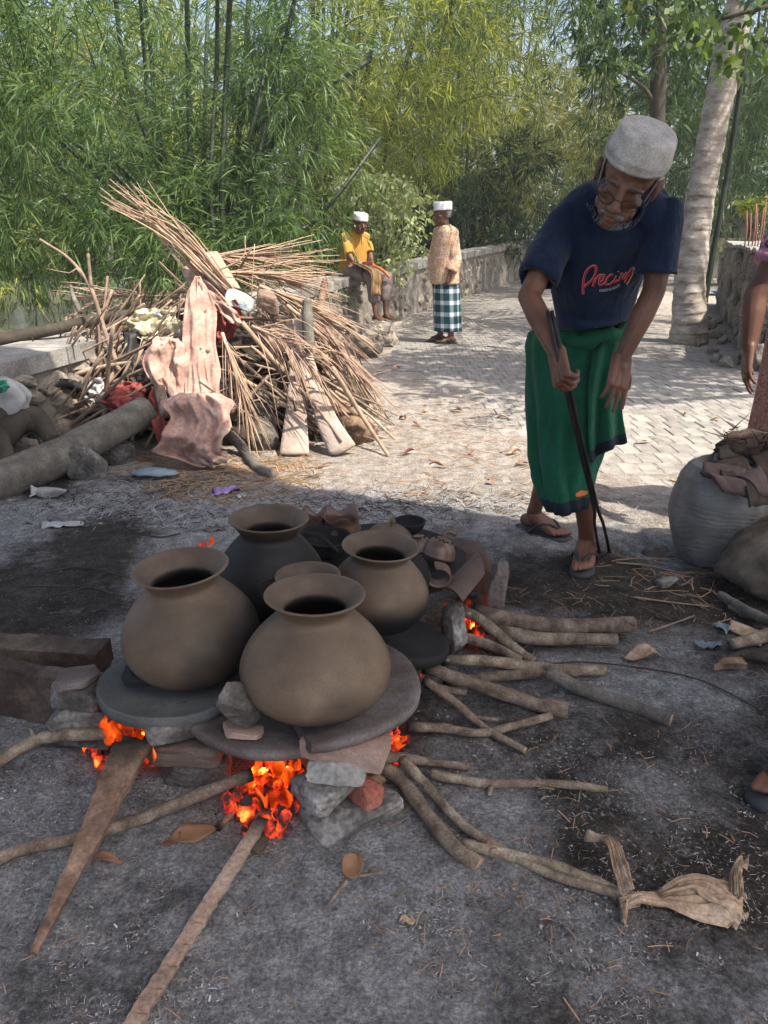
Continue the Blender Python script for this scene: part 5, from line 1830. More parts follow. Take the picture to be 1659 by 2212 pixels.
branch('thick upper log end pointing at the bent man, knotted grey bark', [(1020, 1322, .09), (1080, 1335, .075), (1200, 1352, .05), (1290, 1352, .042), (1368, 1347, .036)], (.030, .025), 'bark', .25, seed=1, n=12)
branch('shorter log lying against the thick upper log', [(1040, 1352, .05), (1150, 1378, .03), (1250, 1380, .024), (1332, 1381, .022)], (.024, .020), 'bark', .2, seed=2, n=10)
branch('stick slanting down from the embers beside the roof tile', [(985, 1312, .12), (1040, 1340, .085), (1100, 1390, .04), (1152, 1428, .016)], (.019, .014), 'bark', .4, seed=3)
branch('stick under the slanting one, half charred', [(980, 1372, .06), (1050, 1392, .04), (1125, 1426, .016)], (.020, .015), 'bark', .25, seed=4)
branch('long straight pale stick with chopped end below the two logs', [(955, 1426, .075), (1050, 1428, .06), (1150, 1440, .04), (1230, 1448, .028), (1306, 1447, .022)], (.017, .018), 'bark', .12, seed=5, stubs=((.62, (.05, .0, -.015), .010),))
branch('smooth stick crossing under the long straight pale stick', [(960, 1480, .02), (1040, 1465, .024), (1130, 1456, .026), (1190, 1447, .03)], (.015, .017), 'bark', .1, seed=6)
branch('thick stick with a sawn end, middle of the right-hand fan', [(915, 1440, .085), (1000, 1470, .06), (1110, 1505, .03), (1180, 1528, .022), (1222, 1530, .02)], (.019, .021), 'bark', .15, seed=7, n=11)
branch('heavy outlying stick ending farthest from the fire', [(1180, 1450, .06), (1250, 1485, .03), (1350, 1520, .022), (1450, 1556, .02)], (.021, .018), 'logbark', 0, seed=8, n=11)
branch('crooked stick whose tip ends below the sawn stick', [(915, 1468, .08), (980, 1515, .04), (1050, 1575, .016), (1135, 1621, .012)], (.013, .010), 'bark', .12, seed=9, stubs=((.5, (.07, -.02, .005), .007),))
branch('curved stick lying low across the crooked one', [(878, 1570, .035), (960, 1573, .022), (1040, 1584, .016), (1120, 1565, .014), (1190, 1546, .014)], (.013, .011), 'bark', .1, seed=10)
branch('short stub poking out between the sawn and crooked sticks', [(920, 1478, .05), (965, 1490, .03), (1005, 1494, .018)], (.012, .012), 'bark', .4, seed=11)
branch('forked pale stick just under the tile block', [(815, 1640, .075), (860, 1636, .06), (920, 1645, .035), (1012, 1657, .012)], (.014, .010), 'bark', .1, seed=12)
branch('long thin branch arching from the tile block to the dry banana leaf', [(868, 1640, .06), (930, 1705, .03), (1000, 1782, .018), (1100, 1845, .016), (1200, 1892, .016), (1330, 1928, .02), (1440, 1948, .012)], (.0125, .009), 'bark', 0, seed=13, n=10)
branch('thick bent branch with an axe-cut end under the long thin one', [(820, 1655, .05), (870, 1690, .03), (930, 1770, .020), (985, 1835, .018), (1035, 1872, .012)], (.017, .018), 'bark', .1, seed=14, n=10)
branch('straight branch running from the axe-cut end towards the dry banana leaf', [(1000, 1825, .02), (1080, 1842, .018), (1200, 1873, .017), (1290, 1908, .015), (1335, 1932, .012)], (.013, .013), 'bark', 0, seed=15, n=10)
branch('knobbly stick pointing straight out under the forked one', [(930, 1672, .03), (1040, 1692, .014), (1120, 1692, .014), (1200, 1693, .013), (1312, 1706, .009)], (.0125, .009), 'bark', 0, seed=16, stubs=((.32, (-.012, -.04, .0), .008),), n=10)
branch('reddish stick end in the gap beside the near stone stack', [(770, 1700, .035), (800, 1690, .03), (850, 1668, .02)], (.016, .015), 'rawwood', .3, seed=17, name='branch')
branch('branch entering the fire across the stones nearest the dark beams', [(300, 1585, .105), (210, 1586, .09), (120, 1590, .07), (70, 1602, .05), (-30, 1660, .02)], (.014, .016), 'bark', .2, seed=18, n=10, stubs=((.7, (-.01, -.0, .035), .006), (.78, (.015, .01, .03), .005)))
branch('long branch crossing the foreground under the wedge board', [(545, 1672, .07), (470, 1700, .05), (370, 1742, .03), (270, 1780, .018), (150, 1813, .018), (60, 1832, .018), (-40, 1862, .018)], (.015, .013), 'bark', .1, seed=19, n=10, stubs=((.86, (-.05, -.06, -.003), .010),))
branch('charred twig among the embers of the front fire', [(470, 1790, .012), (495, 1765, .012), (520, 1740, .03)], (.008, .006), 'rawwood', .3, seed=20)

def plank(label, a0, a1, b0, b1, th, mt, za, zb, seed, notch=0, charend=0.0, name='board', cat='board', group=None, n=26):
    """board between the end edge a0-a1 (far, at height za) and b0-b1 (near)"""
    A0, A1, B0, B1 = G(*a0, za), G(*a1, za), G(*b0, zb), G(*b1, zb)
    mb = MB()
    nz = [float(q) for q in vnoise(np.array([[i * .9, seed, 0] for i in range(n + 1)]), seed)]
    nz2 = [float(q) for q in vnoise(np.array([[i * .9, seed + 9, 0] for i in range(n + 1)]), seed)]
    def fn(u, v):
        i = min(n, int(round(v * n)))
        l, r = A0.lerp(B0, v), A1.lerp(B1, v)
        w = (r - l)
        l = l - w * .05 * nz[i]
        r = r + w * .05 * nz2[i]
        p = l.lerp(r, u)
        h = .10 * th * math.sin(u * pi) * (1 + nz[i])
        if notch and i % notch == 0: h -= th * .5 * (u > .3)
        return p + Vector((0, 0, h))
    sheet(mb, 4, n, fn, th, (lambda u, v: max(0, 1 - v / charend)) if charend else None)
    return tag(obj(name, mb, M[mt], smooth=False, att='char'), label, cat, group)
plank('long notched board running from the front fire out of the near edge of view', (556, 1766), (582, 1770), (246, 2245), (286, 2245), .010, 'board', .045, .012, 3, 6, .14, n=66)
plank('pointed splintered board with its tip lying on the ash', (248, 1608), (336, 1600), (70, 2062), (78, 2064), .016, 'rawwood', .14, .010, 5, 0, .22, n=30)
plank('short squared board beside the pointed one, end on the ash', (275, 1590), (303, 1602), (208, 1698), (238, 1712), .022, 'rawwood', .13, .03, 6, 0, .45, n=14)
plank('burnt board end lying flat in the embers of the front fire', (560, 1790), (600, 1775), (520, 1830), (560, 1850), .012, 'oldbeam', .02, .008, 7, 0, .5, n=10)

def beam(label, a, b, w, h, mt, seed):
    mb = MB()
    A, B = Vector(a), Vector(b)
    d = (B - A).normalized()
    s = Vector((-d.y, d.x, 0))
    n = 18
    def ring(v):
        c = A.lerp(B, v)
        return c
    V, F = [], []
    m = 12
    for i in range(n + 1):
        c = ring(i / n)
        for k in range(m):
            a_ = 2 * pi * k / m + pi / 4
            x, z = cos(a_), sin(a_)
            q = max(abs(x), abs(z))
            V.append(c + s * (x / q * w / 2) + Vector((0, 0, z / q * h / 2)))
    co = np.array([tuple(v) for v in V])
    q = fbm(co * 12 + seed, seed, 4)
    V = [v + (v - ring(i // m / n)) * .12 * float(q[i]) for i, v in enumerate(V)]
    for i in range(n):
        for k in range(m):
            F.append((i * m + k, i * m + (k + 1) % m, (i + 1) * m + (k + 1) % m, (i + 1) * m + k))
    F.append(tuple(range(m - 1, -1, -1))); F.append(tuple(n * m + k for k in range(m)))
    mb.add(V, F)
    return tag(obj('beam', mb, M[mt], smooth=False, att='char'), label, 'beam')
a, b = G(-90, 1395, .06), G(225, 1415, .06)
beam('dark reddish charred beam lying farther from the fire', (a.x, a.y, .055), (b.x, b.y, .055), .10, .07, 'oldbeam', 2)
a, b = G(-90, 1420, .15), G(190, 1478, .14)
beam('squared grey brown beam with a flat upper face beside the stone stack', (a.x, a.y, .085), (b.x, b.y, .075), .055, .16, 'oldbeam', 5)
# ------------------------------------------------------------------ brush pile against the wall
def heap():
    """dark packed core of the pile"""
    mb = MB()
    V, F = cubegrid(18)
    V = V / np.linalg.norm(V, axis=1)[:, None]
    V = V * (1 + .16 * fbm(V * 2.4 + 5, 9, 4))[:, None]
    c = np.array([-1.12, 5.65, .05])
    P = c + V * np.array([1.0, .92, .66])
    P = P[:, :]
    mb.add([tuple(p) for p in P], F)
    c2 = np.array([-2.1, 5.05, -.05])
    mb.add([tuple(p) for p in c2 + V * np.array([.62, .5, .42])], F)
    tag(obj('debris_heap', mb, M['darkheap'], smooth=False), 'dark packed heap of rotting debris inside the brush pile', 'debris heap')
heap()

G_ST = 'dry sticks tangled in the brush pile'
def pstick(pts, r, mt='twig', label=None, name='dry_stick', group=None, n=6, lump=.1, seed=0, cat='stick', att=None):
    """pts: (x, y, Y) picture point at a distance"""
    P = [D(*q) for q in pts]
    for p in P: p.z = max(p.z, float(terrain(p.x, p.y)) + .004)
    mb = MB()
    tube(mb, spath(P, max(8, 4 * len(P))), r, n, lump, seed)
    return tag(obj(name, mb, M[mt]), label or 'thin dry stick tangled in the brush pile', cat, group or (None if label else G_ST))

# a mass of fine twigs that nobody could count
def tangle():
    mb = MB()
    rg = random.Random(4)
    for i in range(760):
        x = rg.gauss(0, 1); 
        px = rg.uniform(20, 800) if i % 2 else rg.uniform(20, 420); 
        top = np.interp(px, [60, 200, 330, 430, 560, 680, 780, 860], [800, 700, 650, 610, 620, 670, 780, 900])
        py = rg.uniform(top, np.interp(px, [60, 250, 500, 700, 860], [930, 900, 930, 950, 940]))
        Y = np.interp(py, [590, 700, 800, 950], [5.9, 5.35, 5.0, 4.62]) + rg.uniform(-.12, .25)
        c = D(px, py, Y)
        a = rg.gauss(0, .55) if px > 380 else rg.gauss(.55, .5)
        if px > 560: a = rg.gauss(-.7, .35)
        L = rg.uniform(.10, .34)
        d = Vector((cos(a), rg.gauss(0, .4), sin(a))).normalized()
        e0, e1 = c - d * L, c + d * L
        for e in (e0, e1): e.z = max(e.z, .004)
        m = c + Vector((0, 0, rg.gauss(0, .02)))
        m.z = max(m.z, .004)
        tube(mb, [e0, m, e1], (rg.uniform(.004, .010), rg.uniform(.002, .005)), 4)
    tag(obj('twigs', mb, mat('mixed dry twigs', [(0.25, (0.07, 0.048, 0.034)), (0.5, (0.16, 0.112, 0.08)), (0.75, (0.34, 0.26, 0.20))], scale=6, island=0.55, bump=0), smooth=False), 'mass of fine dry twigs filling the brush pile', 'twigs', None, 'stuff')
tangle()

rg = random.Random(21)
for i in range(170):
    px = rg.uniform(95, 800) if i < 105 else rg.uniform(40, 330)
    top = np.interp(px, [60, 200, 330, 430, 560, 680, 780, 860], [800, 710, 660, 630, 640, 690, 800, 900])
    py = rg.uniform(top + 5, np.interp(px, [60, 250, 500, 700, 860], [930, 900, 900, 920, 930]))
    Y = np.interp(py, [590, 700, 800, 950], [5.8, 5.2, 4.9, 4.5]) + rg.uniform(-.15, .15)
    if px < 400: a = rg.gauss(.75, .45)
    elif px < 560: a = rg.gauss(0, .9)
    else: a = rg.gauss(-.75, .3)
    L = rg.uniform(60, 150)
    dx, dy = cos(a) * L, -sin(a) * L
    r = rg.uniform(.005, .012) if i % 4 else rg.uniform(.013, .022)
    pstick([(px - dx, py - dy, Y + rg.uniform(-.2, .2)), (px + rg.uniform(-6, 6), py + rg.uniform(-6, 6), Y), (px + dx, py + dy, Y + rg.uniform(-.2, .2))], (r, r * .6), 'twig', seed=i)

# dry palm fronds
def frond(label, root, tip, nleaf, lens, spread, side='both', r=.016, leaf_r=.0055, droopy=.2, seed=0, group=None):
    rg = random.Random(seed)
    A, B = D(*root), D(*tip)
    d = (B - A)
    L = d.length
    mid = A.lerp(B, .5) + Vector((0, 0, L * .06))
    S = spath([A, mid, B], 16)
    t = thing('palm_frond', label, 'palm frond', tuple(A), group)
    mb = MB()
    tube(mb, S, (r, r * .35), 6, .08, seed)
    obj('rachis', mb, M['frond'], t)
    dn = d.normalized()
    s = Vector((dn.z, 0, -dn.x))
    if s.length < .1: s = Vector((1, 0, 0))
    s.normalize()
    for k in range(nleaf):
        q = k / nleaf
        p = S[min(len(S) - 1, int(q * (len(S) - 1) * .95))]
        sg = (1 if k % 2 else -1) if side == 'both' else side
        l = rg.uniform(*lens) * (1 - .35 * q)
        v = (dn * rg.uniform(.75, 1.25) + s * sg * spread * rg.uniform(.3, 1.2) + Vector((0, rg.gauss(-.05, .16), rg.gauss(.02, .10)))).normalized()
        e = p + v * l + Vector((0, 0, -droopy * l * rg.uniform(.5, 1.3)))
        m = p + v * l * .55 + Vector((0, 0, -.01 * l))
        e.z = max(e.z, .012)
        m.z = max(m.z, .03)
        lb = MB()
        rr = leaf_r * rg.uniform(.75, 1.25)
        tube(lb, spath([p, m, e], 7), (rr, rr * .35), 5, .05, k, sx=.6)
        obj('leaflet', lb, M['frond'], t)
    return t
frond('dry palm frond lying level along the top of the brush pile', (438, 556, 5.5), (630, 572, 5.8), 58, (.45, .75), .20, 'both', .016, .0058, .02, 1)
frond('second level dry palm frond just under the topmost one', (470, 590, 5.3), (640, 612, 5.5), 54, (.4, .7), .20, 'both', .015, .0056, .06, 2)
frond('dry palm frond sweeping down the pile towards the rock by the seated man', (560, 618, 5.25), (735, 715, 5.2), 50, (.40, .66), .26, 'both', .015, .0054, .12, 3)
frond('dry palm frond whose tips reach the ground nearest the paving', (620, 660, 5.1), (800, 850, 4.85), 50, (.32, .6), .20, 'both', .014, .0052, .12, 4)
frond('dry palm frond hanging over the two pale sheaths', (545, 705, 4.75), (680, 790, 4.5), 46, (.3, .55), .50, 'both', .012, .0046, .35, 5)
frond('dry palm frond hanging straight down beside the pink cloth', (480, 720, 4.75), (545, 930, 4.35), 46, (.28, .5), .22, 'both', .012, .0045, .10, 6)
frond('dry palm frond fanned over the far slope of the pile towards the wall', (330, 640, 5.5), (180, 660, 5.6), 32, (.3, .6), .35, 'both', .012, .005, .12, 7)

def bundle():
    t = thing('stalk_bundle', 'bundle of stripped palm stalks leaning up off the top of the pile', 'stalk bundle', tuple(D(500, 640, 5.2)))
    rg = random.Random(9)
    for k in range(28):
        o = rg.uniform(-1, 1)
        a = D(500 + o * 14, 634 + rg.uniform(-12, 14), 5.15 + rg.uniform(-.1, .1))
        m = D(380 + o * 24, 508 - o * 14 + rg.uniform(-6, 6), 5.3 + rg.uniform(-.08, .08))
        e = D(240 + o * 26 + rg.uniform(-12, 75) * (rg.random() < .45), 412 + rg.uniform(-26, 40) - o * 12, 5.45 + rg.uniform(-.12, .12))
        mb = MB()
        r = rg.uniform(.0045, .0085)
        tube(mb, spath([a, m, e + Vector((0, 0, rg.gauss(0, .015)))], 10), (r, r * .45), 5, .06, k)
        obj('stalk', mb, M['frond'], t)
bundle()
# broad dry sheath the stalks rest on
mb = MB()
def fn(u, v):
    a, b = D(392, 585, 5.35), D(470, 545, 5.5)
    c, d = D(420, 640, 5.2), D(520, 625, 5.2)
    return a.lerp(b, u).lerp(c.lerp(d, u), v) + Vector((0, 0, .04 * sin(u * pi)))
sheet(mb, 8, 6, fn, .012)
tag(obj('palm_sheath', mb, M['huskleaf']), 'broad dry palm sheath under the crossing stalks at the top of the pile', 'palm sheath')
pstick([(500, 640, 5.1), (400, 545, 5.2), (330, 480, 5.3)], (.020, .012), 'frond', 'thick palm rib lying along the stripped stalk bundle', 'palm_rib', n=7)
pstick([(430, 600, 5.2), (520, 560, 5.25), (530, 510, 5.3)], (.008, .004), 'twig', 'single stalk sticking up above the level palm fronds', 'dry_stick')
pstick([(360, 560, 5.4), (352, 535, 5.4), (366, 530, 5.4), (398, 545, 5.4)], (.006, .004), 'twig', 'hooked dry tendril beside the stripped stalk bundle', 'dry_stick')

# named branches of the pile
def yfork():
    mb = MB()
    P = [D(258, 800, 4.75), D(228, 720, 4.9), D(195, 620, 5.0), D(150, 560, 5.05), D(86, 517, 5.1)]
    tube(mb, spath(P, 20), (.017, .007), 8, .1, 1)
    tube(mb, spath([D(197, 622, 5.0), D(194, 590, 5.0), D(190, 548, 5.0)], 8), (.013, .010), 8, .1, 2)
    tube(mb, spath([D(178, 598, 5.02), D(165, 580, 5.02), D(150, 590, 5.0), D(100, 580, 5.0)], 8), (.007, .003), 6, .1, 3)
    tag(obj('forked_branch', mb, M['twig']), 'bare forked branch standing up out of the pile against the river', 'branch')
yfork()
pstick([(-40, 742, 4.7), (60, 722, 4.9), (140, 706, 5.0), (222, 688, 5.2), (300, 676, 5.3)], (.042, .032), 'treebark', 'long brown log lying from the coping into the pile', 'log', n=12, cat='log', seed=3)
pstick([(153, 618, 5.4), (160, 645, 5.3), (174, 675, 5.2)], (.012, .018), 'logbark', 'pale broken stub standing behind the long brown log', 'branch_stub', n=8, cat='branch')
pstick([(255, 800, 4.8), (210, 850, 4.7), (150, 880, 4.6)], (.02, .014), 'twig', 'brown stick under the forked branch', 'dry_stick', n=8)
pstick([(232, 598, 5.3), (228, 640, 5.2), (215, 720, 5.1)], (.009, .007), 'twig', 'thin curved stick rising between the forked branch and the cloth', 'dry_stick')
pstick([(500, 940, 4.55), (530, 975, 4.4), (556, 1015, 4.15), (588, 1040, 4.0)], (.030, .034), 'logbark', 'grey bent branch running out under the pink cloth to the ash', 'branch', n=10, cat='branch', seed=6)
pstick([(344, 835, 4.42), (352, 870, 4.38), (360, 900, 4.34)], (.030, .032), 'bark', 'short pale stick end leaning over the big log by the cloth', 'branch_stub', n=10, cat='branch', seed=5)
pstick([(664, 650, 4.95), (665, 690, 4.9), (668, 760, 4.85)], (.034, .036), 'logbark', 'upright sawn post standing among the palm fronds', 'post', n=10, cat='post', seed=2)
pstick([(703, 605, 5.6), (698, 630, 5.55), (690, 680, 5.4)], (.026, .03), 'rawwood', 'split orange brown stake by the wall end', 'stake', n=6, cat='stake', seed=9)
pstick([(722, 868, 4.85), (750, 900, 4.75), (792, 946, 4.62)], (.070, .085), 'rawwood', 'thick brown log end lying beyond the pale palm sheaths', 'log', n=14, cat='log', seed=4)
pstick([(560, 890, 4.85), (570, 925, 4.7), (574, 960, 4.55)], (.075, .085), 'logbark', 'dark log end under the hanging palm frond', 'log', n=14, cat='log', seed=8)
pstick([(560, 850, 4.9), (590, 880, 4.8), (625, 840, 4.85)], (.03, .03), 'logbark', 'crooked dark branch behind the near pale sheath', 'branch', n=8, cat='branch')

# big grey log at the front
mb = MB()
P = [G(-150, 1120, .12), G(0, 1062, .14), G(120, 1015, .17), G(230, 960, .20), G(330, 905, .235)]
for p, y in zip(P, (3.45, 3.72, 3.98, 4.22, 4.45)): 
    q = p; 
P = [D(-120, 1100, 3.45), D(0, 1042, 3.70), D(110, 995, 3.92), D(215, 942, 4.15), D(318, 886, 4.40)]
tube(mb, spath(P, 36), (.118, .112, .105, .096, .088) if False else (.112, .086), 24, .06, 3, lfreq=1.2)
lg = tag(obj('big_log', mb, M['logbark'], att='char'), 'big smooth grey log resting slantwise at the front of the brush pile', 'log')
# driftwood root at the very edge
mb = MB()
for pts, r in ((((-40, 985, 3.95), (20, 930, 4.05), (70, 905, 4.15), (115, 955, 4.05)), (.10, .05)), (((-30, 930, 4.05), (10, 890, 4.1), (40, 880, 4.15)), (.08, .05)), (((20, 1010, 3.85), (0, 950, 3.95), (-40, 900, 4.0)), (.05, .06)), (((40, 910, 4.1), (100, 930, 4.1), (130, 960, 4.05)), (.05, .02))):
    tube(mb, spath([D(*p) for p in pts], 18), r, 10, .3, 4, lfreq=1.5)
tag(obj('driftwood_root', mb, M['treebark']), 'dark gnarled driftwood root behind the big grey log', 'root')
# plastic bag with green net
mb = MB()
def fn(u, v):
    a = u * 2 * pi
    c = D(14, 862, 4.12)
    r = .115 * sin(min(1, v * 1.0 + .02) * pi) ** .6 + .004
    q = fbm(np.array([[cos(a) * 2.2, sin(a) * 2.2, v * 4]]), 6, 3)[0]
    return c + Vector((cos(a) * r * (1 + .22 * q), sin(a) * r * .7 * (1 + .2 * q), (v - .5) * .25))
sheet(mb, 24, 14, fn, .004)
o = tag(obj('plastic_bag', mb, M['plastic']), 'crumpled milky plastic bag behind the driftwood root', 'bag')
# tyre
def tyre():
    c = D(150, 945, 4.52)
    c.z = .16
    t = thing('tyre', 'worn black motorbike tyre half buried beside the big grey log', 'tyre', tuple(c))
    R = rot(radians(78), 0, radians(58)) 
    mb = MB()
    prof = [(.225, -.030), (.245, -.038), (.262, -.030), (.268, 0), (.262, .030), (.245, .038), (.225, .030), (.232, 0)]
    n = 64
    V, F = [], []
    for k in range(n):
        a = 2 * pi * k / n
        for r, z in prof:
            V.append(c + R @ Vector((r * cos(a), r * sin(a), z)))
    m = len(prof)
    for k in range(n):
        for j in range(m):
            F.append((k * m + j, ((k + 1) % n) * m + j, ((k + 1) % n) * m + (j + 1) % m, k * m + (j + 1) % m))
    mb.add(V, F)
    obj('carcass', mb, M['rubber'], t)
    mb = MB()
    for k in range(52):
        for q, sg in enumerate((-1, 1)):
            a = 2 * pi * (k + .5 * q) / 52
            RR = R @ Matrix.Rotation(a, 3, 'Z') @ Matrix.Rotation(sg * .45, 3, 'X')
            box(mb, c + R @ Vector((.268 * cos(a), .268 * sin(a), sg * .016)), (.012, .018, .026), RR)
    obj('tread', mb, M['rubber'], t, smooth=False, kind='stuff')
tyre()

# pale palm sheaths
def sheath(label, L, R_, Ys, th, mt, bow, seed, name='palm_sheath'):
    """left and right edge picture points down the length"""
    mb = MB()
    l = spath([D(x, y, Y) for (x, y), Y in zip(L, Ys)], 24)
    r = spath([D(x, y, Y) for (x, y), Y in zip(R_, Ys)], 24)
    n = len(l) - 1
    def fn(u, v):
        i = min(n, int(round(v * n)))
        p = l[i].lerp(r[i], u)
        w = (l[i] - r[i]).length
        p = p + Vector((0, -w * bow * sin(u * pi), .006 * float(vnoise(np.array([[v * 8, u * 3, seed]]), seed)[0])))
        p.z = max(p.z, .008)
        return p
    sheet(mb, 8, n, fn, th)
    return tag(obj(name, mb, M[mt]), label, 'palm sheath')
sheath('shorter pale palm sheath standing upright in the sunlit front of the pile', [(630, 740), (622, 850), (604, 985)], [(652, 735), (660, 850), (668, 985)], (4.95, 4.72, 4.42), .018, 'palmwood', .04, 1)
sheath('longer curved palm sheath with a rusty orange end resting on the sunlit ground', [(632, 690), (648, 790), (680, 900), (715, 990)], [(658, 690), (682, 790), (722, 890), (768, 962)], (5.0, 4.8, 4.55, 4.40), .018, 'palmwood', .10, 2)
sheath('pale weathered board standing behind the longer curved sheath', [(690, 760), (700, 830), (712, 900)], [(716, 760), (730, 830), (748, 900)], (5.15, 5.0, 4.85), .02, 'huskleaf', .05, 3, 'weathered_board')
p = D(580, 655, 5.05)
stone('sunlit brown wood block near the top of the pile under the fronds', p, (.15, .12, .14), .3, M['twig'], 61, (radians(20), radians(10)), 9, 6, name='wood_block', cat='wood')
p = D(597, 738, 4.95)
stone('cut round of pale wood in the middle of the pile', p, (.13, .10, .17), .4, M['twig'], 62, (radians(10), radians(10)), 9, 3, name='wood_round', cat='wood')
p = D(518, 648, 5.0)
stone('cream and blue crumpled packet on top of the pile', p, (.18, .12, .12), .2, M['bluepack'], 63, (0, radians(10)), 9, 4, name='packet', cat='packet')

# cloths
def cloth_between(label, rows, mt, seed, fold=.03, freq=7.0, name='cloth', nu=40, th=.003):
    """rows: (y, x left, x right, Y) down the cloth"""
    mb = MB()
    n = len(rows)
    l = spath([D(a, y, Y) for y, a, b, Y in rows], 8 * n)
    r = spath([D(b, y, Y) for y, a, b, Y in rows], 8 * n)
    m = len(l) - 1
    def fn(u, v):
        i = min(m, int(round(v * m)))
        w = (r[i] - l[i]).length
        p = l[i].lerp(r[i], u)
        f = float(fbm(np.array([[u * freq * (.6 + w), v * 2.2 + seed, seed]]), seed, 3)[0])
        g = float(fbm(np.array([[u * 4, v * 9, seed + 3]]), seed + 5, 3)[0])
        pl = sin(u * (5 + w * 34) + 2.2 * f + seed) * (.35 + .65 * v)
        cr = 1 - abs(float(vnoise(np.array([[u * 2.6 + v * 1.7, v * 3.4 - u, seed + 1]]), seed + 2)[0])) * 2.2
        c2 = 1 - abs(float(vnoise(np.array([[u * 6 - v * 2.5, v * 7 + u * 3, seed + 4]]), seed + 8)[0])) * 2.2
        ed = (abs(2 * u - 1) ** 4) * (1 if u > .5 else -1) * .10 * w * float(vnoise(np.array([[v * 7, u, seed]]), seed)[0])
        p = p + Vector((.10 * fold * pl + ed, -.06 * w * sin(u * pi) - fold * .55 * pl - fold * .85 * cr - fold * .45 * c2 - fold * .30 * f, fold * .25 * cr + fold * .2 * c2))
        p.z = max(p.z, .012 + .008 * (1 + f))
        return p
    sheet(mb, nu, m, fn, th)
    o = obj(name, mb, M[mt])
    return tag(o, label, 'cloth')
cloth_between('scrap of green netting on the milky plastic bag', [(822, -14, 14, 3.99), (834, -12, 20, 3.98), (848, -8, 12, 3.975)], 'net', 37, .02, 6.0, 'green_net', 12)
cloth_between('long dusty pink cloth hanging from the peak of the pile', [(598, 420, 434, 4.95), (625, 408, 446, 4.90), (670, 400, 463, 4.80), (740, 397, 470, 4.68), (800, 396, 474, 4.58), (850, 396, 482, 4.48), (890, 404, 494, 4.40), (925, 440, 500, 4.34)], 'pinkcloth', 3, .022, 6.0, 'hanging_cloth')
cloth_between('bunched pink cloth sagging to the ground under the hanging one', [(850, 378, 470, 4.36), (872, 350, 494, 4.28), (905, 362, 500, 4.22), (940, 354, 497, 4.19), (974, 338, 495, 4.17), (992, 376, 488, 4.165), (1012, 440, 480, 4.16)], 'pinkcloth', 7, .04, 7.0, 'bunched_cloth')
cloth_between('rounded fold of pink cloth tucked beside the hanging one', [(732, 340, 392, 4.72), (750, 322, 398, 4.62), (780, 314, 400, 4.56), (815, 326, 402, 4.52), (850, 350, 402, 4.46), (880, 366, 402, 4.42)], 'pinkcloth', 11, .035, 6.0, 'folded_cloth')
cloth_between('narrow reddish strip of cloth trailing below the rounded fold', [(836, 326, 352, 4.46), (870, 322, 356, 4.40), (910, 330, 358, 4.34), (950, 340, 362, 4.28), (978, 346, 372, 4.24)], 'redcloth', 13, .02, 4.0, 'cloth_strip', 10)
cloth_between('bright red cloth in the shadow to one side of the hanging cloth', [(650, 460, 516, 4.98), (680, 462, 522, 4.95), (710, 466, 516, 4.92), (740, 470, 490, 4.9)], 'redcloth', 17, .04, 6.0, 'red_cloth', 14)
cloth_between('upper flap of pink cloth trailing from the peak over the red cloth', [(604, 428, 442, 4.93), (640, 446, 482, 4.90), (670, 470, 508, 4.88), (700, 496, 524, 4.86)], 'pinkcloth', 19, .02, 4.0, 'cloth_flap', 10)
cloth_between('dull red cloth bundled over the big grey log', [(826, 250, 318, 4.62), (845, 232, 322, 4.54), (868, 226, 310, 4.48), (892, 240, 300, 4.44)], 'redcloth', 23, .04, 6.0, 'red_bundle', 14)
cloth_between('printed yellow and blue packet sheet crumpled among the sticks', [(668, 300, 372, 5.15), (690, 278, 392, 5.05), (715, 288, 398, 4.98), (738, 305, 372, 4.95)], 'wrapper', 29, .05, 6.0, 'packet_sheet', 16)
cloth_between('black plastic sheet in the hollow of the pile beside the rounded pink fold', [(720, 270, 330, 4.95), (770, 262, 324, 4.85), (820, 268, 330, 4.75), (850, 280, 330, 4.7)], 'rubber', 31, .04, 6.0, 'black_plastic', 14)
cloth_between('clear plastic packet over the grey board beside the tyre', [(816, 186, 222, 4.75), (845, 180, 232, 4.68), (880, 196, 236, 4.6)], 'plastic', 33, .03, 6.0, 'plastic_packet', 10)
sheath('grey weathered board slanting above the big log', [(205, 868), (232, 838)], [(250, 868), (268, 822)], (4.5, 4.7), .02, 'logbark', .0, 4, 'grey_board')
# stones under the log
p = G(178, 1040)
stone('grey boulder under the big log beside the straw', (p.x, p.y + .08, .08), (.22, .16, .20), .4, M['firestone'], 71, (0, radians(20)), 10, 4, name='boulder')
p = G(110, 1075)
stone('pale chunk of rubble poking out under the big log', (p.x, p.y + .02, .02), (.14, .07, .05), .2, M['coping'], 72, (0, 0), 8, 5, name='rubble_chunk')
p = G(240, 1005)
stone('rough grey lump of rubble behind the straw', (p.x, p.y + .06, .06), (.24, .14, .14), .1, M['firestone'], 73, (0, radians(5)), 10, 4, name='rubble_chunk')
# step rock under the seated man's feet
p = D(818, 712, 9.15)
stone('mossy rock heap at the wall foot under the seated man', (p.x, p.y, .10), (.52, .45, .34), .4, M['stone'], 74, (0, 0), 12, 3, 6, .22, name='step_rock', cat='rock')
p = D(800, 760, 8.3)
stone('broken mossy rock at the wall end nearer the palm fronds', (p.x - .1, p.y, .13), (.40, .4, .36), .9, M['stone'], 75, (0, 0), 12, 3, 6, .22, name='step_rock', cat='rock')
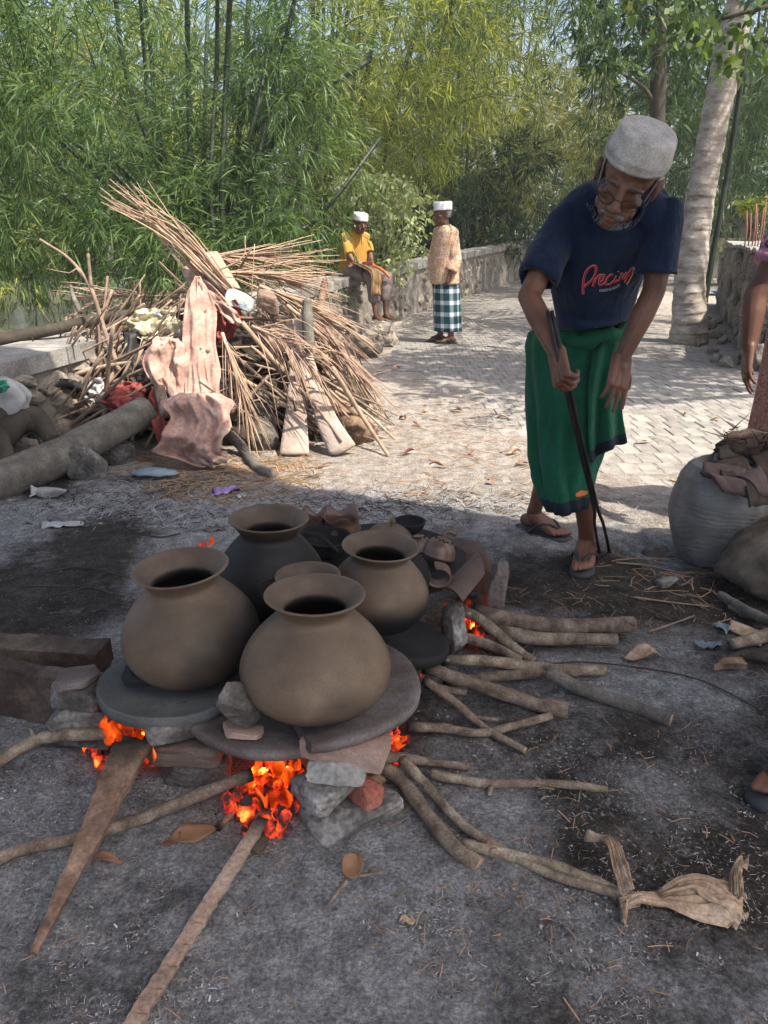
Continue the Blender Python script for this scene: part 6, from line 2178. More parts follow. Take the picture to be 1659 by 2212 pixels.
# flat grey plastic scrap
mb = MB()
c = G(335, 1022, .02)
sheet(mb, 16, 8, lambda u, v: c + Vector(((u - .5) * .26, (v - .5) * .12 * (1 - (2 * u - 1) ** 2) ** .5, .03 * (1 - (2 * v - 1) ** 2) * (1 - (2 * u - 1) ** 2) + .006 * float(vnoise(np.array([[u * 9, v * 6, 1]]), 3)[0]))), .004)
tag(obj('foil_scrap', mb, M['blueplastic']), 'oval grey crumpled foil scrap lying on the straw under the pink cloth', 'foil')

# ------------------------------------------------------------------ the pile of sacks and sticks at the other edge
def sack():
    c = Vector((1.335, 2.88, 0))
    t = thing('sack', 'full grey woven plastic sack with deep horizontal creases', 'sack', tuple(c))
    mb = MB()
    n, m = 110, 280
    V, F = [], []
    prof = [(0, .0), (.11, .0), (.14, .012), (.160, .05), (.176, .12), (.184, .2), (.180, .28), (.164, .36), (.135, .405), (.115, .415), (.10, .40), (.06, .37), (0, .36)]
    pr = np.array(prof)
    ss = np.linspace(0, len(prof) - 1, m)
    rr = np.interp(ss, range(len(prof)), pr[:, 0]); zz = np.interp(ss, range(len(prof)), pr[:, 1])
    for i in range(m):
        for k in range(n):
            a = 2 * pi * k / n
            V.append((rr[i] * cos(a), rr[i] * sin(a) * .9, zz[i]))
    V = np.array(V)
    ang = np.arctan2(V[:, 1], V[:, 0])
    q = fbm(np.stack([np.cos(ang) * 1.1, np.sin(ang) * 1.1, V[:, 2] * 34], 1), 3, 3)
    lo = 1.7 * fbm(np.stack([np.cos(ang) * 1.2, np.sin(ang) * 1.2, V[:, 2] * 4], 1), 8, 2)
    amp = np.interp(V[:, 2], [0, .02, .08, .22, .30, .36, .42], [0, .009, .012, .010, .004, .002, .003]) * .75 * np.clip(.75 + .8 * fbm(np.stack([np.cos(ang) * 1.3 + 4, np.sin(ang) * 1.3, V[:, 2] * 6], 1), 23, 2), .15, 1.3)
    ph = V[:, 2] / .021 + .10 * np.cos(ang - 1) + 1.5 * fbm(np.stack([np.cos(ang) * 1.4, np.sin(ang) * 1.4, V[:, 2] * 12], 1), 13, 3)
    brk = np.clip(.35 + 1.1 * fbm(np.stack([np.cos(ang) * 2.4, np.sin(ang) * 2.4, V[:, 2] * 22], 1), 17, 2), 0, 1)
    sgn = (.25 - 1.0 * (1 - np.abs(np.sin(np.pi * ph))) ** 3.0 * np.clip(brk + .35, 0, 1)) * .75 + .12 * q
    V[:, 0] += np.cos(ang) * (amp * sgn + .012 * lo); V[:, 1] += np.sin(ang) * (amp * sgn + .012 * lo)
    V[:, 0] -= .05 * (V[:, 2] - .1) * 0
    for i in range(m - 1):
        for k in range(n):
            F.append((i * n + k, i * n + (k + 1) % n, (i + 1) * n + (k + 1) % n, (i + 1) * n + k))
    mb.add([c + Vector(tuple(v)) for v in V], F)
    obj('sack_body', mb, M['sack'], t)
sack()
G_SH = None
def shard(label, pts, th, seed, mt='shard', name='bark_shard', cat='bark piece'):
    """pts: four corners (x, y, Y)"""
    a, b, c, d = [D(*p) for p in pts]
    mb = MB()
    def fn(u, v):
        p = a.lerp(b, u).lerp(d.lerp(c, u), v)
        return p + Vector((0, 0, .018 * sin(v * pi) + .004 * float(vnoise(np.array([[u * 5, v * 4, seed]]), seed)[0])))
    sheet(mb, 12, 7, fn, th)
    return tag(obj(name, mb, M[mt]), label, cat)
shard('long maroon bark piece lying across the top of the grey sack', [(1518, 1000, 2.78), (1608, 1012, 2.76), (1610, 1050, 2.70), (1516, 1030, 2.73)], .012, 1)
shard('broad curled bark piece hanging over the front of the sack', [(1512, 1020, 2.72), (1600, 1040, 2.68), (1625, 1078, 2.64), (1560, 1062, 2.66)], .012, 2)
shard('grey bark piece on top of the sack under the husk bundle', [(1545, 985, 2.90), (1635, 972, 2.92), (1640, 1003, 2.85), (1540, 1000, 2.85)], .012, 3, 'sack', 'bark_shard')
shard('dark bark piece slanting down beside the jute sack', [(1590, 1030, 2.72), (1640, 1010, 2.75), (1662, 1075, 2.62), (1640, 1070, 2.63)], .014, 4)
shard('large dark bark sheet at the edge of view behind the jute sack', [(1620, 985, 2.85), (1700, 960, 2.90), (1700, 1075, 2.65), (1645, 1050, 2.70)], .014, 5, 'fibre')
shard('crumpled dark scrap over the middle of the sack top', [(1540, 1000, 2.80), (1600, 985, 2.85), (1625, 1030, 2.72), (1560, 1040, 2.70)], .010, 6, 'fibre', 'dark_scrap', 'scrap')
shard('dark scrap draped down the sack side beside the jute sack', [(1600, 1040, 2.69), (1650, 1030, 2.70), (1660, 1090, 2.61), (1618, 1095, 2.61)], .010, 7, 'treebark', 'dark_scrap', 'scrap')
shard('small dark scrap on the far rim of the sack', [(1548, 968, 2.89), (1590, 962, 2.92), (1596, 990, 2.85), (1552, 994, 2.84)], .010, 8, 'treebark', 'dark_scrap', 'scrap')
mb = MB()
p = D(1634, 966, 2.95)
rock(mb, p, (.30, .2, .13), None, 5, 14, 2.4, 2, .22)
for k in range(160):
    a = rnd.uniform(0, 2 * pi)
    q = p + Vector((cos(a) * .13, sin(a) * .09, rnd.uniform(-.05, .06)))
    tube(mb, [q, q + Vector((rnd.gauss(0, .04), rnd.gauss(0, .03), rnd.gauss(.01, .03)))], (.003, .001), 3)
tag(obj('husk_bundle', mb, M['fibre']), 'dark hairy bundle of husk fibre topping the grey sack', 'husk')
def jute():
    c = Vector((1.57, 2.60, 0))
    mb = MB()
    V, F = cubegrid(26)
    L = (np.abs(V) ** 2.8).sum(1) ** (1 / 2.8)
    V = V / L[:, None]
    q = fbm(V * 2.0 + 3, 5, 4)
    V = V * (1 + .10 * q)[:, None]
    w = np.interp(V[:, 2], [-1, -.3, .4, 1], [1.25, 1.1, .78, .5])
    P = np.stack([V[:, 0] * .25 * w + .10 * (V[:, 2] + .2), V[:, 1] * .2 * w, (V[:, 2] + 1) * .19], 1)
    mb.add([c + Vector(tuple(p)) for p in P], F)
    P2 = np.stack([V[:, 0] * .20 + .0, V[:, 1] * .15, V[:, 2] * .075], 1)
    mb.add([c + Vector((.02, -.12, .075)) + Vector(tuple(p)) for p in P2], F)
    o = tag(obj('jute_sack', mb, M['burlap']), 'frayed brown jute sack slumped against the grey sack', 'sack')
    fr = MB()
    for k in range(420):
        i = rnd.randrange(len(P))
        q = c + Vector(tuple(P[i]))
        if q.z < .01: continue
        d = Vector((P[i][0], P[i][1], .05)).normalized()
        tube(fr, [q, q + d * rnd.uniform(.006, .02) + Vector((rnd.gauss(0, .012), rnd.gauss(0, .012), rnd.gauss(0, .012)))], (.0012, .0006), 3)
    obj('frayed_fibres', fr, M['burlap'], o, kind='stuff')
jute()
branch('grey stick leaning out from under the jute sack', [(1555, 1285, .02), (1600, 1312, .03), (1700, 1362, .05)], (.016, .018), 'logbark', 0, seed=51, group=None)
branch('thin split stick lower in the small wood heap', [(1575, 1310, .015), (1620, 1328, .018), (1700, 1352, .02)], (.009, .011), 'twig', 0, seed=52, group=None)
branch('pale split log end in the small wood heap by the jute sack', [(1578, 1392, .03), (1620, 1382, .032), (1700, 1360, .035)], (.018, .026), 'bark', 0, seed=53, group=None)
branch('dark twisted root lowest in the small wood heap', [(1562, 1432, .016), (1600, 1415, .024), (1650, 1420, .026), (1720, 1415, .03)], (.012, .02), 'treebark', 0, seed=54, group=None)
plank('orange brown split wood chip in front of the small wood heap', (1562, 1428), (1600, 1424), (1545, 1442), (1612, 1440), .018, 'rawwood', .02, .018, 9, name='wood_chip', cat='wood')
plank('thin grey bark strip under the small wood heap', (1580, 1340), (1660, 1372), (1575, 1360), (1640, 1395), .006, 'huskleaf', .02, .012, 10, name='bark_strip', cat='bark piece')
p = G(1412, 1200)
stone('dull brown stone half buried beside the grey sack', (p.x, p.y, .02), (.10, .06, .055), .2, M['stone'], 81, name='loose_stone')
p = G(1437, 1262)
stone('pale flat stone on the soil in front of the grey sack', (p.x, p.y, .012), (.085, .06, .035), .4, M['coping'], 82, (0, 0), 9, 5, name='loose_stone')
# ------------------------------------------------------------------ people
def cap_bone(mb, a, ra, b, rb, n=12, flat=1.0, ax=None):
    """tapered limb piece with round ends; flat squeezes it along ax"""
    a, b = Vector(a), Vector(b)
    d = (b - a)
    L = d.length
    if L < 1e-6: d = Vector((0, 0, 1)); L = 1e-6
    d.normalize()
    u = d.orthogonal().normalized() if ax is None else (Vector(ax) - d * Vector(ax).dot(d)).normalized()
    w = d.cross(u)
    rings = []
    for k in range(4):
        t = -pi / 2 + (pi / 2) * k / 4 + .001
        rings.append((a + d * ra * sin(t), ra * max(.02, cos(t))))
    rings += [(a, ra), (a.lerp(b, .5), (ra + rb) / 2), (b, rb)]
    for k in range(1, 5):
        t = (pi / 2) * k / 4 - .001
        rings.append((b + d * rb * sin(t), rb * max(.02, cos(t))))
    V, F = [], []
    for c, r in rings:
        for k in range(n):
            t = 2 * pi * k / n
            V.append(c + u * r * flat * cos(t) + w * r * sin(t))
    m = len(rings)
    for i in range(m - 1):
        for k in range(n):
            F.append((i * n + k, i * n + (k + 1) % n, (i + 1) * n + (k + 1) % n, (i + 1) * n + k))
    F.append(tuple(range(n - 1, -1, -1)))
    F.append(tuple((m - 1) * n + k for k in range(n)))
    mb.add(V, F)

def chain(mb, pts, rs, n=12, flat=1.0, ax=None):
    for i in range(len(pts) - 1):
        cap_bone(mb, pts[i], rs[i], pts[i + 1], rs[i + 1], n, flat, ax)

def hand(mb, w, d, palm, thumb_side, curl=(.4, .4, .4, .4), s=1.0, spread=.10, thumb=(.7, .35), thumb_curl=.3):
    """w wrist, d along the hand, palm = direction the palm faces, thumb_side = +1/-1 along d x palm"""
    w, d = Vector(w), Vector(d).normalized()
    p = (Vector(palm) - d * Vector(palm).dot(d)).normalized()
    x = d.cross(p) * thumb_side            # towards the thumb
    L = .092 * s
    for q, rr in ((-.030, .0135), (-.010, .0150), (.012, .0150), (.030, .0135)):
        cap_bone(mb, w + x * q * .72 * s, .0165 * s, w + d * L + x * q * s, rr * s * .85, 8)
    cap_bone(mb, w, .021 * s, w + d * .03 * s, .020 * s, 8)
    tips = []
    for i, (q, fl) in enumerate(((.031, .074), (.0105, .083), (-.0105, .077), (-.030, .060))):
        c = curl[i]
        b = w + d * (L - (.004 if i in (1, 2) else .010) * s) + x * q * s
        dirv = (d + x * (q / .03) * spread).normalized()
        axis = dirv.cross(p)
        ang = 0
        r = .0092 * s
        for seg, fr in enumerate((.45, .31, .24)):
            ang += c * (.9, 1.1, .7)[seg]
            v = dirv * cos(ang) + p * sin(ang)
            e = b + v * fl * s * fr
            cap_bone(mb, b, r, e, r * .90, 8)
            b, r = e, r * .90
        tips.append(b)
    tb = w + d * .024 * s + x * .026 * s + p * .006 * s
    tv = (d * thumb[0] + x * (1 - thumb[0]) * 1.15 + p * thumb[1]).normalized()
    m = tb + tv * .040 * s
    cap_bone(mb, w + d * .008 * s + x * .012 * s, .017 * s, tb, .0145 * s, 8)
    cap_bone(mb, tb, .0140 * s, m, .0112 * s, 8)
    tv2 = (tv + (p - x * .6) * thumb_curl).normalized()
    e = m + tv2 * .032 * s
    cap_bone(mb, m, .0112 * s, e, .0095 * s, 8)
    return tips

def foot(mb, ank, d, s=1.0, side=1):
    """d: where the toes point (level). the sole lies at ank.z - .075*s"""
    ank = Vector(ank)
    d = Vector(d); d.z = 0; d.normalize()
    x = Vector((d.y, -d.x, 0)) * side      # towards the big toe
    g = Vector((0, 0, -1))
    heel = ank - d * .035 * s + g * .045 * s
    ball = ank + d * .105 * s + g * .055 * s
    cap_bone(mb, heel, .030 * s, ank + d * .02 * s + g * .035 * s, .033 * s, 10)
    for q in (-.025, 0, .022):
        cap_bone(mb, ank + d * .015 * s + g * .02 * s + x * q * .5 * s, .028 * s, ball + x * q * 1.15 * s, .0185 * s, 10)
    for i, (q, L, r) in enumerate(((.030, .048, .0130), (.0105, .046, .0095), (-.006, .040, .0088), (-.021, .034, .0082), (-.034, .026, .0078))):
        b = ball + x * q * s + d * (.010 - .012 * (i / 4) ** 1.5) * s + g * .004 * s
        m = b + d * L * .5 * s + Vector((0, 0, .004 * s))
        cap_bone(mb, b, r * 1.05 * s, m, r * s, 8)
        cap_bone(mb, m, r * s, b + d * L * s + g * .006 * s, r * .92 * s, 8)

def sandal(parent, ank, d, s=1.0, side=1, mt='foam'):
    ank = Vector(ank)
    d = Vector(d); d.z = 0; d.normalize()
    x = Vector((d.y, -d.x, 0)) * side
    z1 = ank.z - .078 * s
    mb = MB()
    out = [(-.085, 0), (-.078, .026), (-.05, .036), (0, .034), (.06, .040), (.115, .048), (.15, .047), (.178, .036), (.19, .014), (.187, -.010), (.165, -.036), (.13, -.046), (.08, -.044), (.02, -.034), (-.04, -.035), (-.075, -.025)]
    V, F = [], []
    n = len(out)
    for z, k in ((z1 - .016, .97), (z1 - .008, 1.02), (z1, 1.0)):
        for a, b in out:
            p = ank + d * a * s + x * b * s * k
            V.append(Vector((p.x, p.y, z)))
    for i in range(2):
        for k in range(n):
            F.append((i * n + k, i * n + (k + 1) % n, (i + 1) * n + (k + 1) % n, (i + 1) * n + k))
    F.append(tuple(range(n - 1, -1, -1))); F.append(tuple(2 * n + k for k in range(n)))
    if side < 0: F = [tuple(reversed(f)) for f in F]
    mb.add(V, F)
    sole = obj('sandal', mb, M[mt], parent)
    st = MB()
    def P(a, b, h): 
        p = ank + d * a * s + x * b * s
        return Vector((p.x, p.y, z1 + h * s))
    toe = P(.128, .018, .012)
    for b0, hh in ((.045, .028), (-.046, .026)):
        tube(st, spath([toe, P(.105, .018 * .4 + b0 * .35, .043), P(.07, b0 * .8, .048), P(.03, b0 * .98, .022), P(.015, b0 * .95, -.004)], 14), .0058 * s, 6, sx=1.5)
    tube(st, [P(.128, .018, -.006), toe, P(.120, .016, .028)], .0045 * s, 6)
    obj('strap', st, M[mt], sole)

class Head:
    def __init__(self, c, f, u, s=1.0):
        self.c, self.s = Vector(c), s
        self.f = Vector(f).normalized()
        u = Vector(u)
        self.u = (u - self.f * u.dot(self.f)).normalized()
        self.r = self.f.cross(self.u)          # the person's own right-hand side is +r when f looks at you ... kept as f x u
        self.R = Matrix((self.r, self.f, self.u)).transposed()
    def p(self, x, y, z): return self.c + self.R @ (Vector((x, y, z)) * self.s)
    def ell(self, mb, c, r, n=10):
        ellipsoid(mb, self.p(*c), [q * self.s for q in r], self.R, n)
    def build(self, mb, thin=1.0):
        E_ = self.ell
        E_(mb, (0, -.012, .040), (.074, .094, .084), 16)
        E_(mb, (0, .030, -.018), (.060 * thin, .060, .075), 14)
        E_(mb, (0, .036, -.070), (.046 * thin, .048, .042), 12)
        E_(mb, (0, .072, -.094), (.022, .021, .018), 8)
        for q in (-1, 1):
            E_(mb, (q * .028, .079, .024), (.030, .014, .010), 8)
            E_(mb, (q * .045, .060, -.018), (.019, .022, .017), 8)
            E_(mb, (q * .031, .074, .0), (.014, .014, .010), 8)
            E_(mb, (q * .0125, .103, -.036), (.0095, .011, .008), 8)
            E_(mb, (q * .084, -.008, -.004), (.009, .021, .033), 10)
            E_(mb, (q * .092, -.016, .012), (.007, .017, .020), 8)
            E_(mb, (q * .030, .070, -.058), (.016, .018, .020), 8)
            E_(mb, (q * .045, .010, -.070), (.016, .035, .020), 8)
        cap_bone(mb, self.p(0, .084, .018), .0105 * self.s, self.p(0, .112, -.030), .0135 * self.s, 10)
        E_(mb, (0, .093, -.057), (.024, .011, .007), 8)
        E_(mb, (0, .091, -.071), (.021, .011, .008), 8)
    def sockets(self, mesh, k=1.0):
        pts = [(self.p(q * .031, .094, .006), .0125, .008) for q in (-1, 1)] + [(self.p(0, .106, -.064), .006, .0)] + [(self.p(q * .031, .100, -.014), .009, .003) for q in (-1, 1)]
        f = np.array(tuple(self.f))
        def fn(co, no):
            for p, r, dp in pts:
                d2 = ((co - np.array(tuple(p))) ** 2).sum(1)
                co = co - f[None, :] * (dp * self.s * k * np.exp(-d2 / (r * self.s) ** 2))[:, None]
            # mouth line and nostril creases
            loc = (co - np.array(tuple(self.c))) @ np.array(self.R) / self.s
            g = np.exp(-((loc[:, 2] + .064) / .0025) ** 2) * (np.abs(loc[:, 0]) < .024) * (loc[:, 1] > .08)
            co = co - f[None, :] * (.004 * g * self.s)[:, None]
            # forehead and cheek creases
            w = np.exp(-((loc[:, 2] - .052) / .02) ** 2) * (loc[:, 1] > .05)
            co = co + no * (.0012 * self.s * np.sin(loc[:, 2] * 700 + 30 * loc[:, 0] ** 2 * 40) * w)[:, None]
            c2 = np.exp(-((np.abs(loc[:, 0]) - .030 - (-.03 - loc[:, 2]) * .35) / .004) ** 2) * np.exp(-((loc[:, 2] + .048) / .022) ** 2) * (loc[:, 1] > .05)
            co = co - no * (.003 * self.s * c2)[:, None]
            return co
        displace(mesh, fn)
    def cap(self, parent, mt, h=.085, r0=.097, r1=.088, tilt=0.0, z0=.062, crease=True, name='cap'):
        mb = MB()
        prof = [(r0 - .006, .0), (r0, -.002), (r0 + .0015, .006), (r0, .02), ((r0 + r1) / 2, h * .6), (r1 + .001, h - .006), (r1 - .005, h), (r1 * .8, h + .003), (r1 * .4, h + .003), (.0005, h + .001)]
        R = self.R @ Matrix.Rotation(tilt, 3, 'X')
        ov = 1.10
        V, F = [], []
        n = 72
        for i, (r, z) in enumerate(prof):
            for k in range(n):
                a = 2 * pi * k / n
                q = float(vnoise(np.array([[cos(a) * 3, sin(a) * 3, z * 30]]), 5)[0]) * .0018
                V.append(self.c + R @ (Vector(((r + q) * cos(a) * .93, (r + q) * sin(a) * ov - .008, z0 + z)) * self.s))
        m = len(prof)
        for i in range(m - 1):
            for k in range(n):
                F.append((i * n + k, i * n + (k + 1) % n, (i + 1) * n + (k + 1) % n, (i + 1) * n + k))
        mb.add(V, F)
        if crease:
            for k in range(4):
                zz = .012 + k * .004
                tube(mb, [self.c + R @ (Vector(((r0 + .0016) * cos(a) * .93, (r0 + .0016) * sin(a) * ov - .008, z0 + zz)) * self.s) for a in np.linspace(0, 2 * pi, 60)], .0009 * self.s, 4)
        return obj(name, mb, mt, parent)
    def hairband(self, parent, mt, z0=-.03, z1=.07, front=.55):
        """short hair round the back and sides"""
        mb = MB()
        def fn(u, v):
            a = -pi / 2 + (u - .5) * 2 * pi * front
            z = z0 + (z1 - z0) * v + (.02 * (abs(u - .5) * 2) ** 6 if False else 0)
            k = 1.0 - .10 * max(0, -(z - .02)) / .05
            return self.p(.0785 * cos(a) * k, -.012 + .0985 * sin(a) * k, z)
        sheet(mb, 48, 8, fn, .006 * self.s)
        return obj('hair', mb, mt, parent)
    def glasses(self, parent, drop=0.0, r=.0014):
        mb = MB()
        for q in (-1, 1):
            ring = []
            for k in range(25):
                a = 2 * pi * k / 24
                ring.append(self.p(q * .033 + .0225 * cos(a), .106 - .006 * abs(cos(a)) * (1 if q * cos(a) > 0 else 0), -.006 - drop + .0145 * sin(a) * (.95 if sin(a) > 0 else 1.05)))
            tube(mb, ring, r * self.s, 5)
            tube(mb, [self.p(q * .056, .099, -.001 - drop), self.p(q * .074, .085, .001 - drop), self.p(q * .082, .0, .010)], r * 1.15 * self.s, 5)
        tube(mb, spath([self.p(-.010, .108, -.002 - drop), self.p(0, .112, .002 - drop), self.p(.010, .108, -.002 - drop)], 6), r * self.s, 5)
        return obj('spectacles', mb, M['frame'], parent)
    def moustache(self, parent, mt, beard=True):
        mb = MB()
        rg = random.Random(3)
        for k in range(170):
            x = rg.uniform(-.032, .032)
            b = self.p(x, .100 - 6 * x * x, -.051 + .002 * rg.gauss(0, 1) - 3 * x * x)
            tube(mb, [b, b + self.R @ Vector((x * .18 + rg.gauss(0, .001), .002, -.008 + rg.gauss(0, .002))) * self.s], (.0007 * self.s, .0003), 3)
        if beard:
            obj('moustache', mb, mt, parent)
            mb = MB()
            for k in range(240):
                x = rg.gauss(0, .028)
                z = rg.uniform(-.105, -.08)
                y = .085 - 14 * x * x - max(0, -.098 - z) * 1.2
                b = self.p(x, y, z)
                tube(mb, [b, b + self.R @ Vector((rg.gauss(0, .001), .003, -.007)) * self.s], (.0008 * self.s, .0003), 3)
        return obj('beard' if beard else 'moustache', mb, mt, parent)

def limb_loft(mb, rings, n=28):
    """closed stack of ellipses: (centre, half axis x vector, half axis y vector)"""
    V, F = [], []
    for c, a, b in rings:
        for k in range(n):
            t = 2 * pi * k / n
            V.append(Vector(c) + Vector(a) * cos(t) + Vector(b) * sin(t))
    m = len(rings)
    for i in range(m - 1):
        for k in range(n):
            F.append((i * n + k, i * n + (k + 1) % n, (i + 1) * n + (k + 1) % n, (i + 1) * n + k))
    F.append(tuple(range(n - 1, -1, -1)))
    F.append(tuple((m - 1) * n + k for k in range(n)))
    mb.add(V, F)

def wrinkle(mesh, amp, sc, seed, stretch=(1, 1, 1), amp2=0.0, sc2=30, hem=None):
    st = np.array(stretch)
    def fn(co, no):
        q = fbm(co * sc * st + seed, seed, 3)
        r = (1 - 2 * np.abs(fbm(co * sc * .6 * st + seed * 2, seed + 3, 2)))
        d = amp * (.5 * q + .6 * r)
        if amp2: d = d + amp2 * fbm(co * sc2, seed + 9, 2)
        if hem is not None: d = d * sstep(hem, hem + .13, co[:, 2])
        return co + no * d[:, None]
    displace(mesh, fn)

def open_ends(mesh, ends, r=.054, deep=.05):
    """sink the closing face of a sleeve so that the sleeve reads as open"""
    def fn(co, no):
        for e, d in ends:
            q = co - np.array(tuple(e))
            dd = np.array(tuple(d))
            al = q @ dd
            rad = np.linalg.norm(q - al[:, None] * dd[None, :], axis=1)
            m = (al > -.014) & (al < .02) & (rad < r) & ((no @ dd) > .3)
            co = co - np.where(m, deep * (1 - (rad / r) ** 6), 0)[:, None] * dd[None, :]
        return co
    displace(mesh, fn)

# ---- the bent man with the tongs
def bent_man():
    ank_b = G(1158, 1158, .022 + .078); 
    # feet: the farther one and the nearer one
    fb = G(1150, 1150, 0); ff = G(1262, 1212, 0)
    t = thing('person', 'person in navy printed t-shirt and green sarong bending over with long tongs', 'person', (1.0, 2.85, 0))
    hb = D(1215, 745, 2.98)      # hips
    hf = D(1308, 745, 2.94)
    shR = D(1228, 470, 2.60)     # shoulder seen on one side ...
    shL = D(1440, 455, 2.52)
    neck0 = D(1345, 445, 2.52)
    head = Head(D(1354, 390, 2.33), Vector((-.38, -.79, -.45)), Vector((.25, -.36, .90)), 1.0)
    elR = D(1142, 640, 2.46)
    wrR = D(1203, 765, 2.30)
    elL = D(1412, 630, 2.50)
    wrL = D(1343, 775, 2.45)
    mb = MB()
    # trunk inside the clothes, neck, head
    pel = (hb + hf) / 2
    chest = (shR + shL) / 2
    cap_bone(mb, pel, .10, pel.lerp(chest, .55), .10, 16)
    cap_bone(mb, pel.lerp(chest, .55), .11, chest + Vector((0, .05, -.03)), .10, 16)
    cap_bone(mb, shR.lerp(shL, .2) + Vector((0, .03, -.03)), .04, shR.lerp(shL, .78) + Vector((0, .03, -.03)), .04)
    cap_bone(mb, neck0 + Vector((0, .04, -.02)), .055, head.p(0, -.03, -.05), .052)
    head.build(mb, .90)
    # arms
    chain(mb, [shR.lerp(elR, .12), shR.lerp(elR, .5), elR], [.038, .041, .034])
    chain(mb, [elR, elR.lerp(wrR, .35), wrR], [.034, .036, .0245])
    chain(mb, [shL.lerp(elL, .15), shL.lerp(elL, .5), elL], [.036, .041, .035])
    chain(mb, [elL, elL.lerp(wrL, .35), wrL], [.035, .036, .0245])
    # hand round the tongs, and the hand resting on the thigh
    tong_a, tong_b = D(1186, 672, 2.42), D(1309, 1190, 2.62)
    tong_b = G(1309, 1190, .012)
    grip = D(1214, 800, 2.24)
    dR = (D(1217, 838, 2.22) - wrR).normalized()
    tips = hand(mb, wrR, dR, Vector((.75, .25, -.15)), -1, (.95, 1.05, 1.1, 1.1), .98, .05, (.75, .45), .5)
    dL = (D(1326, 885, 2.38) - wrL).normalized()
    hand(mb, wrL, dL, Vector((-.25, .8, -.1)), 1, (.12, .16, .2, .28), .98, .12, (.55, .25), .3)
    # legs
    kb, kf = D(1205, 950, 2.95), D(1252, 960, 2.79)
    ab = Vector((fb.x, fb.y, .097)); af = Vector((ff.x, ff.y, .097))
    chain(mb, [hb, hb.lerp(kb, .5), kb], [.075, .07, .052])
    chain(mb, [kb, kb.lerp(ab, .3), ab.lerp(kb, .12), ab], [.050, .048, .031, .032])
    chain(mb, [hf, hf.lerp(kf, .5), kf], [.075, .07, .052])
    chain(mb, [kf, kf.lerp(af, .3), af.lerp(kf, .12), af], [.050, .047, .031, .032])
    db = Vector((.62, -.60, 0)); df = Vector((-.30, -.95, 0))
    foot(mb, ab, db, 1.0, -1)
    foot(mb, af, df, 1.0, 1)
    me = fuse(mb, .0042, 2)
    head.sockets(me)
    obj('body', me, M['skin'], t)
    sandal(t, ab, db, 1.02, -1)
    sandal(t, af, df, 1.02, 1)
    # head things
    head.cap(t, M['whitecap'], .080, .097, .086, radians(3), .058)
    head.hairband(t, M['hair'], -.035, .068, .56)
    head.glasses(t, .007, .0016)
    head.moustache(t, M['hair'])
    for q in (-1, 1):
        mbr = MB()
        for k in range(70):
            x = rnd.uniform(.012, .050)
            b = head.p(q * x, .094 - 9 * (x - .02) ** 2, .026 + .004 * rnd.gauss(0, 1) * .5)
            tube(mbr, [b, b + head.R @ Vector((q * .006, .002, .002))], (.0008, .0003), 3)
        obj('eyebrow', mbr, M['greyhair'], t)
    # t-shirt
    sb = MB()
    up = (chest - pel).normalized()
    sx = (shL - shR).normalized()
    fw = up.cross(sx)
    if fw.y > 0: fw = -fw
    lat = fw.cross(up).normalized()
    if lat.x < 0: lat = -lat
    def ring(l, r, y, Y, dep, off=0.0):
        a, b = D(l, y, Y), D(r, y, Y)
        c = (a + b) / 2
        return (c + fw * off, (b - a) / 2, fw * dep)
    rings = [ring(1198, 1366, 674, 2.73, .160), ring(1196, 1378, 632, 2.70, .135), ring(1190, 1400, 580, 2.66, .135), ring(1190, 1425, 520, 2.62, .135), ring(1200, 1448, 470, 2.58, .125), ring(1225, 1450, 432, 2.56, .10), ring(1275, 1425, 408, 2.55, .07)]
    # hem dips in the middle
    hem0 = D(1285, 700, 2.70)
    fwh = Vector((fw.x, fw.y, 0)).normalized()
    hem0 = D(1281, 699, 2.74)
    rings[0] = (rings[0][0] + Vector((0, 0, .012)), rings[0][1], (fw * .4 + fwh * .6).normalized() * .158)
    rings = [(hem0, (D(1356, 678, 2.73) - D(1202, 698, 2.75)) / 2 * 1.03, fwh * .165)] + rings
    limb_loft(sb, rings, 40)
    # shoulders and sleeves
    for sh, el, wid, endpx in ((shR, elR, .078, None), (shL, elL, .080, None)):
        e = sh.lerp(el, .78)
        d = (el - sh).normalized()
        u = d.orthogonal().normalized()
        w = d.cross(u)
        inn = sh.lerp(chest, .35)
        cap_bone(sb, inn, .070, sh + Vector((0, 0, -.010)), .055, 16)
        limb_loft(sb, [(sh - d * .03, u * .050, w * .050), (sh + d * .03, u * .058, w * .058), (sh.lerp(el, .4), u * .059, w * .059), (e, u * .064, w * .064)], 24)
    sm = fuse(sb, .0075, 4, 'shirt')
    open_ends(sm, [(sh.lerp(el, .78), (el - sh).normalized()) for sh, el in ((shR, elR), (shL, elL))])
    wrinkle(sm, .019, 6.5, 4, (1.4, 1.4, .45), .0015, 36, float(min(r[0].z for r in rings)))
    shirt = obj('t_shirt', sm, M['navy'], t)
    sd_ = shirt.modifiers.new('thick', 'SOLIDIFY'); sd_.thickness = .003; sd_.offset = -1
    # collar rib
    cb = MB()
    cc = D(1335, 452, 2.47)
    ringp = [cc + sx * .072 * cos(a) + (fw * .9 - up * .25) * .050 * sin(a) - up * .035 * max(0, sin(a)) for a in np.linspace(0, 2 * pi, 30)]
    tube(cb, ringp, .006, 6)
    obj('collar', cb, M['navy'], t)
    # printed lettering
    bpy.context.view_layer.update()
    co = [shirt.matrix_world @ v.co for v in shirt.data.vertices]
    bvh = BVHTree.FromPolygons([tuple(c) for c in (wloc(t) + Vector(shirt.location) + v.co for v in shirt.data.vertices)], [tuple(p.vertices) for p in shirt.data.polygons])
    cp = Vector((0, 0, CAM_H))
    ctr = D(1310, 605, 2.5)
    nrm = None
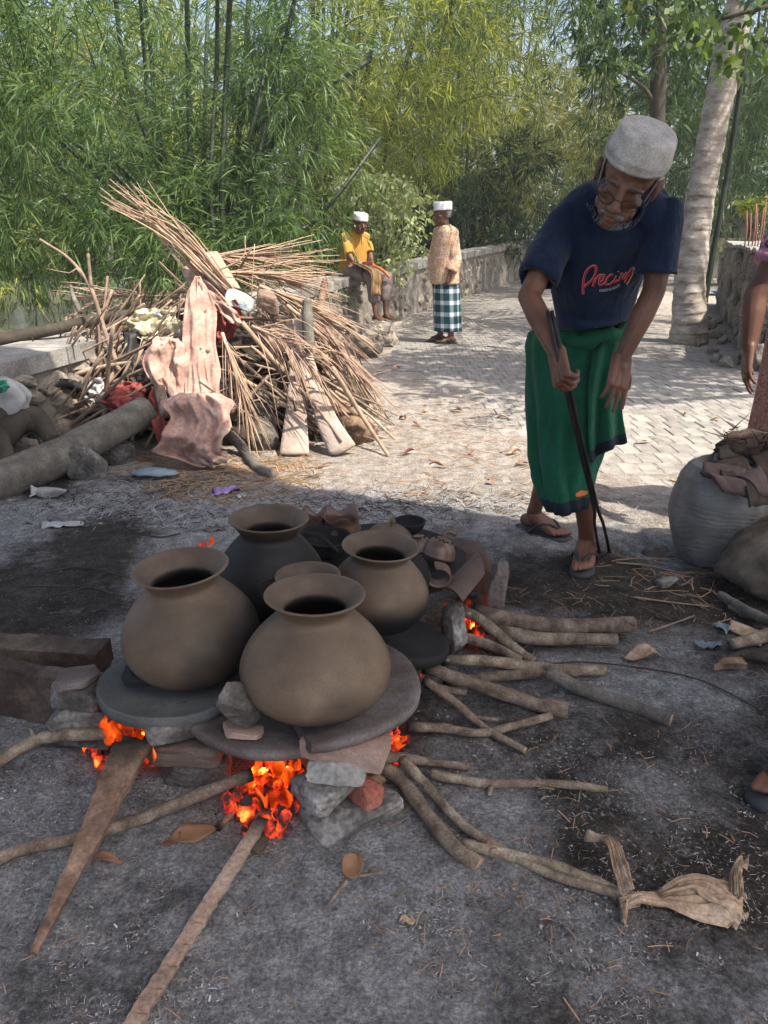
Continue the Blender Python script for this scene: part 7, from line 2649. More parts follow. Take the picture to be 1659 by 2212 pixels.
    def on(px, py, off):
        d = ray(px, py).normalized()
        h = bvh.ray_cast(cp, d)
        if h[0] is None: return None
        n = h[1] if h[1].dot(d) < 0 else -h[1]
        return h[0] + n * off
    def zx(p): return (1227.6 + .12 * p[0], 544.1 + .12 * p[1])
    strokes = [[(262, 755), (262, 620), (278, 480), (310, 370), (370, 290), (430, 250), (480, 250), (498, 300), (480, 400), (420, 500), (340, 575), (290, 615)],
               [(440, 612), (465, 540), (490, 475)], [(455, 560), (500, 480), (555, 415), (590, 410)],
               [(560, 540), (610, 510), (640, 450), (640, 410), (600, 420), (560, 490), (548, 560), (570, 595), (620, 575), (650, 545)],
               [(800, 405), (760, 405), (700, 460), (670, 530), (680, 580), (730, 580), (780, 550), (810, 520)],
               [(860, 430), (830, 490), (815, 535), (850, 530), (880, 500)], [(895, 345), (897, 352)],
               [(965, 370), (930, 450), (900, 520)], [(905, 510), (940, 440), (975, 380)],
               [(1045, 360), (1000, 420), (975, 470), (1000, 480), (1050, 420), (1110, 330), (1175, 268)], [(1175, 270), (1110, 370), (1050, 470), (1015, 540)], [(1205, 290), (1140, 420), (1080, 530), (1045, 580)]]
    wd = [32, 31, 25, 24, 25, 23, 12, 22, 21, 25, 25, 13]
    for nm, mt, extra, off in (('print_outline', 'printline', 11, .0022), ('print_word', 'print', 0, .0042)):
        pm = MB()
        for s, w in zip(strokes, wd):
            if nm == 'print_word' and w in (12, 13): continue
            pts = spath([(a, b, 0) for a, b in s], 8 * len(s))
            Lq, Rq = [], []
            for i in range(len(pts)):
                a = pts[max(0, i - 1)]; b = pts[min(len(pts) - 1, i + 1)]
                d = (b - a).normalized()
                n_ = Vector((-d.y, d.x, 0))
                hw = (w + extra) * .5
                e = pts[i]
                if extra and i == 0: e = e - d * extra * .5
                if extra and i == len(pts) - 1: e = e + d * extra * .5
                l, r = e + n_ * hw, e - n_ * hw
                Lq.append(on(*zx(l), off)); Rq.append(on(*zx(r), off))
            for i in range(len(pts) - 1):
                q = [Lq[i], Rq[i], Rq[i + 1], Lq[i + 1]]
                if all(z is not None for z in q):
                    pm.add(q, [(0, 1, 2, 3)])
        if pm.n: obj(nm, pm, M[mt], t, smooth=False)
    # small line of capitals under it
    cu = bpy.data.curves.new('word', 'FONT')
    cu.body = 'GREENLIGHT'
    cu.size = 1
    to = bpy.data.objects.new('word', cu)
    COL.objects.link(to)
    dg = bpy.context.evaluated_depsgraph_get()
    dg.update()
    wm = bpy.data.meshes.new_from_object(to.evaluated_get(dg))
    bpy.data.objects.remove(to)
    bm = bmesh.new()
    bm.from_mesh(wm)
    bmesh.ops.triangulate(bm, faces=bm.faces)
    xs = [v.co.x for v in bm.verts]
    x0, x1 = min(xs), max(xs)
    base = spath([(552, 712, 0), (640, 705, 0), (740, 690, 0), (840, 655, 0), (930, 610, 0)], 40)
    bad = []
    for v in bm.verts:
        q = (v.co.x - x0) / (x1 - x0) * (len(base) - 1)
        i = min(len(base) - 2, int(q))
        b = base[i].lerp(base[i + 1], q - i)
        d = (base[i + 1] - base[i]).normalized()
        p = b + Vector((d.y, -d.x, 0)) * v.co.y * 62 + d * v.co.y * 8
        h = on(*zx(p), .003)
        if h is None: bad.append(v)
        else: v.co = h
    bmesh.ops.delete(bm, geom=bad, context='VERTS')
    bm.to_mesh(wm); bm.free()
    obj('print_line', wm, M['printwhite'], t, smooth=False)

    # sarong: waist roll, skirt, overlapping front panel
    kb_ = MB()
    n = 96
    rows = [(690, 1200, 1356, 2.80, .125), (715, 1142, 1352, 2.82, .140), (745, 1134, 1349, 2.84, .150), (800, 1136, 1345, 2.85, .160), (860, 1139, 1335, 2.84, .165), (920, 1142, 1318, 2.83, .160), (980, 1147, 1296, 2.80, .150), (1030, 1158, 1284, 2.76, .138), (1062, 1168, 1279, 2.73, .128), (1084, 1180, 1275, 2.71, .118)]
    ys = np.linspace(690, 1086, 44)
    cols = np.array(rows)
    V, F, fm = [], [], []
    for i, y in enumerate(ys):
        l, r, Y, dp = [np.interp(y, cols[:, 0], cols[:, k]) for k in (1, 2, 3, 4)]
        a, b = D(l, y, Y), D(r, y, Y)
        c = (a + b) / 2
        hx = (b - a) / 2
        fwd = Vector((-.08, -1, 0)).normalized() * dp
        tt = i / (len(ys) - 1)
        for k in range(n):
            an = 2 * pi * k / n
            fo = 1 + .075 * min(1, .3 + tt * 1.4) * sin(an * 6 + 1.2 * sin(y * .006) + 2) * .8 + .05 * sin(an * 13 + y * .008) * min(1, .3 + tt)
            p = c + hx * cos(an) * fo + fwd * sin(an) * fo
            # hem rises to one side
            if tt > .6: p.z += .05 * (tt - .6) / .4 * (cos(an) * .5)
            V.append(p)
    mrow = len(ys)
    for i in range(mrow - 1):
        for k in range(n):
            F.append((i * n + k, i * n + (k + 1) % n, (i + 1) * n + (k + 1) % n, (i + 1) * n + k))
            
    kb_.add(V, F)
    kb_.fm = [0 if (f[0] // n) < mrow - 4 else 1 for f in F]
    sk = kb_.mesh('sarong')
    wrinkle(sk, .011, 7, 12, (1.5, 1.5, .30))
    so = obj('sarong', sk, [M['green'], M['greenhem']], t)
    md = so.modifiers.new('thick', 'SOLIDIFY'); md.thickness = .004
    # overlapping panel
    fp = MB()
    prow = [(700, 1290, 1353, 2.74), (740, 1282, 1350, 2.71), (800, 1272, 1346, 2.69), (850, 1266, 1342, 2.68), (900, 1266, 1344, 2.67), (948, 1268, 1352, 2.66)]
    pc = np.array(prow)
    def fn(u, v):
        y = 700 + 250 * v
        l, r, Y = [np.interp(y, pc[:, 0], pc[:, k]) for k in (1, 2, 3)]
        yy = y + (42 * (1 - u) + 8 * sin(u * 9)) * max(0, (v - .5) * 2)
        p = D(l + (r - l) * u, yy, Y + .10 * u * u)
        return p + Vector((0, -.030 * sin(u * 3.2 + .3) - .024 * sin(u * 12 + v * 1.6) * (.3 + v), 0))
    sheet(fp, 40, 26, fn, .005)
    nf = len(fp.f)
    fp.fm = [0] * nf
    for q, f in enumerate(fp.f):
        zc = sum(fp.v[i][2] for i in f) / len(f)
        vmax = max((i % (41 * 27)) // 41 for i in f)
        if vmax >= 25: fp.fm[q] = 1
    obj('sarong_panel', fp, [M['green'], M['greenhem']], t)
    # waist roll
    wr = MB()
    wl = []
    for k in range(40):
        an = 2 * pi * k / 40
        a, b = D(1208, 722, 2.78), D(1358, 696, 2.76)
        c = (a + b) / 2
        wl.append(c + (b - a) / 2 * .94 * cos(an) + Vector((0, -.112 * sin(an), -.018 * max(0, sin(an)) + .006 * sin(an * 5))))
    wl.append(wl[0])
    tube(wr, wl, [.027 + .006 * sin(k * 1.7) for k in range(len(wl))], 10, .14, 3)
    obj('waist_roll', wr, M['green'], t)
    # small orange patch near the hem
    pm = MB()
    bv2 = BVHTree.FromPolygons([tuple(wloc(t) + Vector(so.location) + v.co) for v in so.data.vertices], [tuple(p.vertices) for p in so.data.polygons])
    def on2(px, py):
        d = ray(px, py).normalized()
        h = bv2.ray_cast(cp, d)
        return None if h[0] is None else h[0] - d * .006
    qs = [on2(*p) for p in ((1243, 1066), (1256, 1059), (1270, 1061), (1268, 1068), (1254, 1074), (1244, 1073))]
    if all(q is not None for q in qs):
        pm.add(qs, [tuple(range(6))])
        obj('sarong_emblem', pm, M['orange'], t, smooth=False)
    # tongs: held, so a thing of its own
    tg = MB()
    gp = D(1222, 822, 2.26)
    far = G(1300, 1190, .02); 
    top = D(1187, 672, 2.34)
    split = D(1287, 1098, 2.55)
    e1, e2 = G(1294, 1190, .012), G(1316, 1190, .012)
    sd = (e2 - e1).normalized()
    for s_, e in ((-1, e1), (1, e2)):
        o = sd * .0065 * s_
        tube(tg, spath([top + o, gp + o, gp.lerp(split, .6) + o, split + o, split.lerp(e, .35) + o * 1.4, e], 30), .0062, 8)
        m = split.lerp(e, .38) + o * 1.4
        tube(tg, spath([m, m.lerp(e, .5) + o * .2, e], 8), (.0075, .014), 8, sx=.5, up=(0, -1, 0))
    tag(obj('tongs', tg, M['iron']), 'long dark iron tongs held down by the bent man, tips on the soil', 'tongs')
    return t
bent_man()

# ---- generic clothed figure for the others
def shirt_mesh(chain_rings, sleeves, vox=.011, amp=.006, seed=1):
    sb = MB()
    limb_loft(sb, chain_rings, 32)
    for pts, rs in sleeves:
        d = (Vector(pts[-1]) - Vector(pts[-2])).normalized()
        cap_bone(sb, pts[0], rs[0], pts[1], rs[1], 14)
        u = d.orthogonal().normalized(); w = d.cross(u)
        limb_loft(sb, [(Vector(pts[-2]) - d * .02, u * rs[-2], w * rs[-2]), (Vector(pts[-1]), u * rs[-1], w * rs[-1])], 18)
    m = fuse(sb, vox, 3, 'shirt')
    wrinkle(m, amp, 8, seed, (1.2, 1.2, .5))
    return m

def standing_man():
    Y = 9.35
    t = thing('person', 'person in white cap, tan patterned shirt and checked sarong standing on the paving', 'person', (D(958, 738, Y).x, Y, 0))
    def q(x, y, dy=0): return D(x, y, Y + dy)
    head = Head(q(956, 464), Vector((-.93, -.36, -.02)), Vector((0, 0, 1)), .98)
    mb = MB()
    head.build(mb)
    sL, sR = q(977, 505, -.10), q(948, 502, .14)
    nk = q(962, 492, .02)
    pel = q(963, 620, 0)
    cap_bone(mb, nk, .052, head.p(0, -.02, -.06), .05)
    cap_bone(mb, q(962, 520, .02), .12, pel, .12, 14)
    elL, wrL = q(984, 562, -.16), q(972, 592, -.2)
    chain(mb, [sL, elL, wrL], [.045, .036, .027])
    hand(mb, wrL, (q(966, 622, -.2) - wrL), Vector((-.6, .5, 0)), 1, (.5, .55, .6, .6), 1.0, .05)
    elR, wrR = q(936, 560, .2), q(938, 600, .15)
    chain(mb, [sR, elR, wrR], [.045, .036, .027])
    hand(mb, wrR, Vector((-.1, -.1, -1)), Vector((.5, -.2, 0)), -1, (.5, .5, .5, .5), 1.0, .05)
    aL = Vector((q(974, 728, -.07).x, Y - .10, .095)); aR = Vector((q(955, 730, .07).x - .02, Y + .09, .095))
    for hx, an in ((q(972, 625, -.08), aL), (q(953, 625, .09), aR)):
        kn = hx.lerp(an, .52) + Vector((-.02, 0, 0))
        chain(mb, [hx, kn, kn.lerp(an, .3), an], [.085, .055, .05, .034])
    for an in (aL, aR):
        foot(mb, an, Vector((-.95, -.25, 0)), 1.0, 1 if an is aL else -1)
    me = fuse(mb, .007, 2)
    head.sockets(me)
    obj('body', me, M['skin'], t)
    for an in (aL, aR): sandal(t, an, Vector((-.95, -.25, 0)), 1.02, 1 if an is aL else -1)
    head.cap(t, M['whitecap2'], .088, .099, .095, radians(-2), .052, False)
    head.hairband(t, M['greyhair'], -.03, .06, .5)
    head.glasses(t, 0, .0022)
    # loose shirt
    ax = Vector((.35, -.94, 0)); fx = Vector((-.94, -.35, 0))
    def rg_(x, y, hw, hd, dy=0): return (q(x, y, dy), ax * hw, fx * hd)
    m = shirt_mesh([rg_(960, 612, .20, .165), rg_(960, 585, .195, .16), rg_(962, 550, .19, .15), rg_(963, 520, .195, .135), rg_(963, 500, .18, .11), rg_(962, 489, .10, .075)],
                   [([q(964, 500, 0), sL, elL, elL.lerp(wrL, .8)], [.08, .072, .070, .072]), ([q(960, 500, 0), sR, elR, elR.lerp(wrR, .6)], [.08, .072, .066, .070])], .010, .007, 3)
    # sleeves: the elbow is bent, so add upper arm
    obj('shirt', m, M['batik'], t)
    up = MB()
    cap_bone(up, sL, .070, elL, .066, 14); cap_bone(up, sR, .070, elR, .062, 14)
    um = fuse(up, .010, 2, 'sleeves'); wrinkle(um, .006, 9, 5)
    obj('sleeves', um, M['batik'], t)
    cm = MB()
    tube(cm, [nk + ax * .062 * cos(a) + fx * .055 * sin(a) + Vector((0, 0, .01 - .02 * sin(a))) for a in np.linspace(0, 2 * pi, 24)], .012, 6)
    obj('collar', cm, M['batik'], t)
    # checked sarong
    n, rows = 64, 24
    V, F, UV = [], [], []
    for i in range(rows + 1):
        v = i / rows
        y = 598 + (714 - 598) * v
        c = q(963 + 3 * v, y)
        for k in range(n):
            a = 2 * pi * k / n
            fo = 1 + .05 * v * sin(a * 5 + 1) + .03 * v * sin(a * 11)
            V.append(c + ax * (.175 - .005 * v) * cos(a) * fo + fx * (.150 + .012 * v) * sin(a) * fo)
            UV.append((k / n, v * 1.02, 0))
    for i in range(rows):
        for k in range(n):
            F.append((i * n + k, i * n + (k + 1) % n, (i + 1) * n + (k + 1) % n, (i + 1) * n + k))
    sm = MB(); sm.add(V, F)
    me = sm.mesh('sarong')
    at = me.attributes.new('cloth_uv', 'FLOAT_VECTOR', 'POINT')
    at.data.foreach_set('vector', np.array(UV, dtype=np.float32).ravel())
    o = obj('sarong', me, M['plaid'], t)
    md = o.modifiers.new('thick', 'SOLIDIFY'); md.thickness = .006
standing_man()

def seated_man():
    Y = 9.95
    t = thing('person', 'person in white cap and yellow shirt sitting on the wall coping, feet on the rock', 'person', (D(770, 600, Y).x, Y, .7))
    def q(x, y, dy=0): return D(x, y, Y + dy)
    head = Head(q(778, 484, -.08), Vector((.42, -.90, -.10)), Vector((.04, 0, 1)), .98)
    mb = MB()
    head.build(mb)
    sA, sB = q(744, 512, -.02), q(790, 512, .12)     # nearer the edge, and the other
    nk = q(772, 503, 0)
    cap_bone(mb, nk, .050, head.p(0, -.02, -.06), .05)
    pel = q(762, 578, .10)
    cap_bone(mb, q(768, 525, .05), .12, pel, .13, 14)
    elA, wrA = q(757, 556, -.16), q(784, 592, -.28)
    chain(mb, [sA, elA, wrA], [.045, .036, .026])
    hand(mb, wrA, (q(797, 604, -.3) - wrA), Vector((.2, .5, -.6)), -1, (.4, .45, .5, .5), 1.0, .06)
    elB, wrB = q(800, 550, .05), q(806, 580, -.12)
    chain(mb, [sB, elB, wrB], [.045, .036, .026])
    hand(mb, wrB, (q(815, 592, -.2) - wrB), Vector((-.2, .4, -.7)), 1, (.4, .4, .4, .4), 1.0, .06)
    hA, hB = q(758, 585, 0), q(775, 585, .12)
    kA, kB = q(804, 600, -.30), q(834, 600, -.16)
    aA, aB = q(812, 678, -.42), q(834, 676, -.34)
    for h, k, a in ((hA, kA, aA), (hB, kB, aB)):
        chain(mb, [h, k, k.lerp(a, .3), a], [.085, .058, .052, .034])
        foot(mb, a, Vector((.55, -.8, 0)), 1.0, 1 if a is aB else -1)
    me = fuse(mb, .007, 2)
    head.sockets(me)
    obj('body', me, M['skindark'], t)
    head.cap(t, M['whitecap2'], .072, .098, .092, radians(-6), .050, False)
    head.hairband(t, M['greyhair'], -.02, .06, .5)
    ax = Vector((.88, .45, 0)); fx = Vector((.45, -.88, 0))
    def rg_(x, y, hw, hd, dy=0): return (q(x, y, dy), ax * hw, fx * hd)
    m = shirt_mesh([rg_(762, 590, .175, .165, .08), rg_(763, 570, .175, .17, .07), rg_(765, 545, .175, .155, .06), rg_(767, 522, .185, .135, .05), rg_(769, 508, .175, .11, .04), rg_(771, 498, .09, .07, .02)],
                   [([q(768, 511, .03), sA, sA.lerp(elA, .4), sA.lerp(elA, .86)], [.070, .052, .056, .062]), ([q(770, 511, .05), sB, sB.lerp(elB, .4), sB.lerp(elB, .86)], [.070, .052, .056, .062])], .010, .007, 6)
    obj('shirt', m, M['yellow'], t)
    cm = MB()
    tube(cm, [nk + ax * .06 * cos(a) + fx * .055 * sin(a) + Vector((0, 0, .012 - .02 * sin(a))) for a in np.linspace(0, 2 * pi, 24)], .012, 6)
    obj('collar', cm, M['yellow'], t)
    # trousers
    pb = MB()
    cap_bone(pb, hA, .105, hB, .105, 16)
    for h, k, a in ((hA, kA, aA), (hB, kB, aB)):
        chain(pb, [h, k, k.lerp(a, .56)], [.105, .080, .074], 14)
    pm = fuse(pb, .011, 3, 'trousers'); wrinkle(pm, .008, 8, 9)
    obj('trousers', pm, M['greypants'], t)
    # folded brown and orange cloth over one thigh
    cl = MB()
    a0, a1, a2, a3 = q(766, 566, -.14), q(800, 582, -.36), q(812, 596, -.42), q(812, 640, -.50)
    L = spath([a0, a1, a2, a3], 18)
    w = (kB - kA).normalized() * .075
    n = len(L) - 1
    sheet(cl, 6, n, lambda u, v: L[min(n, int(round(v * n)))] + w * (2 * u - 1) + Vector((0, 0, .02 * sin(u * pi))), .012)
    obj('lap_cloth', cl, M['goldstripe'], t)
    for o_, nm in ((-.05, 'stripe'), (.05, 'stripe')):
        st = MB()
        tube(st, [p + w * (o_ * 12) + Vector((0, -.012, .022)) for p in L], .007, 5)
        obj(nm, st, M['coping'], t)
    st = MB()
    L2 = spath([q(796, 570, -.2), q(825, 583, -.28), q(842, 600, -.3)], 10)
    tube(st, L2, .020, 6)
    obj('orange_edge', st, M['orange'], t)
    rb = MB()
    rock(rb, q(794, 571, -.26), (.12, .08, .07), None, 3, 6, 3, 3, .15)
    tag(obj('red_pouch', rb, M['redcloth']), 'small red pouch in the lap of the seated man', 'pouch')
    blk = MB()
seated_man()

def edge_person():
    """arm, hip and leg seen at the edge of view behind the sacks; the rest stands outside the picture"""
    Y = 3.15
    t = thing('person', 'person at the edge of view, bare arm with ring hanging over patterned pink cloth', 'person', (1.62, 3.2, 0))
    def q(x, y, dy=0): return D(x, y, Y + dy)
    mb = MB()
    sh = q(1722, 478, .03)
    el = q(1632, 640, 0)
    wr = q(1618, 752, -.05)
    cx = 1.87
    sh2 = Vector((cx + .20, Y + .18, sh.z))
    neck = Vector((cx, Y + .1, sh.z + .07))
    head = Head(neck + Vector((0, -.02, .17)), Vector((-.7, -.7, -.1)), Vector((0, 0, 1)), .98)
    head.build(mb)
    cap_bone(mb, neck - Vector((0, 0, .04)), .055, head.p(0, -.02, -.06), .05)
    pel = Vector((cx - .02, Y + .1, .86))
    cap_bone(mb, Vector((cx, Y + .1, sh.z - .08)), .13, pel, .13, 14)
    chain(mb, [sh, el, el.lerp(wr, .3), wr], [.055, .045, .044, .030])
    hand(mb, wr, q(1607, 842, -.1) - wr, Vector((.75, -.1, 0)), -1, (.28, .22, .22, .26), 1.06, .13, (.72, .3), .2)
    el2 = sh2 + Vector((.06, .03, -.30)); wr2 = el2 + Vector((0, -.08, -.24))
    chain(mb, [sh2, el2, wr2], [.05, .04, .03])
    hand(mb, wr2, Vector((0, -.1, -1)), Vector((-.8, 0, 0)), 1, (.4,) * 4)
    for dx in (-.10, .12):
        h = pel + Vector((dx, 0, -.02)); k = h + Vector((0, 0, -.40)); a = Vector((h.x, h.y + .02, .095))
        chain(mb, [h, k, a], [.085, .055, .035]); foot(mb, a, Vector((-.4, -.9, 0)), 1.0, 1 if dx < 0 else -1)
    me = fuse(mb, .006, 2)
    obj('body', me, M['skindark'], t)
    ax = Vector((1, .2, 0)).normalized(); fx = Vector((.2, -1, 0)).normalized()
    c = lambda z: Vector((cx, Y + .1, z))
    m = shirt_mesh([(c(.80), ax * .21, fx * .15), (c(1.0), ax * .20, fx * .14), (c(sh.z - .1), ax * .22, fx * .14), (c(sh.z), ax * .20, fx * .11), (c(sh.z + .05), ax * .08, fx * .07)],
                   [([c(sh.z - .03), sh, sh.lerp(el, .3), sh.lerp(el, .46)], [.09, .075, .078, .080]), ([c(sh.z - .03), sh2, sh2.lerp(el2, .4), sh2.lerp(el2, .8)], [.09, .072, .07, .075])], .010, .006, 8)
    obj('shirt', m, M['purplebatik'], t)
    cf = MB()
    d = (el - sh).normalized(); u = d.orthogonal().normalized(); w = d.cross(u)
    limb_loft(cf, [(sh.lerp(el, .46), u * .076, w * .076), (sh.lerp(el, .60), u * .078, w * .078)], 24)
    obj('cuff', cf, M['cuff'], t)
    # leg cloth
    n, rows = 56, 30
    V, F = [], []
    for i in range(rows + 1):
        v = i / rows
        z = .88 - .70 * v
        xl = float(np.interp(z, [.18, .35, .6, .9], [q(1642, 950).x, q(1644, 930).x, q(1654, 820).x + .03, q(1664, 700).x + .05]))
        hw = (cx + .20 - xl) / 2
        for k in range(n):
            a = 2 * pi * k / n
            fo = 1 + .03 * sin(a * 7 + v * 2) + .02 * sin(a * 13)
            V.append(Vector((xl + hw, Y + .12, z)) + ax * hw * cos(a) * fo + fx * .16 * sin(a) * fo)
    for i in range(rows):
        for k in range(n):
            F.append((i * n + k, i * n + (k + 1) % n, (i + 1) * n + (k + 1) % n, (i + 1) * n + k))
    sm = MB(); sm.add(V, F)
    o = obj('sarong', sm, M['pinkbatik'], t)
    md = o.modifiers.new('thick', 'SOLIDIFY'); md.thickness = .005
    rg2 = MB()
    rp = wr + (q(1607, 842, -.1) - wr).normalized() * .105 + Vector((-.012, -.012, 0))
    tube(rg2, [rp + Vector((.0105 * cos(a), .0105 * sin(a), .002 * sin(a))) for a in np.linspace(0, 2 * pi, 18)], .0018, 5)
    obj('finger_ring', rg2, M['gold'], t)
edge_person()

def sandal_person():
    """a bystander whose one sandalled foot shows at the edge"""
    a = G(1742, 1606, .096)
    a.x += .0
    t = thing('person', 'person out of view but for one foot in a dark sandal by the lower edge', 'person', (a.x, a.y, 0))
    mb = MB()
    d = Vector((-.72, -.55, 0))
    foot(mb, a, d, 1.0, 1)
    b = a + Vector((.26, .10, 0))
    foot(mb, b, d, 1.0, -1)
    pel = (a + b) / 2 + Vector((.10, .05, .78))
    for an, s in ((a, -1), (b, 1)):
        h = pel + Vector((.08 * s, .02, 0)); k = h.lerp(an, .5)
        chain(mb, [h, k, k.lerp(an, .3), an], [.085, .055, .05, .034])
    ch = pel + Vector((.02, .0, .42))
    cap_bone(mb, pel, .13, ch, .14, 14)
    head = Head(ch + Vector((-.03, -.02, .30)), Vector((-.8, -.5, -.3)), Vector((0, 0, 1)), .98)
    head.build(mb)
    cap_bone(mb, ch + Vector((0, 0, .08)), .055, head.p(0, -.02, -.06), .05)
    for s in (-1, 1):
        sh = ch + Vector((.16 * s, .06 * s, .06)); el = sh + Vector((.05 * s, .02, -.28)); wr = el + Vector((.0, -.05, -.24))
        chain(mb, [sh, el, wr], [.05, .04, .03])
        hand(mb, wr, Vector((0, -.1, -1)), Vector((-s, 0, 0)), s, (.4,) * 4)
    me = fuse(mb, .006, 2)
    obj('body', me, M['skin'], t)
    sandal(t, a, d, 1.05, 1)
    sandal(t, b, d, 1.05, -1)
    m = shirt_mesh([(pel + Vector((0, 0, -.05)), Vector((.2, 0, 0)), Vector((0, .15, 0))), (pel + Vector((0, 0, .2)), Vector((.19, 0, 0)), Vector((0, .14, 0))), (ch + Vector((0, 0, .04)), Vector((.2, .05, 0)), Vector((0, .13, 0))), (ch + Vector((0, 0, .12)), Vector((.09, 0, 0)), Vector((0, .07, 0)))],
                   [([ch, ch + Vector((.16 * s, .06 * s, .06)), ch + Vector((.18 * s, .06 * s, -.05)), ch + Vector((.2 * s, .08 * s, -.14))], [.09, .07, .07, .075]) for s in (-1, 1)], .012, .006, 4)
    obj('shirt', m, M['navy'], t)
    pb = MB()
    for an, s in ((a, -1), (b, 1)):
        h = pel + Vector((.08 * s, .02, 0)); k = h.lerp(an, .5)
        chain(pb, [h, k, k.lerp(an, .45)], [.105, .085, .08])
    cap_bone(pb, pel, .12, pel + Vector((0, 0, -.03)), .12)
    obj('trousers', fuse(pb, .012, 3, 'trousers'), M['hutdark'], t)
sandal_person()
# ------------------------------------------------------------------ what lies about on the ground
def gp(x, y, h=0.0):
    p = G(x, y)
    p.z = gz(p.x, p.y) + h
    return p

def curled_leaf(label, px, L, W, ang, mt='dryleaf', curl=.5, seed=0, group=None, name='dry_leaf', lift=.006):
    c = gp(*px, lift)
    mb = MB()
    d = Vector((cos(ang), sin(ang), 0)); s = Vector((-d.y, d.x, 0))
    def fn(u, v):
        w = W * (sin(pi * min(1, max(0, v * .96 + .02))) ** .75)
        q = float(vnoise(np.array([[u * 3, v * 4, seed]]), seed)[0])
        x = (u - .5) * w
        z = curl * (x * x) / max(W, .001) * 2 + .012 * curl * sin(v * 5 + seed) + .006 * q * L / .1
        return c + d * (v - .5) * L + s * x + Vector((0, 0, max(0, z) + .002))
    sheet(mb, 6, 10, fn, .0014)
    return tag(obj(name, mb, M[mt]), label, 'leaf', group)

curled_leaf('large smooth brown leaf lying near the front fire', (418, 1808), .105, .058, .35, 'dryleaf', .25, 1)
curled_leaf('small shrivelled leaf touching the stalk of the large brown leaf', (372, 1826), .05, .02, .9, 'dryleaf', 1.0, 2)
curled_leaf('curled dark leaf on a twig end in the bare ash', (762, 1890), .05, .045, 1.2, 'dryleaf', 1.4, 3)
curled_leaf('pale crumpled leaf between the sticks and the wood heap', (1388, 1420), .12, .055, .1, 'huskleaf', .9, 4)
curled_leaf('dark strip of bark near the tip of the pointed board', (220, 1868), .10, .02, -.1, 'dryleaf', .8, 5, name='bark_strip')
curled_leaf('small curled leaf beside the axe-cut branch end', (1062, 1850), .04, .025, .5, 'dryleaf', 1.0, 6)
curled_leaf('tiny tan leaf on the ash near the lower middle', (880, 2006), .035, .02, .4, 'huskleaf', .8, 7)
pr = branch('thin rotten twig lying in the bare ash', [(665, 1985, .004), (700, 1965, .006), (725, 1935, .006), (748, 1905, .008)], (.005, .006), 'bark', 0, seed=61, name='twig', group=None, cat='twig', n=6)
branch('short tan twig running from the curled dark leaf', [(775, 1893, .008), (800, 1890, .008), (832, 1889, .006)], (.006, .006), 'bark', 0, seed=62, name='twig', group=None, cat='twig', n=6)
branch('long thin wire-like vine trailing across the ash to the edge', [(1130, 1440, .02), (1250, 1430, .006), (1380, 1442, .005), (1500, 1465, .005), (1600, 1510, .005), (1680, 1560, .005)], (.0028, .0022), 'treebark', 0, seed=63, name='vine', group=None, cat='vine', n=5)
for i, (pts, lab) in enumerate((([(1330, 1215), (1400, 1222), (1480, 1240)], 'bent straw stalk lying below the tong tips'), ([(1320, 1212), (1380, 1206), (1450, 1208)], 'straight straw stalk by the dull brown stone'), ([(1400, 1365), (1445, 1350), (1500, 1330)], 'kinked pale stalk in front of the wood heap'),
                               ([(1370, 1290), (1440, 1300), (1530, 1310)], 'low straw stalk in front of the grey sack'), ([(100, 1235), (180, 1225), (290, 1250)], 'thin dark twig lying behind the beams'), ([(60, 1265), (180, 1268), (270, 1290)], 'second thin twig lying behind the beams'), ([(130, 1285), (210, 1262), (250, 1258)], 'third thin twig crossing the others behind the beams'),
                               ([(310, 1155), (350, 1160), (390, 1152)], 'short dark stick on the ash behind the tilted pot'), ([(1100, 1640 - 190), (1180, 1452), (1240, 1456)], 'dark thin twig under the long straight pale stick'))):
    branch(lab, [(x, y, .006) for x, y in pts], (.0042, .003), 'twig' if i < 4 else 'treebark', 0, seed=70 + i, name='stalk', group=None, cat='twig', n=5)

def flat_scrap(label, px, W, H, ang, mt, seed, name='scrap', cat='litter', crump=.02):
    c = gp(*px, .004)
    mb = MB()
    d = Vector((cos(ang), sin(ang), 0)); s = Vector((-d.y, d.x, 0))
    def fn(u, v):
        e = .18 * float(vnoise(np.array([[u * 3 + seed, v * 3, 2]]), seed)[0])
        q = abs(float(fbm(np.array([[u * 4, v * 4, seed]]), seed, 2)[0]))
        return c + d * (u - .5 + e * .4) * W + s * (v - .5 + e) * H + Vector((0, 0, crump * q))
    sheet(mb, 12, 8, fn, .0012)
    return tag(obj(name, mb, M[mt]), label, cat)
flat_scrap('torn purple and white wrapper on the ash below the pile', (490, 1062), .15, .05, .5, 'purple', 1, 'wrapper', 'wrapper', .03)
flat_scrap('bit of clear plastic beside the purple wrapper', (522, 1072), .04, .06, .3, 'plastic', 2, 'plastic_scrap')
flat_scrap('flattened white plastic scrap on the ash behind the tilted pot', (135, 1140), .17, .06, .1, 'plastic', 3, 'plastic_scrap')
flat_scrap('white rag poking out from under the big grey log', (88, 1070), .09, .06, .4, 'plastic', 4, 'rag', 'rag', .04)
flat_scrap('bluish plastic scrap nearer the small wood heap', (1565, 1362), .045, .07, .2, 'blueplastic', 5, 'plastic_scrap')
flat_scrap('bluish plastic scrap farther along from the small wood heap', (1530, 1398), .08, .04, .1, 'blueplastic', 6, 'plastic_scrap')
flat_scrap('grey triangular shard of slab on the ash behind the dark pot', (462, 1142), .08, .07, .8, 'plate', 7, 'slab_shard', 'clay piece', .01)
flat_scrap('white paper scrap at the tips of the palm frond', (800, 925), .10, .05, .3, 'plastic', 8, 'paper_scrap')
flat_scrap('scrap of brown tile in the ash behind the tilted pot', (410, 1058), .035, .13, .2, 'logbark', 9, 'bark_strip', 'bark piece', .01)

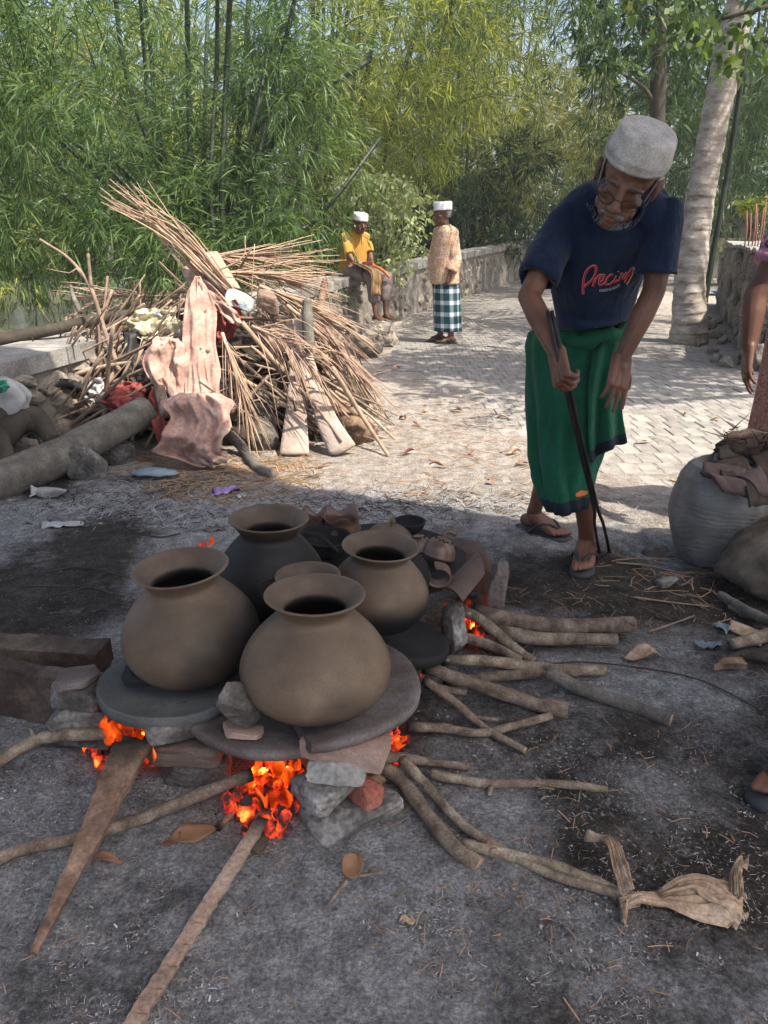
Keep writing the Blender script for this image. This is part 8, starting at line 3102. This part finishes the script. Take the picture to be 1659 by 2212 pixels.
# dry banana leaf at the end of the long branch
def banana():
    t = thing('dry_banana_leaf', 'twisted dry banana leaf lying where the longest branch ends', 'leaf', tuple(gp(1480, 1975)))
    def strip(name, pts, w, seed, ribs=5):
        P = spath([gp(x, y, h) for x, y, h in pts], 26)
        T, N = frames(P)
        mb = MB()
        n = len(P) - 1
        W = [w[0] + (w[1] - w[0]) * i / n if len(w) == 2 else float(np.interp(i / n, np.linspace(0, 1, len(w)), w)) for i in range(n + 1)]
        def fn(u, v):
            i = min(n, int(round(v * n)))
            up = Vector((0, 0, 1)); s = T[i].cross(up).normalized()
            x = (u - .5) * W[i]
            z = .006 * abs(sin(u * pi * ribs * 1.7 + seed + v * 2)) + .003 * sin(u * 41 + v * 5) + .014 * float(fbm(np.array([[u * 3, v * 5, seed]]), seed, 2)[0]) + .02 * (1 - (2 * u - 1) ** 2) * (W[i] / .1)
            q = P[i] + s * x + Vector((0, 0, max(-.004, z)))
            return q
        sheet(mb, 34, n, fn, .0014)
        obj(name, mb, M['huskleaf'], t)
    strip('blade', [(1335, 1965, .012), (1375, 1966, .02), (1430, 1958, .02), (1500, 1966, .018), (1560, 1972, .016), (1598, 1985, .012)], (.018, .030, .040, .085, .10, .075), 1)
    strip('fold', [(1420, 1960, .03), (1500, 1955, .045), (1570, 1985, .03), (1600, 2010, .01)], (.02, .045, .03), 2, 3)
    strip('torn_tail', [(1585, 1975, .03), (1582, 1940, .045), (1585, 1922, .06), (1602, 1922, .06)], (.035, .02, .014), 3, 2)
    strip('torn_strip', [(1350, 1966, .03), (1335, 1930, .045), (1320, 1890, .06), (1298, 1855, .05), (1265, 1830, .02)], (.025, .03, .035, .018), 4, 2)
    strip('stub', [(1375, 1966, .02), (1350, 1975, .015), (1345, 2005, .004)], (.02, .008), 5, 2)
banana()

# fallen leaves on the sunlit dust
rg = random.Random(77)
spots = [(830, 795), (820, 810), (855, 800), (1100, 865), (1040, 860), (970, 880), (985, 890), (920, 890), (940, 905), (1000, 905), (1015, 985), (1060, 970), (880, 985), (700, 1010), (1110, 985), (960, 960), (1085, 905), (905, 1040), (1130, 1010), (1180, 860), (1235, 900), (1400, 1010), (1460, 1040), (1020, 830), (900, 920), (870, 905), (950, 1010), (840, 1010), (1060, 1045), (1320, 870), (1480, 900), (1540, 910), (1390, 960), (1300, 1000)]
for i, (x, y) in enumerate(spots[::2] + spots[1::6]):
    c = G(x, y)
    curled_leaf('dry brown leaf fallen on the grey paving beyond the fire' if in_poly(np.array([c.x]), np.array([c.y]), PAVE)[0] else 'dry brown leaf fallen on the sunlit dust beyond the fire', (x, y), rg.uniform(.05, .12), rg.uniform(.018, .042), rg.uniform(0, 3.1), rg.choice(['dryleaf', 'huskleaf', 'dryleaf']), rg.uniform(.5, 1.4), i + 10, 'dry leaves fallen on the paving' if in_poly(np.array([c.x]), np.array([c.y]), PAVE)[0] else 'dry leaves fallen on the dust', 'fallen_leaf', .012)

def litter():
    """uncountable bits: straw, ash flakes, charcoal"""
    rg = random.Random(5)
    st = MB()
    def strew(n, cx, cy, sx, sy, L, r):
        for _ in range(n):
            p = gp(rg.gauss(cx, sx), rg.gauss(cy, sy), .004)
            if p.y < .6 or p.y > 9: continue
            a = rg.uniform(0, pi)
            l = rg.uniform(*L)
            d = Vector((cos(a), sin(a), rg.gauss(.05, .12))) * l / 2
            e0, e1 = p - d, p + d
            for e in (e0, e1): e.z = max(e.z, p.z - .002)
            tube(st, [e0, p + Vector((rg.gauss(0, l * .08), rg.gauss(0, l * .08), abs(rg.gauss(0, l * .05)))), e1], rg.uniform(*r), 3)
    strew(260, 420, 1015, 80, 28, (.06, .22), (.0015, .0035))
    strew(260, 600, 1010, 60, 25, (.05, .16), (.0012, .003))
    strew(120, 480, 1060, 90, 20, (.04, .14), (.001, .0025))
    strew(70, 1470, 1240, 80, 40, (.03, .10), (.001, .0026))
    strew(180, 950, 900, 130, 60, (.04, .14), (.001, .003))
    strew(200, 1050, 1010, 160, 60, (.03, .12), (.001, .0026))
    strew(140, 1250, 1330, 200, 60, (.02, .09), (.0008, .0018))
    strew(170, 1000, 1950, 350, 160, (.01, .05), (.0007, .0015))
    strew(90, 1300, 1650, 180, 120, (.01, .05), (.0007, .0015))
    tag(obj('straw', st, M['straw'], smooth=False), 'loose straw and chaff scattered over the ground', 'straw', None, 'stuff')
    fl, co, st2 = MB(), MB(), MB()
    for i in range(8000):
        y = rg.uniform(1030, 2260) if i % 3 else rg.uniform(1400, 2260)
        x = rg.uniform(-60, 1720)
        p = gp(x, y)
        white = rg.random() < .72
        s = rg.uniform(.0008, .0022) * (1.7 if rg.random() < .04 else 1)
        a = rg.uniform(0, pi)
        if white:
            box(fl, p + Vector((0, 0, s * .3)), (s * rg.uniform(1, 4), s * .9, s * .5), rot(rg.gauss(0, .4), rg.gauss(0, .4), a))
        else:
            rock(co, p + Vector((0, 0, s * .4)), (s * rg.uniform(1.2, 2.6), s * 1.6, s * 1.3), rotz(a), i, 1, 3, 2, .2)
    # burnt straw mat beyond the fire, and curls of white ash
    for i in range(2600):
        x, y = rg.gauss(880, 190), rg.gauss(1090, 20)
        if rg.random() < .35: x, y = rg.gauss(260, 130), rg.gauss(1095, 26)
        p = gp(x, y, .003)
        a = rg.uniform(0, pi); l = rg.uniform(.015, .06)
        d = Vector((cos(a), sin(a), rg.gauss(.1, .15))) * l / 2
        tube(fl if rg.random() < .45 else co, [p - d + Vector((0, 0, abs(d.z))), p + d + Vector((0, 0, abs(d.z)))], rg.uniform(.0008, .0018), 3)
    for i in range(9000):
        x, y = rg.uniform(-60, 1720), (rg.uniform(1080, 2260) if i % 2 else rg.uniform(1600, 2260))
        p = gp(x, y, .0015)
        a = rg.uniform(0, pi); l = rg.uniform(.003, .014)
        d = Vector((cos(a), sin(a), rg.gauss(0, .12))) * l / 2
        tube(fl if rg.random() < .7 else st2, [p - d, p + d], rg.uniform(.0003, .0007), 3)
    for i in range(14):
        p = gp(rg.uniform(550, 1500), rg.uniform(1650, 2200), .003)
        a = rg.uniform(0, 2 * pi); q = rg.uniform(.006, .018)
        tube(fl, [p + Vector((q * cos(a + k * .4), q * sin(a + k * .4), .001)) for k in range(5)], .0009, 4)
    tag(obj('ash_flakes', fl, M['ash'], smooth=False), 'pale flakes and curls of ash over the ground', 'ash', None, 'stuff')
    tag(obj('chaff', st2, M['straw'], smooth=False), 'tiny tan chaff fibres over the ash', 'chaff', None, 'stuff')
    tag(obj('charcoal_bits', co, M['coal'], smooth=False), 'small black bits of charcoal over the ground', 'charcoal', None, 'stuff')
    # bed of finely broken ash round the fire: small lumps
    lu = MB()
    for i in range(800):
        r, a = rg.random() ** .6 * .75, rg.uniform(0, 2 * pi)
        p = Vector((-.15 + r * 1.25 * cos(a), 1.6 + r * .95 * sin(a), 0))
        if p.y < .8: continue
        p.z = gz(p.x, p.y)
        s = rg.uniform(.002, .006)
        rock(lu, p + Vector((0, 0, s * .05)), (s * 1.5, s * 1.2, s), rotz(a), i, 2, 2.4, 2, .3)
    tag(obj('ash_lumps', lu, mat('grey ash lumps', [(0.3, (0.14, 0.137, 0.133)), (0.7, (0.33, 0.325, 0.32))], scale=4, island=.45, bump=0.3), smooth=False), 'small crumbly lumps of ash round the fire', 'ash', None, 'stuff')
litter()
